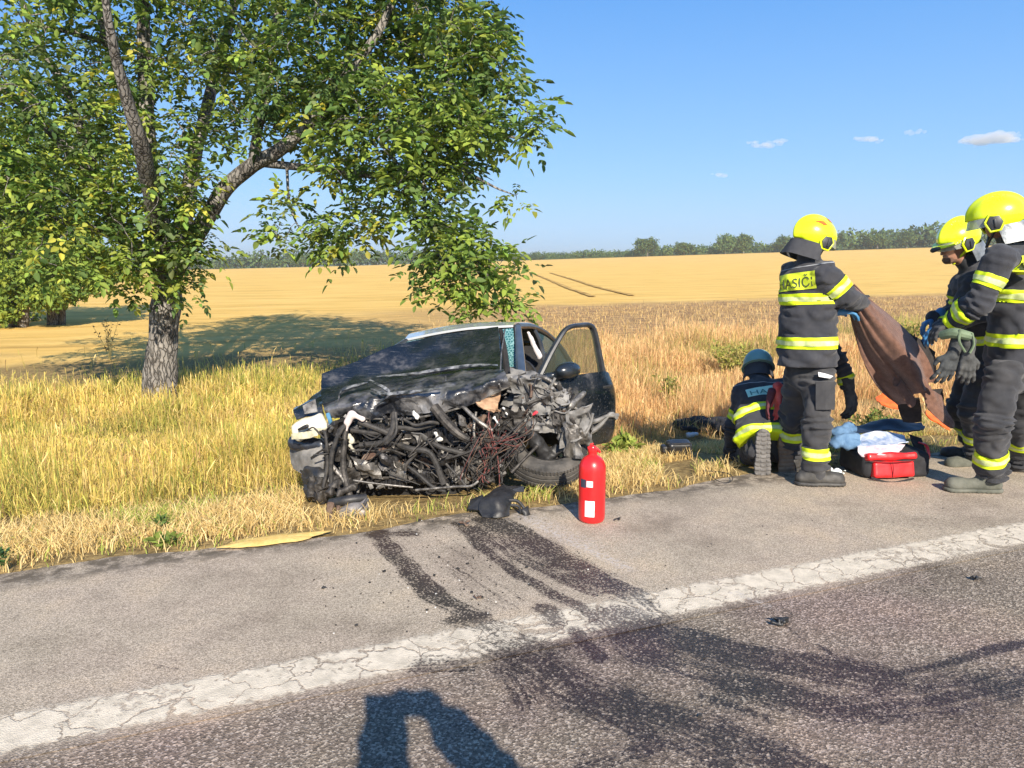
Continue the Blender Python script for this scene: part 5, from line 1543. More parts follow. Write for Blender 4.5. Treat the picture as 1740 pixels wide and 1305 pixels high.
# red-brown wiring loom torn out beside the wheel
rw = random.Random(5)
for k in range(40):
    x0 = rw.uniform(825, 915); y0 = rw.uniform(690, 735)
    x2 = rw.gauss(828, 20); y2 = rw.uniform(750, 840)
    mb = MB(); mb.tube([P(x0, y0, 5.5), P(x0-rw.uniform(-14, 30), y0+rw.uniform(8, 30), 5.38+rw.uniform(-.08, .08)), P((x0+x2)/2 + rw.uniform(-20, 14), (y0+y2)/2+rw.uniform(-8, 15), 5.34+rw.uniform(-.08, .08)), P(x2+rw.uniform(-12, 12), y2-12, 5.34), P(x2, y2, 5.32+rw.uniform(-.05, .05))], rw.uniform(.0018, .0042), seg=5, sm=4)
    mb.build('wire', rw.choice([wire_m, wire_m, rust_m, rubber_m, iron_m]), car)
for k in range(22):
    x0 = rw.uniform(545, 860); y0 = rw.uniform(712, 800)
    mb = MB(); mb.tube([P(x0+rw.uniform(-30, 30)*j/2, y0+rw.uniform(-6, 26)*j/1.5, 5.36+rw.uniform(-.05, .05)) for j in range(4)], rw.uniform(.003, .006), seg=5, sm=4)
    mb.build('wire', rw.choice([rubber_m, rubber_m, iron_m]), car)
# the mass of small broken pieces filling the bay
mb = MB()
re_ = random.Random(11)
for k in range(620):
    x0, y0 = re_.uniform(560, 862), re_.uniform(706, 832)
    if y0 > 830 - max(0, (x0-800))*0.4: continue
    c = P(x0, y0, re_.uniform(5.46, 5.7))
    rot = Matrix.Rotation(re_.uniform(0, 3), 3, 'X') @ Matrix.Rotation(re_.uniform(0, 3), 3, 'Y') @ Matrix.Rotation(re_.uniform(0, 3), 3, 'Z')
    mi = re_.choices([0, 1, 2, 3], [5, 3, 1.6, .5])[0]
    if re_.random() < .5: mb.box(c, (re_.uniform(.01, .07), re_.uniform(.01, .05), re_.uniform(.004, .03)), rot, mi=mi, bev=.002)
    else:
        d = rot @ Vector((re_.uniform(.02, .09), 0, 0)); e = rot @ Vector((0, re_.uniform(-.03, .03), 0))
        mb.tube([c-d, c+e, c+d], re_.uniform(.004, .014), seg=6, sm=2, mi=mi)
tag(mb.build('mangled_pieces', [block_m, iron_m, grey_m, alu_m], car, auto=30), kind='stuff')
mb = MB()
for k in range(400):     # torn metal round the strut and the right-hand wing
    x0, y0 = re_.gauss(938, 36), re_.gauss(700, 30)
    if not (850 < x0 < 1005 - max(0, 712-y0)*.9 and 636 < y0 < 790): continue
    if y0 > 728 and x0 < 962: continue
    c = P(x0, y0, re_.uniform(5.42, 5.75))
    rot = Matrix.Rotation(re_.uniform(0, 3), 3, 'X') @ Matrix.Rotation(re_.uniform(0, 3), 3, 'Y') @ Matrix.Rotation(re_.uniform(0, 3), 3, 'Z')
    mi = re_.choices([0, 1, 2, 3, 4], [1.5, 2.5, 4, 1.8, 1.2])[0]
    if re_.random() < .45:
        w_, l_ = re_.uniform(.02, .06), re_.uniform(.04, .14)
        mb.sheet([[c + rot @ Vector((i*w_/2, j*l_/3, re_.uniform(-.015, .015))) for i in (-1, 0, 1)] for j in (-1, 0, 1, 2)], .004, mi=mi)
    else:
        d = rot @ Vector((re_.uniform(.03, .10), 0, 0)); e = rot @ Vector((0, re_.uniform(-.05, .05), 0))
        mb.tube([c-d, c+e, c+d], re_.uniform(.004, .012), seg=6, sm=3, mi=mi)
tag(mb.build('torn_metal', [block_m, iron_m, grey_m, alu_m, rust_m], car, auto=30), kind='stuff')
# crumpled sheets: right wing, inner wing, scuttle, left wing, bumper ends
def torn(name, rows, mat, amp, fq, seed, th=.008, nu=8, nv=8, parent=None):
    mb = MB(); mb.sheet(crumple(grid_from_rows(px(rows), nu, nv), amp, fq, seed), th)
    return mb.build(name, mat, parent or car, auto=26)
torn('front_wing', [[(868, 628, 5.9), (905, 632, 5.8), (945, 656, 5.66)], [(866, 660, 5.7), (905, 668, 5.66), (940, 682, 5.6)], [(850, 690, 5.6), (890, 700, 5.6), (925, 705, 5.6)]], grey_m, .16, 6, 4)
torn('inner_wing', [[(880, 668, 5.62), (905, 670, 5.6), (918, 690, 5.58)], [(870, 690, 5.58), (895, 696, 5.56), (912, 712, 5.55)], [(858, 712, 5.56), (885, 718, 5.55), (900, 728, 5.54)]], grey_m, .08, 7, 8)
torn('torn_bracket', [[(925, 660, 5.62), (955, 664, 5.6)], [(928, 680, 5.58), (952, 684, 5.56)], [(925, 700, 5.55), (948, 704, 5.55)]], rust_m, .06, 9, 6)
torn('torn_insulation', [[(838, 652, 5.6), (852, 648, 5.58)], [(836, 672, 5.5), (850, 676, 5.5)], [(815, 686, 5.42), (845, 690, 5.44)], [(838, 700, 5.44), (850, 696, 5.48)]], tan_m, .10, 8, 2, .012)
torn('torn_insulation', [[(808, 684, 5.40), (835, 682, 5.40)], [(815, 692, 5.36), (842, 694, 5.38)], [(832, 698, 5.36), (840, 702, 5.38)]], tan_m, .05, 9, 5, .01)
torn('front_wing', [[(500, 694, 5.85), (525, 680, 5.95), (548, 664, 6.1)], [(500, 702, 5.75), (525, 694, 5.75), (548, 690, 5.75)], [(506, 714, 5.72), (525, 706, 5.70), (550, 706, 5.65)]], paint_m, .05, 6, 7)
torn('bumper_end', [[(496, 745, 5.72), (520, 748, 5.62), (548, 755, 5.55)], [(495, 770, 5.70), (522, 775, 5.56), (550, 780, 5.50)], [(500, 796, 5.68), (524, 808, 5.58), (548, 812, 5.52)]], grey_m, .05, 4, 3, .012)
torn('bumper_end', [[(514, 800, 5.62), (535, 805, 5.54)], [(516, 822, 5.55), (538, 826, 5.50)], [(520, 842, 5.5), (545, 846, 5.46)]], black_m, .10, 9, 5, .014)
torn('light_bracket', [[(515, 690, 5.62), (535, 678, 5.62)], [(518, 704, 5.58), (540, 700, 5.58)]], alu_m, .05, 9, 2)
mb = MB(); mb.tube([P(557, 703, 5.5), P(560, 712, 5.48), P(563, 722, 5.5)], .016, seg=8); mb.build('bottle_neck', M('blue_cap', (.08, .22, .36), rough=.4), car)
for k, (x0, y0, y_, w_, h_, a_, m_) in enumerate(((888, 652, 5.50, 56, 34, .3, grey_m), (932, 668, 5.50, 60, 30, .45, grey_m), (905, 690, 5.46, 64, 36, -.1, grey_m), (950, 705, 5.46, 46, 44, .5, iron_m), (985, 732, 5.42, 44, 60, -.5, grey_m), (872, 712, 5.44, 40, 40, .2, iron_m), (925, 722, 5.46, 70, 24, .1, grey_m), (968, 745, 5.40, 26, 60, .2, alu_m))):
    rq = random.Random(k+70)
    torn('torn_panel', [[(x0-w_/2+i*w_/3 + a_*j*10, y0-h_/2+j*h_/3 + a_*i*12, y_ + rq.uniform(-.05, .05)) for i in range(4)] for j in range(4)], m_, .10, 8, k+3, .006, 5, 5)
rp_ = random.Random(23)
for k in range(26):
    x0, y0 = rp_.uniform(575, 845), rp_.uniform(715, 822)
    if y0 > 815 - max(0, (x0-790))*.4: continue
    w_, h_, y_ = rp_.uniform(14, 42), rp_.uniform(10, 34), rp_.uniform(5.40, 5.52)
    a_ = rp_.uniform(-.6, .6)
    torn('torn_panel', [[(x0-w_/2+i*w_/2 + a_*j*14, y0-h_/2+j*h_/2 + a_*i*12, y_ + rp_.uniform(-.04, .04)) for i in range(3)] for j in range(3)], rp_.choice([iron_m, grey_m, block_m, iron_m, alu_m, rust_m]), .07, 12, k, .005, 4, 4)
for nm, x0, y0, y_, hs, rz_ in (('engine_cover', 645, 782, 5.56, (.17, .06, .085), 4), ('cam_cover', 735, 738, 5.56, (.14, .06, .06), -8), ('battery_box', 790, 768, 5.56, (.09, .07, .095), 10), ('oil_pan', 700, 808, 5.54, (.20, .05, .05), -3), ('air_box', 652, 728, 5.60, (.12, .05, .05), -12)):
    c_ = P(x0, y0, y_); rt = Matrix.Rotation(R(-17), 3, 'Z') @ Matrix.Rotation(R(rz_), 3, 'Y')
    e_ = rbox_part(nm, c_, hs, rt, .012, block_m, nz=.010, fq=16, h=.009, parent=car)
    mb = MB()
    for k in range(7):
        mb.box(c_ + rt @ Vector((((k+.5)/7-.5)*hs[0]*1.8, -hs[1]-.004, 0)), (hs[0]*.07, .02, hs[2]*1.5), rt, bev=.002)
    for k in range(5):
        q_ = c_ + rt @ Vector((random.uniform(-.9, .9)*hs[0], -hs[1]-.008, random.choice((-.85, .85))*hs[2]))
        mb.lathe([(.009, 0), (.009, .008), (.004, .010)], q_, rt @ Vector((0, -1, 0)), seg=6)
    mb.build('ribs', block_m, e_, auto=30)
# cream headlamp housing hanging off at the left corner
rbox_part('headlight', P(527, 726, 5.54), (.125, .06, .068), Matrix.Rotation(R(-22), 3, 'Y') @ Matrix.Rotation(R(12), 3, 'Z') @ Matrix.Rotation(R(-14), 3, 'X'), .022, cream_m, nz=.014, fq=13, h=.009, parent=car)
mb = MB(); mb.sheet(crumple(grid_from_rows(px([[(495, 738, 5.44), (520, 734, 5.42), (545, 726, 5.43)], [(496, 746, 5.46), (520, 745, 5.43), (540, 740, 5.44)]]), 6, 6), .03, 14, 2), .004); mb.build('broken_lens', M('cream_edge', (.40, .38, .26), (.62, .60, .46), scale=20, rough=.3), car)
lump('light_socket', [(508, 730, 5.43, 522, 724, 5.41, .012, .014)], black_m, h=.006, nz=.004)
lump('headlight_body', [(503, 752, 5.62, 545, 756, 5.58, .06, .05)], M('lamp_body', (.016, .02, .03), (.03, .036, .05), scale=8, rough=.3, coat=.3), nz=.01)
lump('pipe_joint', [(590, 718, 5.36, 598, 704, 5.36, .024, .028), (598, 704, 5.36, 616, 712, 5.36, .018, .02), (592, 718, 5.35, 589, 732, 5.35, .010, .006)], pink_m, h=.007, nz=.004)
for px_, py_, r_ in ((744, 742, .017), (843, 715, .012), (595, 745, .017), (598, 762, .015), (706, 705, .013), (858, 698, .011)):
    lump('broken_plastic', [(px_-3, py_-5, 5.40, px_+3, py_+5, 5.40, r_*.8, r_)], chip_m if px_ > 600 else cream_m, h=.006, nz=.014, fq=40)
lump('red_connector', [(905, 705, 5.46, 912, 700, 5.46, .01, .012)], M('red_plastic', (.6, .04, .06), rough=.4), h=.005, nz=.004)
# lower left: hanging subframe and drive shaft
lump('subframe', [(560, 836, 5.28, 575, 812, 5.34, .028, .03), (575, 840, 5.26, 600, 826, 5.3, .02, .024), (548, 822, 5.42, 545, 845, 5.40, .05, .04), (530, 815, 5.5, 532, 840, 5.46, .045, .04)], iron_m, nz=.035, fq=34)
lump('dark_fan_shroud', [(535, 800, 5.6, 555, 815, 5.5, .08, .07)], black_m, nz=.03, fq=14)

# ================================================================== PIECES TORN OFF THE CAR
ob = G(592, 876, 0.0)
t = thing('broken_subframe_part', 'broken rusty subframe piece with a dark tube lying below the left end of the wreck', 'car part', ob)
mb = MB(); mb.tube([P(562, 856, 4.98), P(590, 850, 4.95), P(622, 846, 5.0)], [.035, .033, .03], seg=14, sm=3); mb.build('tube', black_m, t)
lump('casting', [(590, 872, 4.92, 612, 868, 4.92, .055, .06), (585, 878, 4.92, 600, 882, 4.90, .04, .035), (612, 868, 4.92, 622, 855, 4.95, .04, .03)], M('dull_casting', (.14, .12, .10), (.34, .31, .28), scale=12, rough=.5, metal=.5, bump=.3), nz=.02, parent=t)
mb = MB(); mb.tube([P(625, 848, 4.94), P(615, 862, 4.88), P(600, 874, 4.86), P(594, 880, 4.86)], [.012, .011, .014], seg=8); mb.build('lever', alu_m, t)
mb = MB(); mb.tube([P(563, 856, 4.95), P(560, 872, 4.90), P(566, 892, 4.82)], [.03, .022, .018], seg=8); mb.tube([P(575, 860, 4.93), P(574, 878, 4.88)], .014, seg=7); mb.build('arm', rust_m, t)
lump('joint', [(566, 895, 4.78, 574, 893, 4.78, .025, .022)], rust_m, nz=.015, parent=t)
ob = G(845, 872, 0.0)
t = thing('broken_bumper_piece', 'black torn plastic bumper piece lying on the asphalt edge in front of the wreck', 'car part', ob)
def torn2(name, rows, mat, amp, fq, seed, th=.012): return torn(name, rows, mat, amp, fq, seed, th, parent=t)
torn2('shell', [[(830, 840, 5.02), (855, 828, 5.10), (888, 830, 5.10)], [(820, 850, 4.90), (848, 846, 4.86), (872, 842, 4.98)], [(815, 866, 4.85), (845, 872, 4.78), (866, 864, 4.85)], [(822, 880, 4.80), (846, 880, 4.76), (866, 876, 4.80)]], black_m, .05, 6, 3)
torn2('lip', [[(855, 828, 5.06), (890, 826, 5.06)], [(862, 836, 5.0), (890, 836, 5.04)]], M('shiny_black', (.012, .013, .014), (.03, .03, .03), scale=8, rough=.2, coat=.5), .03, 6, 9)
torn2('flap', [[(800, 850, 5.0), (822, 842, 4.95)], [(795, 866, 4.92), (818, 868, 4.86)]], black_m, .06, 8, 4)
mb = MB()
mb.tube([P(862, 850, 4.9), P(880, 852, 4.9), P(893, 868, 4.86), P(896, 876, 4.84)], .012, seg=7)
mb.tube([P(862, 858, 4.88), P(880, 860, 4.88), P(886, 872, 4.84)], .010, seg=7)
mb.build('bracket', black_m, t)
lump('clip', [(890, 868, 4.84, 898, 874, 4.84, .016, .014), (893, 878, 4.82, 896, 862, 4.86, .008, .008)], black_m, h=.006, nz=.012, parent=t)
def debris(label, px_, py_, size, seed, mat=black_m):
    q = G(px_, py_, 0.002); r_ = random.Random(seed)
    A = [(q + Vector((r_.uniform(-1, 1)*size, r_.uniform(-.6, .6)*size, r_.uniform(.2, .7)*size)), q + Vector((r_.uniform(-1, 1)*size, r_.uniform(-.6, .6)*size, r_.uniform(.1, .9)*size)), size*.22) for _ in range(5)]
    def fn(p):
        d = None
        for a, b_, rr_ in A:
            e = sd_cone(p, a, b_, rr_, rr_*.6); d = e if d is None else np.minimum(d, e)
        return np.maximum(d + (fbm(p[..., 0]*50, p[..., 1]*50, p[..., 2]*50, 2)-.5)*size*.25, -(p[..., 2]-0.001))
    o = implicit_obj('debris_piece', fn, np.array(q)-size*1.5, np.array(q)+size*1.8, size/7, mat, None, q)
    return tag(o, label, 'car debris', 'broken pieces on the road')
debris('jagged black plastic piece lying alone on the dark lane just below the white line', 1325, 1062, .045, 2)
debris('small flat black chip on the lane near the right picture edge', 1660, 986, .026, 3)
debris('thin black sliver on the grey asphalt right of the extinguisher', 1048, 884, .025, 4)
debris('dark crumb of wreckage at the upper end of the skid marks', 790, 893, .035, 5, rust_m)
debris('dark oily lump at the middle of the left skid mark', 812, 1018, .022, 6, rust_m)
debris('small dark lump lying left of the skid marks on the grey asphalt', 552, 1000, .016, 7)
# countless crumbs of glass, plastic and dirt along the marks
mb = MB(); rc = random.Random(9)
for k in range(420):
    if rc.random() < .75: x0, y0 = rc.gauss(780, 110), rc.gauss(955, 60)
    else: x0, y0 = rc.uniform(500, 1740), rc.uniform(860, 1250)
    q = G(x0, y0, 0.0)
    if sn(q.x, q.y)[1] > EDGE_N: continue
    s = rc.uniform(.0015, .0045)*(2.0 if rc.random() < .10 else 1)
    mb.box(q + Vector((0, 0, s*.4)), (s*2, s*1.4, s), Matrix.Rotation(rc.uniform(0, 3), 3, 'Z'), mi=0 if rc.random() < .92 or s > .004 else 1)
tag(mb.build('road_crumbs', [M('dark_crumb', (.02, .018, .017), (.05, .045, .04), scale=30, rough=.7), chip_m], None, smooth=False), 'crumbs of glass and dirt strewn over the road', kind='stuff')
# ================================================================== PEOPLE
cloth_m = M('turnout_cloth', (0.024, 0.026, 0.033), (0.050, 0.051, 0.058), scale=7, rough=0.85, bump=0.35, bscale=160, sheen=0.15, detail=8)
trouser_m = M('turnout_trousers', (0.024, 0.025, 0.029), (0.056, 0.055, 0.057), scale=6, rough=0.88, bump=0.35, bscale=160, sheen=0.15, detail=8)
fluo_m = M('fluorescent_yellow', (0.62, 0.80, 0.006), (0.74, 0.90, 0.012), scale=8, rough=0.6, bump=0.1)
silver_m = M('reflective_silver', (0.50, 0.58, 0.20), (0.70, 0.78, 0.36), scale=22, rough=0.45, bump=0.15, bscale=50)
patch_m = M('patch_yellow', (0.70, 0.82, 0.03), (0.78, 0.88, 0.05), scale=9, rough=0.6)
patch2_m = M('patch_silver_green', (0.42, 0.72, 0.58), (0.50, 0.80, 0.66), scale=9, rough=0.5)
ink_m = M('patch_ink', (0.06, 0.075, 0.05), rough=0.7)
ink2_m = M('patch_ink_green', (0.10, 0.26, 0.22), rough=0.7)
helm_m = M('helmet_yellow', (0.72, 0.86, 0.010), (0.76, 0.90, 0.015), scale=3, rough=0.22, coat=0.5)
helm2_m = M('helmet_grey', (0.17, 0.33, 0.30), (0.24, 0.42, 0.38), scale=4, rough=0.45, coat=0.15)
hdark_m = M('helmet_dark', (0.020, 0.022, 0.024), (0.045, 0.047, 0.05), scale=20, rough=0.35)
orange_m = M('emblem_orange', (0.75, 0.13, 0.015), rough=0.4)
guard_m = M('neck_guard_cloth', (0.028, 0.030, 0.036), (0.055, 0.056, 0.062), scale=9, rough=0.85)
guard2_m = M('neck_guard_silver', (0.15, 0.16, 0.165), (0.36, 0.38, 0.38), scale=12, rough=0.35, metal=0.5, bump=0.3, bscale=30)
visor_m = glass_mat('helmet_visor', (0.55, 0.58, 0.50), rough=0.05, fac=0.4)
glove_m = M('work_glove', (0.040, 0.041, 0.043), (0.085, 0.083, 0.08), scale=22, rough=0.8, bump=0.3, bscale=90)
skin_m = M('skin', (0.34, 0.17, 0.11), (0.44, 0.24, 0.16), scale=16, rough=0.5)
beard_m = M('beard', (0.10, 0.055, 0.035), (.16, .09, .06), scale=40, rough=0.9)
boot_m = M('boot_leather', (0.030, 0.029, 0.028), (0.085, 0.080, 0.072), scale=11, rough=0.5, rough2=0.75, bump=0.2)
bootg_m = M('boot_dusty', (0.075, 0.080, 0.062), (0.15, 0.15, 0.12), scale=9, rough=0.75, bump=0.25)
sole_m = M('boot_sole', (0.085, 0.08, 0.075), (0.18, 0.17, 0.16), scale=14, rough=0.85, bump=0.2)
blue_m = M('blue_rubber', (0.035, 0.14, 0.30), (0.06, 0.22, 0.42), scale=12, rough=0.4)
def V3(v): return Vector(v)

def suit_part(name, prims, cuts, h, mat, parent, k=.035, fold=.012, seed=0.0, noise_scale=(8, 8, 15)):
    """cloth: blended limbs with folds; returns object and the nearest-limb label of every vertex"""
    pts, rad = [], 0
    for p_ in prims:
        pts += [p_['a'], p_['b']]; rad = max(rad, p_['r'])
    pts = np.array([tuple(q) for q in pts])
    def one(p, q):
        if q['t'] == 'e': return sd_ecap(p, q['a'], q['b'], q['lat'], *q['dims'])
        return sd_cone(p, q['a'], q['b'], *q['dims'])
    def fn(p):
        d = None
        for q in prims:
            e = one(p, q); d = e if d is None else smin(d, e, q.get('k', k))
        x, y, z = p[..., 0], p[..., 1], p[..., 2]
        w = noise3(x*3+seed, y*3, z*3)*1.2
        n1 = noise3(x*noise_scale[0]+seed+w, y*noise_scale[1]+w, z*noise_scale[2]+w*2)
        n2 = noise3(x*21+seed, y*21, z*30+w)
        d = d + (0.5 - np.abs(n1-0.5)*2)*fold + (n2-.5)*fold*.5
        for q in prims:          # cloth bunches into rings near the joints
            if q['t'] != 'c' or 'j' not in q: continue
            a, b_ = np.array(q['a'], float), np.array(q['b'], float); ab = b_-a; L_ = np.linalg.norm(ab)
            if L_ < .12: continue
            s_ = ((p - a) @ (ab/L_))
            near_ = np.exp(-(one(p, q)/.05)**2)
            amt = np.exp(-((s_-L_)/.10)**2)*q['j'][1] + np.exp(-(s_/.10)**2)*q['j'][0]
            d = d + np.sin(s_*2*math.pi/.052 + (w+n1)*7)*fold*.50*amt*near_*np.clip(n1*2.2-.45, 0, 1)
        for c, nrm in cuts:
            d = np.maximum(d, -((p - np.array(c)) @ np.array(nrm)))
        return d
    V, Q = implicit(fn, pts.min(0)-rad-.02, pts.max(0)+rad+.02, h)
    D = np.stack([one(V, q) for q in prims], 1)
    lab = np.argmin(D, 1)
    base = root_loc(parent)
    me = mesh_np(name, V - np.array(base), Q, 4, smooth=True)
    o = link(name, me, mat, parent)
    return o, lab
def E(a, b, lat, wa, da, wb, db, k=.05): return dict(t='e', a=V3(a), b=V3(b), lat=V3(lat), dims=(wa, da, wb, db), r=max(wa, wb, da, db), k=k)
def C(a, b, ra, rb, k=.03): return dict(t='c', a=V3(a), b=V3(b), dims=(ra, rb), r=max(ra, rb), k=k)

def band(src, labels, want, c, n, half, name='reflective_band', silver=True, off=.006, radius=9, mat=None):
    """strip of tape that follows the cloth between two planes"""
    n = V3(n).normalized()
    base = root_loc(src)
    c = V3(c) - base
    me0 = src.data
    bm = bmesh.new(); bm.from_mesh(me0); bm.verts.ensure_lookup_table()
    want = set(want)
    keepv = [labels[i] in want and (v.co - c).length < radius for i, v in enumerate(bm.verts)]
    dl = [f for f in bm.faces if not all(keepv[v.index] for v in f.verts) or max(abs((v.co-c).dot(n)) for v in f.verts) > half + .06]
    bmesh.ops.delete(bm, geom=dl, context='FACES')
    bm0 = bm
    def cut(bm, hf, of, nm, mat, par):
        b2 = bm.copy()
        for s in (1, -1):
            bmesh.ops.bisect_plane(b2, geom=b2.verts[:] + b2.edges[:] + b2.faces[:], plane_co=c + n*hf*s, plane_no=n*s, clear_outer=True)
        b2.normal_update()
        for v in b2.verts: v.co += v.normal*of
        res = bmesh.ops.solidify(b2, geom=b2.faces[:], thickness=-.004) if False else None
        m2 = bpy.data.meshes.new(nm); b2.to_mesh(m2); b2.free()
        if len(m2.polygons): m2.polygons.foreach_set('use_smooth', np.ones(len(m2.polygons), bool))
        return link(nm, m2, mat, par)
    o = cut(bm0, half, off, name, mat or fluo_m, src)
    if silver: tag(cut(bm0, half*.40, off+.003, 'silver_stripe', silver_m, src))
    bm0.free()
    return o
def bvh_world(o):
    base = root_loc(o)
    me = o.data
    return BVHTree.FromPolygons([v.co + base for v in me.vertices], [tuple(p.vertices) for p in me.polygons])
def text_mesh(s):
    cu = bpy.data.curves.new('lettering', 'FONT'); cu.body = s; cu.size = 1.0; cu.align_x = 'CENTER'; cu.align_y = 'CENTER'
    ob = bpy.data.objects.new('lettering', cu); COL.objects.link(ob)
    dg = bpy.context.evaluated_depsgraph_get()
    me = bpy.data.meshes.new_from_object(ob.evaluated_get(dg))
    bpy.data.objects.remove(ob)
    vs = np.array([tuple(v.co) for v in me.vertices]); fs = [tuple(p.vertices) for p in me.polygons]
    bpy.data.meshes.remove(me)
    ctr = (vs.max(0)+vs.min(0))/2; vs = vs - ctr; ext = vs.max(0)-vs.min(0)
    return vs, fs, ext
def decal(src, c, nrm, u, w, h, mat, ink, text, bold=0.02):
    c, nrm, u = V3(c), V3(nrm).normalized(), V3(u)
    u = (u - nrm*u.dot(nrm)).normalized(); v = nrm.cross(u)
    if v.z < 0: v = -v
    T = bvh_world(src)
    def hit(x, y, off):
        o_ = c + u*x + v*y + nrm*.30
        r = T.ray_cast(o_, -nrm, .8)
        q = r[0] if r[0] is not None else c + u*x + v*y
        return q + nrm*off
    mb = MB(); mb.sheet([[hit(x, y, .006) for x in np.linspace(-w/2, w/2, 44)] for y in np.linspace(h/2, -h/2, 16)])
    o = mb.build('name_patch', mat, src)
    vs, fs, ext = text_mesh(text)
    sx, sy = w*.86/ext[0], h*.74/ext[1]
    mb = MB(); mb.add([hit(a*sx - w*.005, b_*sy, .0105) for a, b_, _ in vs], fs)
    mb.build('lettering', ink, o, smooth=False)
    return o

def hand_sdf(wr, d, palm, thumb, curl, s=1.0, spread=.12):
    """palm, four unequal bent fingers and a thumb leaving the side of the palm"""
    wr, d, palm = V3(wr), V3(d).normalized(), V3(palm)
    palm = (palm - d*palm.dot(d)).normalized(); side = d.cross(palm).normalized()*thumb
    pr = []
    pr.append((wr - d*.03, wr + d*.02, .031*s, .033*s))
    for k in range(4):
        off = (k-1.5)*.0215*s
        kn = wr + d*(.095 - .006*abs(k-1))*s - side*off
        pr.append((wr + d*.015*s - side*off*.55, kn, .022*s, .0165*s))
        L = [.046, .050, .047, .037][k]*s
        dirn = (d - side*(k-1.5)*spread).normalized(); q = kn
        for j, f_ in enumerate((1.0, .72, .55)):
            ang = curl*(.75 + .35*j)
            dirn = (dirn*math.cos(ang*.6) + palm*math.sin(ang*.6)).normalized()
            e = q + dirn*L*f_
            pr.append((q, e, (.0125-.001*j)*s, (.0115-.0012*j)*s)); q = e
    t0 = wr + d*.03*s + side*.026*s
    t1 = t0 + (d*.55 + side*.65 + palm*.25).normalized()*.045*s
    t2 = t1 + (d*.85 + side*.1 + palm*(.25+curl*.4)).normalized()*.038*s
    pr += [(t0, t1, .019*s, .015*s), (t1, t2, .0145*s, .0115*s)]
    return pr
def glove(name, wr, d, palm, thumb, curl, mat, parent, s=1.08, cuff=None, label=None):
    pr = hand_sdf(wr, d, palm, thumb, curl, s)
    dd = V3(d).normalized()
    pr.append((V3(wr)-dd*.075*s, V3(wr)-dd*.02*s, .042*s, .036*s))
    pts = np.array([tuple(q) for p_ in pr for q in p_[:2]])
    def fn(p):
        d_ = None
        for a, b_, r0, r1 in pr:
            e = sd_cone(p, a, b_, r0, r1); d_ = e if d_ is None else smin(d_, e, .007)
        return d_ + (noise3(p[..., 0]*45, p[..., 1]*45, p[..., 2]*45)-.5)*.004
    return implicit_obj(name, fn, pts.min(0)-.05, pts.max(0)+.05, .0055, mat, parent, V3(wr) if parent is None else None)

def boot(ankle, f, parent, mat, ground, sole_tread=False, L=.29, up=(0, 0, 1)):
    """boot standing on 'ground' height; f = toe direction"""
    up = V3(up).normalized(); f = V3(f); f = (f - up*f.dot(up)).normalized(); lat = up.cross(f).normalized()
    an = V3(ankle); g0 = an - up*ground
    heel = g0 - f*.07; toe = g0 + f*(L-.09)
    top = an + up*.16
    def shape(p):
        d = sd_ecap(p, heel + up*.055, toe + up*.048, lat, .046, .05, .052, .046)
        d = smin(d, sd_cone(p, an + up*.0, top, .060, .070), .05)
        d = smin(d, sd_cone(p, toe + up*.052 - f*.05, toe + up*.05 - f*.01, .050, .046), .03)
        return d
    pts = np.array([tuple(q) for q in (heel, toe, top, an)])
    lo_, hi_ = pts.min(0)-.12, pts.max(0)+.12
    def fn(p):
        d = shape(p); zz = (p - np.array(g0)) @ np.array(up)
        d = d + (0.5-np.abs(noise3(p[..., 0]*24, p[..., 1]*24, p[..., 2]*34)-.5)*2)*.005
        return np.maximum(d, -(zz - .026))
    o = implicit_obj('boot', fn, lo_, hi_, .010, mat, parent)
    def fs(p):
        zz = (p - np.array(g0)) @ np.array(up); xx = (p - np.array(g0)) @ np.array(f)
        q = p + (0.045 - zz)[..., None]*np.array(up)
        d = np.maximum(shape(q) - .007, np.abs(zz - .015) - .015)
        if sole_tread:
            yy = (p - np.array(g0)) @ np.array(lat)
            gr = np.maximum(np.cos(xx*2*math.pi/.036), .0)*.0
            lug = np.maximum(np.minimum(np.cos(xx*2*math.pi/.034 + np.abs(yy)*30), np.cos(yy*2*math.pi/.05)+.75), -1)
            d = np.maximum(d, -(zz - .010*(lug < -.1)))
        else:
            d = np.maximum(d, -(zz - .008*(np.cos(xx*2*math.pi/.032) < -.2)))
        return d
    implicit_obj('sole', fs, lo_, hi_, .008 if not sole_tread else .006, sole_m if sole_tread else mat, o)
    return o

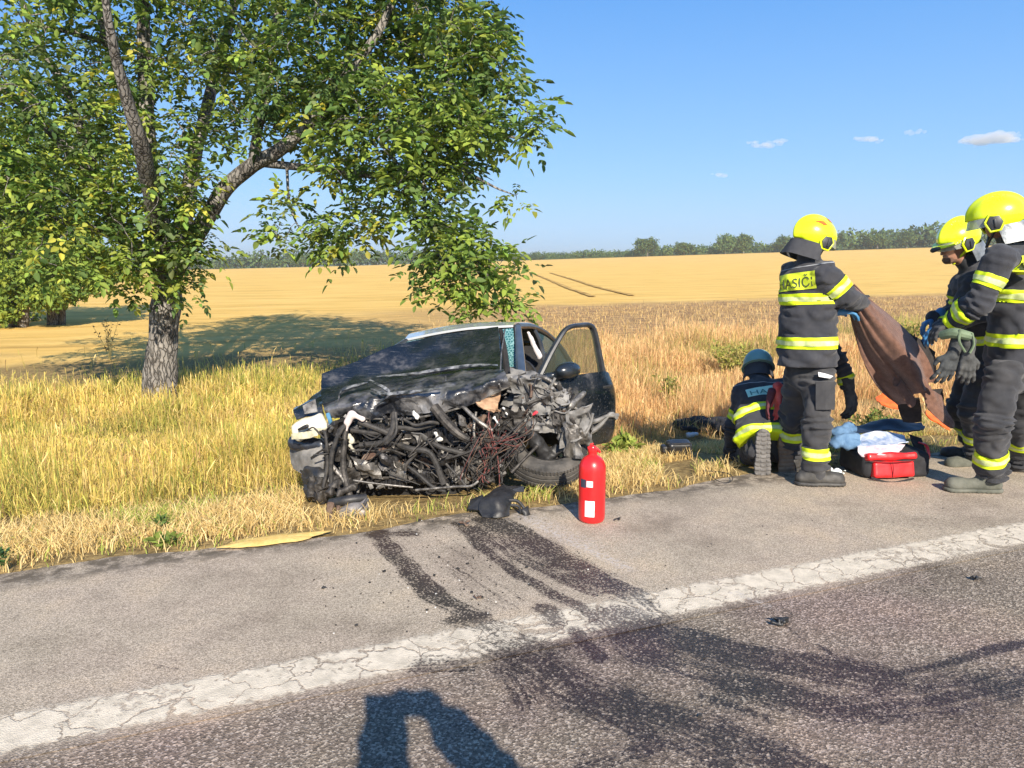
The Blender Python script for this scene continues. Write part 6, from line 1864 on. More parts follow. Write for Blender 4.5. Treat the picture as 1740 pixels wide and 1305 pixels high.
def helmet(c, f, u, parent, mat=None, s=1.0, guard=None, brim=False, visor_up=True, emblem=None, old=False):
    mat = mat or helm_m
    c, f, u = V3(c), V3(f).normalized(), V3(u)
    u = (u - f*u.dot(f)).normalized(); r = f.cross(u).normalized()     # r = the wearer's right
    cn, fn_, un, rn = (np.array(q) for q in (c, f, u, r))
    def shell(p):
        q = p - cn
        x, y, z = (q@rn)/s, (q@fn_)/s, (q@un)/s
        d = (np.sqrt((x/.134)**2 + ((y+.005)/.172)**2 + (z/.138)**2) - 1)*.134
        crest = (np.sqrt((x/.030)**2 + ((y+.01)/.172)**2 + ((z)/.150)**2) - 1)*.03
        if not old: d = smin(d, crest, .03)
        # lower edge: high over the brow, low over the ears, mid at the nape
        edge = np.where(y > 0.055, -.012 + (y-.055)*.05, np.where(y > -.06, -.012 - .105*sstep(.055, .015, y), -.117 + .05*sstep(-.06, -.14, y)))
        if old: edge = np.full_like(y, -.03)
        d = np.maximum(d, edge - z)
        inner = (np.sqrt((x/.118)**2 + ((y+.005)/.152)**2 + (z/.130)**2) - 1)*.118
        d = np.maximum(d, -inner)
        if brim or old:
            b_ = np.maximum((np.sqrt((x/(.150 if old else .125))**2 + ((y-(.0 if old else .055))/(.205 if old else .165))**2) - 1)*.13, np.abs(z + (.035 if old else .018) + (0 if old else .10*np.maximum(y-.1, 0))) - .006)
            b_ = np.maximum(b_, (0.0 if old else .09) - y) if not old else b_
            b_ = np.maximum(b_, -inner)
            d = smin(d, b_, .012)
        return d*s
    R_ = .24*s
    o = implicit_obj('helmet', shell, np.array(c)-R_, np.array(c)+R_, .0085*s, mat, parent)
    if old:
        mb = MB(); rows = [[c + (r*math.sin(a)*.122*(1+.12*t) + f*(math.cos(a)*.150*(1+.1*t)) + u*(-.03 - .13*t))*s for a in np.linspace(math.pi-1.9, math.pi+1.9, 20)] for t in np.linspace(0, 1, 6)]
        mb.sheet(rows, .006); mb.build('neck_guard', guard, o)
        return o
    for sd in (1, -1):
        pc = c + (r*sd*.128 + f*.028 - u*.052)*s
        mb = MB()
        M3 = Matrix((f, u, r*sd)).transposed()
        hexp = [Vector((.052, .012, 0)), Vector((.028, .050, 0)), Vector((-.028, .046, 0)), Vector((-.046, .0, 0)), Vector((-.022, -.044, 0)), Vector((.030, -.044, 0))]
        vs = [pc + M3 @ (q*s*1.0 + Vector((0, 0, -.02))) for q in hexp] + [pc + M3 @ (q*s*.94 + Vector((0, 0, .010))) for q in hexp] + [pc + M3 @ (q*s*.55 + Vector((0, 0, .016))) for q in hexp]
        fs = [(k, (k+1) % 6, 6+(k+1) % 6, 6+k) for k in range(6)] + [(6+k, 6+(k+1) % 6, 12+(k+1) % 6, 12+k) for k in range(6)] + [tuple(range(12, 18))]
        mb.add(vs, fs); mb.box(pc + M3 @ Vector((.004, 0, .020)), (.012*s, .055*s, .010), M3, bev=.003)
        mb.build('side_plate', hdark_m, o, auto=25)
        mb = MB(); ring = [pc + M3 @ (q*s*1.12 + Vector((0, 0, -.002))) for q in hexp]; ring.append(ring[0])
        mb.tube(ring, .0085*s, seg=6, sm=1); mb.build('plate_frame', mat, o)
    # clear visor edge under the brow and chin strap
    rows = []
    for j in range(7):
        z_ = -.012 - .017*j if not visor_up else -.005 - .010*j
        row = []
        for k in range(15):
            a = (k/14 - .5)*2.1
            row.append(c + (r*math.sin(a)*.134 + f*(math.cos(a)*.172 - .006 + .02*(j/6)*math.cos(a)) + u*z_)*s)
        rows.append(row)
    mb = MB(); mb.sheet(rows, .003); mb.build('visor', visor_m, o)
    mb = MB(); mb.tube([c + (r*.11*k_ + f*.03 - u*.09)*s if abs(k_) > .5 else c + (f*.075 - u*.185)*s for k_ in (-1, -.2, .2, 1)], .010, seg=6, sm=4); mb.build('chin_strap', mat if brim else hdark_m, o)
    if emblem:
        T = bvh_world(o)
        for (a0, a1), (w_, h_) in emblem:
            n_ = (r*math.sin(a0)*math.cos(a1) + f*math.cos(a0)*math.cos(a1) + u*math.sin(a1)).normalized()
            uu = u.cross(n_).normalized(); vv = n_.cross(uu)
            shp = [(-1, -.3), (-.25, .45), (.35, .75), (1, .1), (.45, -.55), (-.1, -.35)]
            vs = []
            for x, y in shp + [(0, 0)]:
                st_ = c + n_*.4 + uu*x*w_ + vv*y*h_
                h0 = T.ray_cast(st_, -n_, .5)[0]
                vs.append((h0 if h0 is not None else c + n_*.15) + n_*.003)
            mb = MB(); mb.add(vs, [(k, (k+1) % 6, 6) for k in range(6)]); mb.build('emblem', orange_m, o, smooth=False)
    if guard is not None:
        rows = []
        for j in range(9):
            t = j/8
            row = []
            for k in range(25):
                a = math.pi + (k/24-.5)*3.6
                w_ = 1 + .10*t + .07*t*math.sin(a*5+1)
                row.append(c + (r*math.sin(a)*.126*w_ + f*(math.cos(a)*.158*w_ - .015 - .03*t) + u*(-.075 - .125*t))*s)
            rows.append(row)
        mb = MB(); mb.sheet(rows, .006); mb.build('neck_guard', guard, o)
    return o

def body_mesh(parent, J, f, head_c, hf, hu, h=.02, face=False):
    """the body under the clothes, one continuous surface with head and neck"""
    hf, hu = V3(hf).normalized(), V3(hu); hu = (hu - hf*hu.dot(hf)).normalized(); hr = hf.cross(hu)
    pr = []
    ch = J['neck']*.82 + J['hem']*.18
    pel = (J['hipL']+J['hipR'])/2
    pr.append(E(pel, ch, J['lat'], .15, .10, .16, .10))
    for s in 'LR':
        pr += [C(J['sh'+s], J['el'+s], .05, .04), C(J['el'+s], J['wr'+s], .04, .028), C(J['hip'+s], J['kn'+s], .08, .055), C(J['kn'+s], J['an'+s], .05, .035)]
    pr += [C(J['shL'], J['shR'], .05, .05), C(J['neck'], head_c - hu*.05, .058, .055)]
    pts = np.array([tuple(q[k]) for q in pr for k in 'ab']+[tuple(head_c)])
    hc = np.array(head_c)
    def fn(p):
        d = None
        for q in pr:
            e = sd_ecap(p, q['a'], q['b'], q['lat'], *q['dims']) if q['t'] == 'e' else sd_cone(p, q['a'], q['b'], *q['dims'])
            d = e if d is None else smin(d, e, .03)
        hd = sd_ell(p, hc + np.array(hu)*.01, hr, hf, hu, (.076, .095, .112))
        hd = smin(hd, sd_ell(p, hc - np.array(hu)*.075 + np.array(hf)*.035, hr, hf, hu, (.052, .055, .05)), .03)
        if face:
            hd = smin(hd, sd_cone(p, hc + np.array(hf)*.090 + np.array(hu)*.012, hc + np.array(hf)*.115 - np.array(hu)*.022, .008, .013), .012)
            for s in (-1, 1):
                e = hc + np.array(hf)*.090 + np.array(hr)*.032*s + np.array(hu)*.012
                hd = -smin(-hd, np.linalg.norm(p - e, axis=-1) - .012, .012)
                hd = smin(hd, sd_ell(p, hc + np.array(hr)*.078*s - np.array(hu)*.01, hr, hf, hu, (.012, .022, .032)), .008)
            lp = hc + np.array(hf)*.092 - np.array(hu)*.052
            hd = smin(hd, sd_ell(p, lp, hr, hf, hu, (.026, .010, .010)), .008)
        return smin(d, hd, .025)
    o = implicit_obj('body', fn, pts.min(0)-.2, pts.max(0)+.2, h, skin_m, parent)
    if face:
        for s in (-1, 1):
            e = head_c + hf*.082 + hr*.032*s + hu*.012
            mb = MB(); mb.lathe([(.0001, -.011), (.008, -.008), (.011, 0), (.008, .008), (.0001, .011)], e, hf, seg=12, cap=False); mb.build('eye', M('eye_dark', (.03, .025, .02), rough=.1), o)
        bc = np.array(head_c + hf*.055 - hu*.085)
        implicit_obj('beard', lambda p: np.maximum(sd_ell(p, bc, hr, hf, hu, (.052, .058, .038)) + (noise3(p[..., 0]*60, p[..., 1]*60, p[..., 2]*60)-.5)*.012, ((p-bc)@np.array(hu)) - .030), bc-.1, bc+.1, .009, beard_m, o)
    return o

def firefighter(label, base, J, f, head_c, hf, hu=(0, 0, 1), torso=(.225, .165, .215, .15), seed=1.0, sleeve=(.088, .078, .064), leg=(.118, .105, .098), face=False, cuts=True, group=None, h=.012):
    t = thing('person', label, 'person', base, group)
    ax = (J['neck'] - J['hem']).normalized()
    ch = J['neck'] - ax*.17
    body_mesh(t, J, f, V3(head_c), hf, hu, .010 if face else .02, face)
    pr = [E(J['hem'] - ax*.10, ch, J['lat'], *torso, k=.05), C(J['shL'], J['shR'], .092, .092, k=.07), C(ch, J['neck'], .10, .078, k=.06), C(J['neck'], J['neck'].lerp(V3(head_c), .42), .082, .078, k=.03)]
    pr_collar = pr.pop()
    for s in 'LR':
        pr += [dict(C(J['sh'+s], J['el'+s], sleeve[0], sleeve[1], k=.045), j=(.4, 1)), dict(C(J['el'+s], J['wr'+s], sleeve[1], sleeve[2], k=.03), j=(1, .5))]
    pr.append(pr_collar)
    jk, lab = suit_part('jacket', pr, [(J['hem'], ax)] if cuts else [], h, cloth_m, t, fold=.026, seed=seed)
    pel = (J['hipL'] + J['hipR'])/2
    pt = [E(pel + V3((0, 0, .13)) if cuts else pel + ax*.10, pel, J['lat'], .185, .135, .19, .14, k=.05)]
    for s in 'LR':
        pt += [dict(C(J['hip'+s], J['kn'+s], leg[0], leg[1], k=.04), j=(.6, .8)), dict(C(J['kn'+s], J['an'+s], leg[1], leg[2], k=.03), j=(.8, 1.1))]
    tr, labt = suit_part('trousers', pt, [], h, trouser_m, t, k=.04, fold=.034, seed=seed+4, noise_scale=(7, 7, 13))
    return t, jk, lab, tr, labt

# ---------- 1: standing with his back to us, holding the blanket
f1 = Vector((.74, .67, 0)); r1 = Vector((.67, -.74, 0))
J = dict(hem=P(1371, 622, 5.62), neck=P(1374, 438, 5.66), lat=r1, shR=P(1403, 470, 5.48), shL=P(1346, 468, 5.84), elR=P(1440, 506, 5.46), wrR=P(1464, 516, 5.68), elL=P(1405, 510, 6.08), wrL=P(1440, 505, 6.14),
         hipR=P(1392, 640, 5.56), hipL=P(1356, 640, 5.78), knR=P(1388, 720, 5.50), knL=P(1349, 712, 5.88), anR=P(1384, 795, 5.50), anL=P(1346, 765, 5.98))
t1, jk, lab, tr, labt = firefighter('firefighter standing with his back turned, red flash on his helmet, holding the brown blanket', G(1375, 820), J, f1, P(1384, 405, 5.66), (.95, .22, -.32), (0.30, .08, .95), seed=1.3, group='firefighters at the crash')
upv = (J['neck']-J['hem']).normalized()
band(jk, lab, {0, 2}, P(1370, 508, 5.6), upv, .040)
band(jk, lab, {0}, P(1370, 582, 5.6), upv, .042)
band(jk, lab, {5}, J['shR'].lerp(J['elR'], .55), J['elR']-J['shR'], .042)
band(jk, lab, {3}, J['shL'].lerp(J['elL'], .55), J['elL']-J['shL'], .038)
bn = Vector((-.62, -.78, .05))
pipe_m = M('grey_piping', (.22, .23, .24), (.32, .33, .34), scale=12, rough=.6)
band(jk, lab, {0, 1, 2}, P(1372, 453, 5.6), (-.10, .12, 1), .0035, 'shoulder_piping', False, .003, 9, pipe_m)
decal(jk, P(1342, 478, 5.5), bn, Vector((.76, -.64, .12)), .32, .125, patch_m, ink_m, 'HASIČI')
band(tr, labt, {4}, P(1384, 769, 5.5), J['anR']-J['knR'], .046)
band(tr, labt, {2}, P(1346, 737, 5.9), J['anL']-J['knL'], .046)
helmet(P(1386, 400, 5.66), (.95, .20, -.30), (0.30, .06, .95), t1, s=.94, guard=guard_m, emblem=[((2.05, .62), (.050, .030)), ((.5, 1.15), (.030, .06))])
glove('glove', J['wrR'], (J['wrR']-J['elR']), (0, .3, -1), 1, 1.0, glove_m, t1)
glove('glove', J['wrL'], (.9, .2, -.3), (0, .3, -1), -1, 1.0, glove_m, t1)
boot(P(1378, 806, 5.5), (.92, -.05, 0), t1, boot_m, P(1378, 806, 5.5).z - 0.0)
boot(P(1346, 785, 5.98), (.8, .5, 0), t1, boot_m, P(1346, 785, 5.98).z - gz(P(1346, 785, 5.98).x, 5.98))
mb = MB(); q = P(1403, 637, 5.44)
mb.sheet([[P(1390, 632, 5.43), P(1403, 635, 5.42), P(1416, 639, 5.44)], [P(1391, 640, 5.42), P(1402, 642, 5.41), P(1410, 643, 5.43)]], .004); mb.build('pocket_flap', M('flap_white', (.55, .56, .56), (.66, .66, .66), scale=10, rough=.5), tr)
mb = MB(); mb.sheet(crumple([[P(1386+i*8, 648+j*12, 5.40 + .01*abs(i-2)) for i in range(5)] for j in range(5)], .02, 12, 3), .012); mb.build('pocket', trouser_m, tr)

# ---------- 5: stooping behind him, only a gloved arm shows
f5 = Vector((.25, .96, 0)); r5 = Vector((.96, -.25, 0))
J = dict(hem=P(1375, 640, 6.12), neck=P(1372, 556, 6.52), lat=r5, shR=P(1400, 566, 6.36), shL=P(1345, 572, 6.48), elR=P(1424, 610, 6.24), wrR=P(1440, 656, 6.22), elL=P(1352, 630, 6.62), wrL=P(1362, 690, 6.68),
         hipR=P(1390, 655, 6.12), hipL=P(1362, 655, 6.18), knR=P(1384, 725, 6.22), knL=P(1360, 722, 6.28), anR=P(1384, 775, 6.12), anL=P(1360, 772, 6.18))
t5, jk, lab, tr, labt = firefighter('firefighter stooping behind the standing one, only a gloved hanging arm shows', G(1375, 800, -.1), J, f5, P(1375, 540, 6.75), (.2, .8, -.6), (0, .6, .8), seed=7.1, leg=(.095, .085, .078), torso=(.17, .14, .17, .13), group='firefighters at the crash', h=.014, sleeve=(.075, .07, .060))
band(jk, lab, {6}, J['elR'].lerp(J['wrR'], .74), J['wrR']-J['elR'], .034)
glove('glove', P(1443, 664, 6.2), (.22, -.1, -1), (-.5, .8, 0), 1, .9, glove_m, t5, s=1.35)
glove('glove', J['wrL'], (.1, .2, -1), (.8, .5, 0), -1, .6, glove_m, t5)
helmet(P(1374, 540, 6.75), (.2, .8, -.6), (0, .6, .8), t5)
for a_ in ('anR', 'anL'):
    q = J[a_]; boot(q + Vector((0, 0, -.03)), (.2, .95, 0), t5, boot_m, q.z - .03 - gz(q.x, q.y))

# ---------- 2: kneeling with his back to us, bent over the ground
f2 = Vector((.18, .98, 0)); r2 = Vector((.98, -.10, .06)).normalized()
J = dict(hem=P(1302, 752, 6.02), neck=P(1290, 648, 6.44), lat=r2, shL=P(1263, 672, 6.36), shR=P(1338, 664, 6.30), elL=P(1247, 724, 6.40), wrL=P(1240, 770, 6.56), elR=P(1352, 706, 6.52), wrR=P(1350, 745, 6.8),
         hipL=P(1282, 758, 6.10), hipR=P(1322, 758, 6.10), knL=P(1266, 778, 6.50), knR=P(1335, 778, 6.52), anL=P(1284, 766, 5.92), anR=P(1330, 768, 5.98))
t2, jk, lab, tr, labt = firefighter('firefighter kneeling with his back turned, in a grey-green helmet, boot sole towards us', G(1300, 800), J, f2, P(1288, 632, 6.58), (.15, .75, -.65), (0, .65, .76), torso=(.25, .19, .225, .17), seed=3.3, leg=(.115, .10, .085), group='firefighters at the crash')
upv = (J['neck']-J['hem']).normalized()
band(jk, lab, {0, 2}, P(1298, 702, 6.15), (upv + Vector((-.12, 0, 0))), .040)
band(jk, lab, {0}, P(1300, 742, 6.02), upv, .042)
band(jk, lab, {5 if False else 3}, J['shL'].lerp(J['elL'], .62), J['elL']-J['shL'], .040)
band(jk, lab, {0, 1, 2}, P(1300, 654, 6.3), (.05, .55, .85), .004, 'shoulder_piping', False, .003, 9, pipe_m)
decal(jk, P(1306, 666, 6.2), Vector((-.05, -.75, .62)), Vector((.98, -.05, .12)), .36, .085, patch2_m, ink2_m, 'HASIČI')
band(tr, labt, {2}, J['knL'].lerp(J['anL'], .45), J['anL']-J['knL'], .036)
helmet(P(1288, 620, 6.58), (.20, .80, -.55), (.1, .55, .83), t2, mat=helm2_m, old=True, s=.94, guard=guard_m)
glove('glove', P(1242, 774, 6.6), (0, .5, -.8), (.8, .4, 0), -1, .5, glove_m, t2)
glove('glove', J['wrR'], (0, .7, -.6), (-.8, .4, 0), 1, .5, glove_m, t2)
boot(P(1290, 752, 5.92), (0.0, -.12, -1), t2, boot_m, .11, sole_tread=True, up=(0, 1, -.10), L=.31)
boot(P(1330, 760, 6.0), (0.05, -.15, -1), t2, M('boot_tan', (.16, .10, .06), (.30, .2, .12), scale=12, rough=.7), .11, up=(.1, 1, -.12), L=.29)

# ---------- 4: big figure cut by the right picture edge
f4 = Vector((-.86, .51, 0)); r4 = Vector((.51, .86, 0))
J = dict(hem=P(1722, 622, 5.42), neck=P(1728, 402, 5.42), lat=r4, shL=P(1700, 440, 5.12), shR=P(1768, 440, 5.62), elL=P(1662, 516, 5.14), wrL=P(1618, 546, 5.30), elR=P(1690, 520, 5.9), wrR=P(1625, 550, 5.85),
         hipL=P(1704, 640, 5.28), hipR=P(1748, 640, 5.56), knL=P(1688, 718, 5.22), knR=P(1738, 715, 5.66), anL=P(1684, 795, 5.32), anR=P(1734, 775, 5.86))
t4, jk, lab, tr, labt = firefighter('tall firefighter at the right picture edge, sleeve and waist bands bright, gloves at his belt', G(1690, 835), J, f4, P(1698, 372, 5.36), (-.88, .40, -.22), (-.16, .1, 1), torso=(.24, .185, .235, .165), seed=5.7, sleeve=(.100, .090, .074), leg=(.128, .115, .112), group='firefighters at the crash')
upv = (J['neck']-J['hem']).normalized()
band(jk, lab, {0, 2}, P(1722, 503, 5.3), upv + Vector((.10, 0, 0)), .044)
band(jk, lab, {0}, P(1722, 577, 5.3), upv, .046)
band(jk, lab, {3}, J['shL'].lerp(J['elL'], .50), J['elL']-J['shL'], .042)
band(jk, lab, {4}, J['elL'].lerp(J['wrL'], .52), J['wrL']-J['elL'], .038)
band(jk, lab, {4}, J['elL'].lerp(J['wrL'], .98), J['wrL']-J['elL'], .018, silver=False)
decal(jk, P(1757, 450, 5.2), Vector((.66, -.75, .05)), Vector((.75, .66, .0)), .36, .125, patch_m, ink_m, 'HASIČI')
band(tr, labt, {2}, P(1686, 775, 5.28), J['anL']-J['knL'], .046)
band(tr, labt, {4}, P(1735, 748, 5.76), J['anR']-J['knR'], .046)
helmet(P(1692, 366, 5.36), (-.88, .38, -.22), (-.20, .1, 1), t4, s=1.02, guard=guard2_m)
glove('glove', J['wrL'], (-.8, .3, -.5), (.1, .2, -1), -1, 1.0, glove_m, t4)
glove('glove', J['wrR'], (-.9, .1, -.2), (.1, .2, -1), 1, .9, blue_m, t4, s=.95)
boot(P(1676, 808, 5.33), (-.95, .10, 0), t4, bootg_m, P(1676, 808, 5.33).z, L=.32)
boot(P(1734, 790, 5.88), (-.8, .5, 0), t4, boot_m, P(1734, 790, 5.88).z - gz(P(1734, 790, 5.88).x, 5.88))

# ---------- 3: bearded man between them, looking down
f3 = Vector((-.93, -.25, 0)); r3 = Vector((-.25, .93, 0))
J = dict(hem=P(1668, 605, 6.05), neck=P(1648, 455, 6.02), lat=r3, shL=P(1652, 482, 5.86), shR=P(1640, 480, 6.22), elL=P(1632, 540, 5.82), wrL=P(1598, 556, 5.80), elR=P(1618, 535, 6.28), wrR=P(1586, 540, 6.15),
         hipL=P(1668, 625, 5.95), hipR=P(1652, 622, 6.18), knL=P(1652, 700, 5.90), knR=P(1630, 690, 6.20), anL=P(1660, 765, 6.02), anR=P(1650, 745, 6.30))
t3, jk, lab, tr, labt = firefighter('bearded firefighter looking down, face visible under a yellow helmet with a brim', G(1655, 785), J, f3, P(1620, 418, 5.98), (-.90, -.22, -.36), (-.32, -.1, .93), torso=(.20, .155, .195, .14), seed=9.2, leg=(.110, .098, .09), face=True, group='firefighters at the crash')
upv = (J['neck']-J['hem']).normalized()
band(jk, lab, {0, 2}, P(1640, 512, 5.95), upv, .036)
band(jk, lab, {0}, P(1650, 580, 5.95), upv, .036)
band(jk, lab, {4}, J['elL'].lerp(J['wrL'], .6), J['wrL']-J['elL'], .03)
band(tr, labt, {2}, J['knL'].lerp(J['anL'], .6), J['anL']-J['knL'], .04)
band(tr, labt, {4}, J['knR'].lerp(J['anR'], .6), J['anR']-J['knR'], .04)
helmet(P(1628, 402, 5.98), (-.90, -.22, -.30), (-.28, -.08, .95), t3, s=.98, brim=True, guard=guard2_m)
mb = MB(); mb.lathe([(.014, -.03), (.018, -.01), (.018, .03), (.012, .04)], P(1590, 424, 5.90), (-1, -.2, -.3), seg=14); mb.build('helmet_lamp', hdark_m, t3)
glove('glove', J['wrL'], (-.8, 0, -.6), (0, .3, -1), -1, 1.1, blue_m, t3, s=.95)
glove('glove', J['wrR'], (-.8, 0, -.6), (0, -.2, -1), 1, 1.1, blue_m, t3, s=.95)
boot(P(1660, 768, 6.05), (-.95, -.1, 0), t3, bootg_m, P(1660, 768, 6.05).z - gz(P(1660, 768, 6.05).x, 6.05), L=.31)
boot(P(1652, 752, 6.35), (-.9, .1, 0), t3, boot_m, P(1652, 752, 6.35).z - gz(P(1652, 752, 6.35).x, 6.35))

# ---------- the photographer, who stands at the camera and throws the shadow on the lane
pb = Vector((.30, -.62, 0))
J = dict(hem=pb + Vector((0, 0, .88)), neck=pb + Vector((0, .0, 1.44)), lat=Vector((1, 0, 0)), shL=pb + Vector((-.18, .02, 1.40)), shR=pb + Vector((.19, .02, 1.40)), elL=Vector((.09, -.28, 1.36)), wrL=Vector((.055, -.12, 1.60)),
         elR=Vector((.53, -.30, 1.36)), wrR=Vector((.32, -.12, 1.62)), hipL=pb + Vector((-.09, 0, .88)), hipR=pb + Vector((.09, 0, .88)), knL=pb + Vector((-.10, .02, .48)), knR=pb + Vector((.10, .02, .48)), anL=pb + Vector((-.11, -.02, .14)), anR=pb + Vector((.11, -.02, .14)))
J['elL'] = Vector((.09, -.10, 1.37)); J['wrL'] = Vector((.12, -.07, 1.60)); J['elR'] = Vector((.53, -.10, 1.36)); J['wrR'] = Vector((.35, -.07, 1.60))
tp_, jk, lab, tr, labt = firefighter('person holding up a phone beside the road, seen only as the shadow on the lane', pb, J, Vector((0, 1, 0)), pb + Vector((0, -.06, 1.55)), (0, 1, 0), seed=11.0, sleeve=(.095, .095, .085), leg=(.09, .075, .06), torso=(.20, .13, .20, .13), h=.016)
for s_, th in (('L', 1), ('R', -1)):
    glove('hand', J['wr'+s_], (.75 if s_ == 'L' else -.75, -.05, .75), (.6 if s_ == 'L' else -.6, 0, -.6), th, .5, skin_m, tp_, s=1.15)
    boot(J['an'+s_], (0, 1, 0), tp_, boot_m, J['an'+s_].z)
ph = MB(); ph.box((.19, -.045, 1.665), (.30, .012, .09), bev=.005)
tag(ph.build('phone', hdark_m, None, loc=Vector((.12, -.045, 1.66))), 'phone held up at the camera position by the photographer', 'phone')
# ================================================================== THINGS ON THE ROAD AND VERGE
# --- fire extinguisher, valve removed
red_m = M('extinguisher_red', (0.62, 0.012, 0.014), (0.70, 0.018, 0.018), scale=5, rough=0.28, coat=0.4)
lab_m = M('extinguisher_label', (0.72, 0.70, 0.68), (0.80, 0.79, 0.77), scale=14, rough=0.5)
eb = G(1005, 884)
t = thing('fire_extinguisher', 'red fire extinguisher standing on the asphalt edge beside the car wheel', 'fire extinguisher', eb)
mb = MB(); mb.lathe([(.070, .0), (.079, .006), (.0845, .02), (.086, .05), (.0865, .33), (.0845, .365), (.074, .395), (.056, .418), (.036, .430), (.028, .436), (.027, .455)], eb, (0.0, 0, 1), seg=48); mb.build('cylinder', red_m, t, auto=50)
mb = MB(); mb.lathe([(.030, .452), (.032, .458), (.032, .474), (.024, .480), (.020, .492), (.012, .496)], eb, seg=20); mb.build('neck_ring', red_m, t)
mb = MB(); mb.tube([eb + Vector((-.03, 0, .478)), eb + Vector((.0, -.004, .488)), eb + Vector((.035, -.01, .468)), eb + Vector((.046, -.012, .452))], [.010, .011, .009, .007], seg=8); mb.tube([eb + Vector((-.01, 0, .48)), eb + Vector((-.014, 0, .502)), eb + Vector((.004, 0, .508))], .006, seg=7); mb.build('valve', red_m, t)
def wrap(name, a0, a1, z0, z1, mat, r=.0872):
    n_ = 10
    mb = MB(); mb.sheet([[eb + Vector((math.sin(a)*r, -math.cos(a)*r, z)) for a in np.linspace(a0, a1, n_)] for z in (z1, z0)]); return mb.build(name, mat, t)
wrap('paper_label', -.62, .10, .05, .155, lab_m); wrap('paper_label', -.52, -.05, .245, .285, lab_m)
wrap('dark_label', -1.05, -.56, .238, .292, M('label_dark', (.04, .045, .07), rough=.4))
for k, z in enumerate(np.linspace(.066, .142, 8)):
    wrap('print_line', -.54, .02 - .1*(k % 3), z, z+.0035, M('label_print', (.30, .28, .30), rough=.6), .0876)

# --- red medical bag, open
bagred_m = M('bag_red', (0.60, 0.012, 0.016), (0.72, 0.022, 0.022), scale=6, rough=0.33, bump=0.2, bscale=24, coat=0.2)
bagblk_m = M('bag_black', (0.014, 0.014, 0.016), (0.03, 0.03, 0.033), scale=14, rough=0.75, bump=0.3)
bg0 = P(1508, 795, 5.72); bg0.z = 0.0
t = thing('medical_bag', 'open red and black medical bag lying on the asphalt edge among the firefighters', 'bag', bg0)
zr = Matrix.Rotation(R(6), 3, 'Z')
bc = P(1502, 772, 5.86); bc.z = .10
rbox_part('bag_body', bc, (.27, .20, .10), zr, .05, bagblk_m, parent=t, cutz=.003)
rbox_part('front_pocket', P(1515, 797, 5.66), (.165, .045, .062), zr @ Matrix.Rotation(R(-12), 3, 'X'), .02, bagred_m, nz=.006, h=.008, parent=t)
rbox_part('front_flap', P(1512, 776, 5.68), (.20, .05, .030), zr @ Matrix.Rotation(R(-24), 3, 'X'), .02, bagred_m, nz=.010, h=.009, parent=t)
mb = MB(); mb.tube([P(1517, 784, 5.60), P(1518, 797, 5.595), P(1517, 811, 5.60)], .004, seg=6); mb.tube([P(1478, 783, 5.6), P(1515, 786, 5.595), P(1553, 783, 5.62)], .004, seg=6); mb.build('seam', M('seam_dark', (.18, .005, .008), rough=.6), t)
mb = MB(); mb.tube([P(1480, 812, 5.6), P(1515, 820, 5.57), P(1552, 813, 5.62)], .008, seg=6); mb.build('base_piping', bagblk_m, t)
mb = MB(); mb.sheet(crumple(grid_from_rows(px([[(1445, 738, 5.95), (1505, 732, 6.0), (1560, 732, 6.05)], [(1440, 728, 6.12), (1510, 715, 6.2), (1572, 726, 6.25)], [(1450, 726, 6.3), (1510, 712, 6.35), (1565, 720, 6.4)]]), 8, 8), .05, 5, 4), .012); mb.build('lid', M('bag_navy', (.010, .014, .026), (.02, .035, .07), scale=8, rough=.5, bump=.2), t)
mb = MB(); mb.tube([P(1562, 752, 5.85), P(1574, 757, 5.78), P(1578, 775, 5.74), P(1572, 790, 5.76)], [.014, .016, .016, .012], seg=8, flat=.5); mb.build('strap', bagred_m, t)
mb = MB(); mb.sheet(crumple(grid_from_rows(px([[(1545, 738, 5.95), (1566, 745, 5.9)], [(1556, 770, 5.8), (1574, 775, 5.82)], [(1556, 800, 5.74), (1566, 798, 5.78)]]), 6, 6), .03, 7, 3), .01); mb.build('side_flap', bagblk_m, t)
# contents lying on the bag
pk_m = M('clear_packet', (.22, .30, .46), (.62, .66, .74), scale=11, rough=.25, coat=.4, lo=.4, hi=.6)
mb = MB(); mb.sheet(crumple(grid_from_rows(px([[(1452, 742, 5.92), (1495, 733, 5.95), (1535, 740, 5.98)], [(1452, 752, 5.84), (1498, 746, 5.85), (1540, 752, 5.88)], [(1458, 762, 5.76), (1500, 758, 5.74), (1544, 752, 5.82)]]), 9, 9), .03, 7, 2), .008)
tag(mb.build('plastic_packet', pk_m, None, loc=P(1498, 750, 5.84)), 'clear blue-white plastic packet lying across the open red bag', 'packet')
mb = MB(); mb.sheet(crumple(grid_from_rows(px([[(1458, 760, 5.76), (1500, 757, 5.73), (1538, 756, 5.78)], [(1458, 768, 5.70), (1498, 766, 5.67), (1532, 764, 5.72)], [(1464, 774, 5.66), (1500, 774, 5.63), (1525, 770, 5.68)]]), 9, 9), .03, 9, 6), .008)
tag(mb.build('dressing_wrapper', M('white_wrapper', (.55, .36, .42), (.74, .72, .74), scale=14, rough=.35), None, loc=P(1496, 766, 5.68)), 'white and pink dressing wrapper hanging over the red bag front', 'packet')
A_ = [(P(1425, 735, 5.95), P(1445, 728, 6.0), .05, .05), (P(1420, 752, 5.85), P(1450, 745, 5.88), .05, .055), (P(1440, 758, 5.82), P(1455, 755, 5.84), .04, .04)]
def fn(p):
    d = None
    for a, b_, r0, r1 in A_:
        e = sd_cone(p, a, b_, r0, r1); d = e if d is None else smin(d, e, .03)
    return d + (.5-np.abs(fbm(p[..., 0]*13, p[..., 1]*13, p[..., 2]*13, 2)-.5)*4)*.02
c = np.array(P(1435, 745, 5.9))
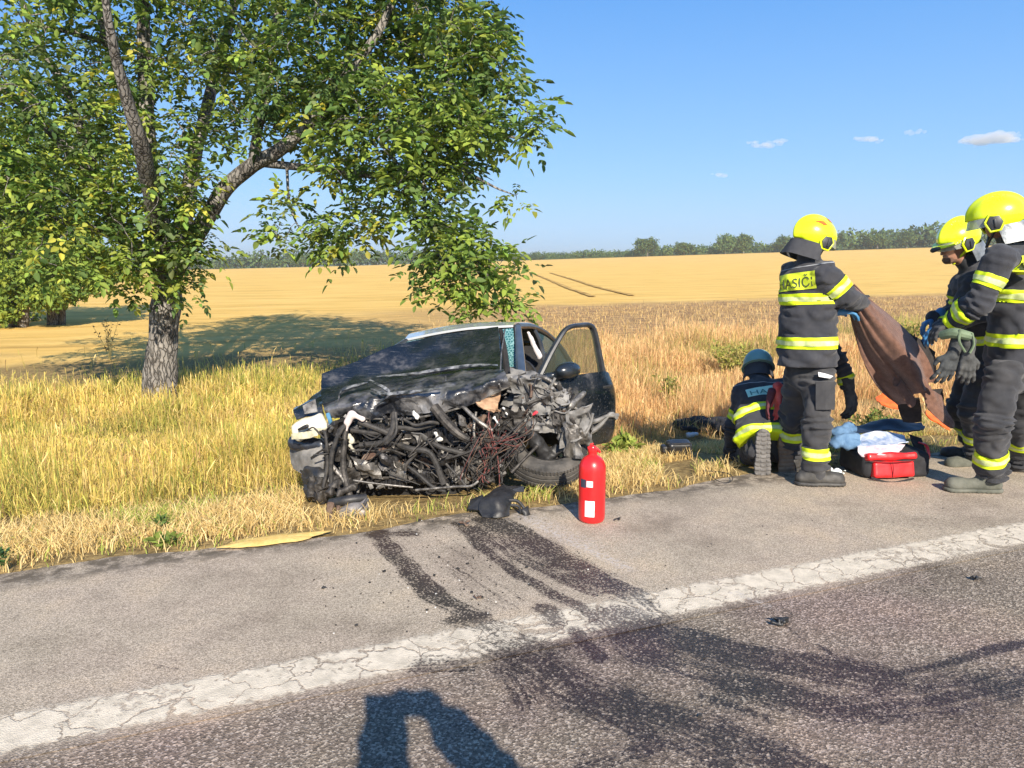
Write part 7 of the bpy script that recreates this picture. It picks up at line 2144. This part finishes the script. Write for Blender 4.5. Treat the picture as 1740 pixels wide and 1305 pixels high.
tag(implicit_obj('blue_cloth', fn, c-.25, c+.25, .010, M('denim_blue', (.07, .15, .27), (.14, .25, .40), scale=12, rough=.8, bump=.3), None, Vector(c)), 'crumpled blue cloth lying at the left end of the red bag', 'cloth')
c = G(1422, 806)
def crumpled(name, label, cat, c, size, mat, seed, flat=.5):
    cn = np.array(c) + np.array([0, 0, size*flat*.5])
    def fn(p):
        q = (p - cn)/np.array([1, .7, flat])
        d = np.linalg.norm(q, axis=-1) - size*.62
        return np.maximum((d + (.5-np.abs(fbm(p[..., 0]*2/size+seed, p[..., 1]*2/size, p[..., 2]*2/size, 3)-.5)*3.4)*size*.55)*flat, float(c[2])+.001 - p[..., 2])
    return tag(implicit_obj(name, fn, cn-size*1.6, cn+size*1.6, size/14, mat, None, Vector(c)), label, cat)
crumpled('paper_tissue', 'crumpled white tissue lying on the asphalt beside the black boot', 'tissue', G(1422, 806), .085, M('tissue_white', (.66, .74, .74), (.80, .84, .84), scale=14, rough=.8), 3.0)

# --- brown blanket held between the firefighters
brown_m = M('brown_blanket', (0.105, 0.050, 0.032), (0.175, 0.090, 0.060), scale=26, rough=0.95, bump=0.5, bscale=120, sheen=0.3)
lining_m = M('blanket_lining', (0.020, 0.017, 0.017), (0.04, 0.034, 0.032), scale=20, rough=0.95)
tanl_m = M('blanket_tan', (0.24, 0.135, 0.08), (0.34, 0.20, 0.125), scale=22, rough=0.95, bump=0.4, bscale=90)
bl0 = P(1530, 620, 5.7)
t = thing('blanket', 'brown blanket held up between the standing firefighter and the two on the right', 'blanket', bl0)
rows = [[(1452, 483, 5.72), (1450, 496, 5.70), (1446, 512, 5.70), (1443, 528, 5.74)],
        [(1484, 512, 5.70), (1474, 532, 5.60), (1462, 550, 5.66), (1452, 566, 5.74)],
        [(1516, 538, 5.76), (1500, 568, 5.58), (1480, 590, 5.70), (1464, 608, 5.78)],
        [(1548, 568, 5.78), (1526, 602, 5.56), (1503, 622, 5.72), (1482, 644, 5.80)],
        [(1574, 606, 5.76), (1550, 634, 5.56), (1526, 650, 5.70), (1502, 668, 5.82)],
        [(1588, 648, 5.70), (1568, 662, 5.56), (1550, 678, 5.66), (1530, 690, 5.80)]]
g = grid_from_rows(px(rows), 12, 9)
G_ = np.array([[tuple(q) for q in r] for r in g])
hh, ww = G_.shape[:2]
vv = np.linspace(0, 1, ww)[None]; uu = np.linspace(0, 1, hh)[:, None]
fold_ = np.sin(vv*15 + np.sin(uu*4)*1.3 + .4)*.040*(.25+.75*uu) + np.sin(vv*31+uu*5)*.010
G_[..., 1] += fold_
mb = MB(); mb.sheet([[Vector(q) for q in r] for r in G_], .010); main_ = mb.build('blanket_cloth', brown_m, t, auto=60)
# rolled hem curls at the lower end
for cx, cy, y_, s in ((1550, 684, 5.60, 1.0), (1577, 668, 5.55, 1.15)):
    sp = []
    for k in range(26):
        a = k/25*2.6*math.pi; r_ = (.038 - .010*k/25)*s
        sp.append((math.cos(a+.6)*r_, math.sin(a+.6)*r_))
    c0 = P(cx, cy, y_); ax_ = (P(cx-26, cy-36, y_+.05) - c0)
    e1 = Vector((.82, .1, .56)).normalized(); e2 = Vector((-.2, .95, .15)).normalized()
    mb = MB(); mb.sheet([[c0 + ax_*j + e1*x + e2*y*.55 + Vector((0, 0, y*.75)) for x, y in sp] for j in np.linspace(0, 1, 6)], .008)
    mb.build('rolled_hem', brown_m, t, auto=60)
def cl(name, rows, mat, amp, fq, seed):
    mb = MB(); mb.sheet(crumple(grid_from_rows(px(rows), 8, 8), amp, fq, seed, sharp=False), .008); return mb.build(name, mat, t, auto=60)
cl('hanging_flap', [[(1570, 668, 5.58), (1586, 664, 5.60), (1598, 672, 5.64)], [(1574, 690, 5.55), (1592, 690, 5.56), (1606, 696, 5.62)], [(1592, 712, 5.55), (1606, 712, 5.56), (1616, 712, 5.6)], [(1612, 726, 5.56), (1618, 728, 5.57), (1622, 724, 5.6)]], brown_m, .05, 8, 2)
cl('lining', [[(1546, 566, 5.84), (1572, 584, 5.88), (1590, 598, 5.90)], [(1560, 596, 5.82), (1572, 612, 5.80), (1586, 622, 5.84)], [(1568, 622, 5.76), (1578, 634, 5.78), (1590, 650, 5.78)]], lining_m, .04, 7, 3)
cl('lining', [[(1528, 668, 5.82), (1548, 676, 5.78), (1562, 676, 5.74)], [(1526, 692, 5.82), (1546, 698, 5.80), (1566, 700, 5.76)], [(1534, 716, 5.82), (1550, 718, 5.80), (1566, 716, 5.78)]], lining_m, .05, 7, 5)
cl('lining', [[(1580, 662, 5.66), (1600, 660, 5.7)], [(1588, 676, 5.66), (1602, 676, 5.7)], [(1590, 690, 5.66), (1600, 688, 5.7)]], lining_m, .04, 7, 8)
cl('tan_flap', [[(1562, 606, 5.90), (1580, 600, 5.92), (1590, 606, 5.92)], [(1564, 624, 5.88), (1580, 630, 5.86), (1592, 630, 5.88)], [(1578, 645, 5.84), (1586, 650, 5.82), (1592, 640, 5.86)]], tanl_m, .03, 7, 5)

# --- blue rubber glove under his sleeve, belt gloves, red gloves
def loose_glove(name, label, wr, d, palm, th, curl, mat, s=1.1):
    o = glove(name, wr, d, palm, th, curl, mat, None, s)
    return tag(o, label, 'glove')
loose_glove('rubber_glove', 'blue rubber glove below the raised sleeve of the standing firefighter', P(1428, 530, 5.6), (1, .1, -.05), (0, 0, -1), 1, .8, blue_m, .85)
loose_glove('work_glove', 'dark work glove hanging at the belt of the tall firefighter, nearer his trousers', P(1645, 602, 5.12), (.05, 0, -1), (.2, .9, 0), 1, .5, M('belt_glove', (.045, .047, .046), (.10, .10, .095), scale=20, rough=.75, bump=.3), 1.1)
loose_glove('work_glove', 'dark glove with spread fingers hanging beside another belt glove', P(1620, 600, 5.16), (-.30, 0, -1), (.1, .9, 0), -1, .45, M('belt_glove_dark', (.03, .034, .036), (.075, .08, .08), scale=20, rough=.75, bump=.3), 1.15)
mb = MB(); mb.tube([P(1600, 570, 5.2), P(1622, 566, 5.12), P(1650, 572, 5.08)], [.03, .036, .03], seg=10); mb.tube([P(1632, 560, 5.08), P(1630, 580, 5.07), P(1640, 598, 5.08)], .008, seg=6); mb.tube([P(1652, 566, 5.06), P(1655, 585, 5.06), P(1648, 600, 5.07)], .008, seg=6)
tag(mb.build('belt_clip', M('belt_webbing', (.10, .14, .08), (.18, .24, .14), scale=16, rough=.7), None, loc=P(1630, 570, 5.1)), 'green webbing loop with clips on the tall firefighter\'s belt', 'belt loop')
for (a, b_, lb) in ((P(1322, 672, 5.98), (.05, -.1, -1), 'red work glove hanging on the kneeling firefighter\'s back'),):
    loose_glove('work_glove', lb, a, b_, (-.9, -.2, 0), 1, .25, M('red_glove', (.62, .06, .05), (.74, .16, .13), scale=14, rough=.7), .95)
loose_glove('work_glove', 'dark maroon glove hanging next to the red glove', P(1308, 678, 5.97), (-.25, -.1, -1), (.9, -.2, 0), -1, .4, M('maroon_glove', (.07, .012, .02), (.13, .03, .04), scale=14, rough=.7), .8)

# --- orange plastic in the grass
or_m = M('orange_plastic', (0.72, 0.11, 0.015), (0.82, 0.18, 0.03), scale=12, rough=0.5)
def orange(label, rows, c):
    mb = MB(); mb.sheet(crumple(grid_from_rows(px(rows), 8, 8), .05, 6, 2), .012); tag(mb.build('orange_plastic', or_m, None, auto=30, loc=c), label, 'plastic sheet')
orange('orange plastic piece lying in the grass left of the dark blanket lining', [[(1488, 678, 8.1), (1505, 668, 8.15), (1528, 662, 8.2)], [(1490, 682, 8.0), (1508, 682, 8.0), (1528, 682, 8.0)], [(1498, 686, 7.9), (1512, 692, 7.85), (1532, 696, 7.85)]], fp(1510, 690))
orange('orange plastic strip half hidden behind the hanging blanket flap', [[(1572, 698, 6.9), (1590, 706, 6.9), (1612, 716, 6.9)], [(1572, 706, 6.85), (1592, 714, 6.85), (1612, 724, 6.85)], [(1580, 714, 6.8), (1596, 722, 6.8), (1614, 732, 6.8)]], fp(1595, 715))

# --- black housing and dark clothes in the grass, wire loop
c = fp(1152, 778); cz = Vector((c.x, c.y, c.z + .10))
t = thing('plastic_housing', 'shiny black plastic housing lying in the dry grass left of the kneeling firefighter', 'housing', c)
rbox_part('shell', cz, (.115, .065, .062), Matrix.Rotation(R(8), 3, 'Z') @ Matrix.Rotation(R(14), 3, 'X'), .035, M('housing_black', (.014, .015, .017), (.03, .031, .033), scale=8, rough=.3, coat=.2), nz=.006, h=.008, parent=t)
rbox_part('end_cap', cz + Vector((-.13, .0, -.015)), (.03, .05, .035), None, .02, black_m, nz=.01, h=.007, parent=t)
mb = MB(); mb.tube([cz + Vector((-.11, -.05, .045)), cz + Vector((0, -.07, .052)), cz + Vector((.11, -.05, .05))], .006, seg=6); mb.tube([cz + Vector((.085, -.07, .03)), cz + Vector((.095, -.085, -.02)), cz + Vector((.09, -.09, -.06))], .010, seg=6); mb.tube([cz + Vector((-.06, -.072, .03)), cz + Vector((-.06, -.08, -.01))], .012, seg=6); mb.build('strap', bagblk_m, t)
A2 = [(fp(1152, 735), fp(1190, 733), .05, .085), (fp(1185, 735), fp(1225, 738), .09, .10), (fp(1215, 738), fp(1250, 745), .11, .10), (fp(1160, 742), fp(1180, 744), .03, .04)]
A2 = [(a + Vector((0, 0, .10)), b_ + Vector((0, 0, .10)), r0, r1) for a, b_, r0, r1 in A2]
def fn(p):
    d = None
    for a, b_, r0, r1 in A2:
        e = sd_cone(p, a, b_, r0, r1); d = e if d is None else smin(d, e, .04)
    return d + (.5-np.abs(fbm(p[..., 0]*9, p[..., 1]*9, p[..., 2]*9, 3)-.5)*4)*.025
pts = np.array([tuple(q) for a in A2 for q in a[:2]])
t = thing('dark_clothes', 'heap of dark clothes lying in the grass beside the kneeling firefighter\'s arm', 'clothes', fp(1200, 745))
implicit_obj('cloth_heap', fn, pts.min(0)-.18, pts.max(0)+.18, .013, M('dark_clothing', (.014, .014, .017), (.045, .043, .046), scale=9, rough=.9, bump=.3), t)
A3 = (P(1160, 738, 6.55), P(1180, 736, 6.52))
q_ = fp(1166, 745) + Vector((0, -.10, .06))
implicit_obj('pale_cuff', lambda p: sd_cone(p, q_, q_ + Vector((.09, .0, .015)), .03, .022) + (noise3(p[..., 0]*40, p[..., 1]*40, p[..., 2]*40)-.5)*.012, np.array(q_)-.12, np.array(q_)+.2, .008, M('pale_cuff', (.58, .56, .54), (.7, .69, .67), scale=12, rough=.8), t)
q = G(1228, 812)
mb = MB(); mb.tube([G(1205, 806, .004), G(1222, 818, .008), G(1242, 818, .010), G(1243, 808, .012), G(1225, 802, .012), G(1195, 800, .006)], .0035, seg=5, sm=5)
tag(mb.build('wire_loop', rubber_m, None, loc=q), 'loop of dark thin wire lying on the asphalt edge by the kneeling firefighter', 'wire')

# ---------- the air: faint haze that pales the far trees
def haze_box():
    m, n, l, b, out = new_mat('haze_air')
    n.remove(b)
    v = N(n, 'ShaderNodeVolumePrincipled'); v.inputs['Color'].default_value = (.90, .96, 1, 1); v.inputs['Density'].default_value = .00038; v.inputs['Anisotropy'].default_value = 0.2
    l.new(v.outputs[0], out.inputs['Volume'])
    mb = MB(); mb.box((0, 0, 2.0), (9600, 9600, 44.0))
    o = mb.build('haze', m, smooth=False)
    o.display_type = 'WIRE'
    return tag(o, 'thin summer haze over the fields', kind='stuff')
haze_box()

# ---------- small fair-weather clouds
def cloud_mat():
    m, n, l, b, out = new_mat('cloud_vapour')
    n.remove(b)
    v = N(n, 'ShaderNodeVolumePrincipled'); v.inputs['Color'].default_value = (1, .98, .97, 1); v.inputs['Density'].default_value = .020; v.inputs['Anisotropy'].default_value = 0.0
    l.new(v.outputs[0], out.inputs['Volume'])
    return m
cl_m = cloud_mat()
def cloud(label, cx, cy, w, h_, seed):
    D = 2500.0; c = P(cx, cy, D); Wm, Hm = w/F*D*.5, h_/F*D*.5
    r_ = random.Random(seed); A = []
    for k in range(7):
        x = r_.uniform(-.8, .8); A.append((np.array(c) + np.array([x*Wm, r_.uniform(-.4, .4)*Wm, r_.uniform(-.35, .35)*Hm + .15*Hm*math.sin(x*5)]), r_.uniform(.25, .5)*(1-.5*abs(x))*Wm, r_.uniform(.35, .75)*(1-.4*abs(x))*Hm))
    def fn(p):
        d = None
        for cc, a, b_ in A:
            e = sd_ell(p, cc, (1, 0, 0), (0, 1, 0), (0, 0, 1), (a, a*.8, b_)); d = e if d is None else smin(d, e, Hm*.3)
        return d + (fbm(p[..., 0]/Hm*1.1, p[..., 1]/Hm*1.1, p[..., 2]/Hm*1.1, 3)-.5)*Hm*.9
    E_ = np.array([Wm*1.3, Wm*1.0, Hm*1.5])
    tag(implicit_obj('cloud', fn, np.array(c)-E_, np.array(c)+E_, Hm*.16, cl_m, None, c), label, 'cloud', 'small fair-weather clouds')
cloud('faint slanting wisp of cloud, first large one left of the helmets', 1306, 246, 70, 16, 1)
cloud('flat white cloud streak above the gap between the firefighters', 1474, 237, 58, 13, 2)
cloud('brightest small white puff of cloud in the right-hand sky', 1557, 225, 34, 13, 3)
cloud('wide pale cloud veil near the right picture edge', 1688, 238, 110, 26, 4)
cloud('tiny faint cloud lowest above the far trees', 1219, 298, 32, 10, 5)
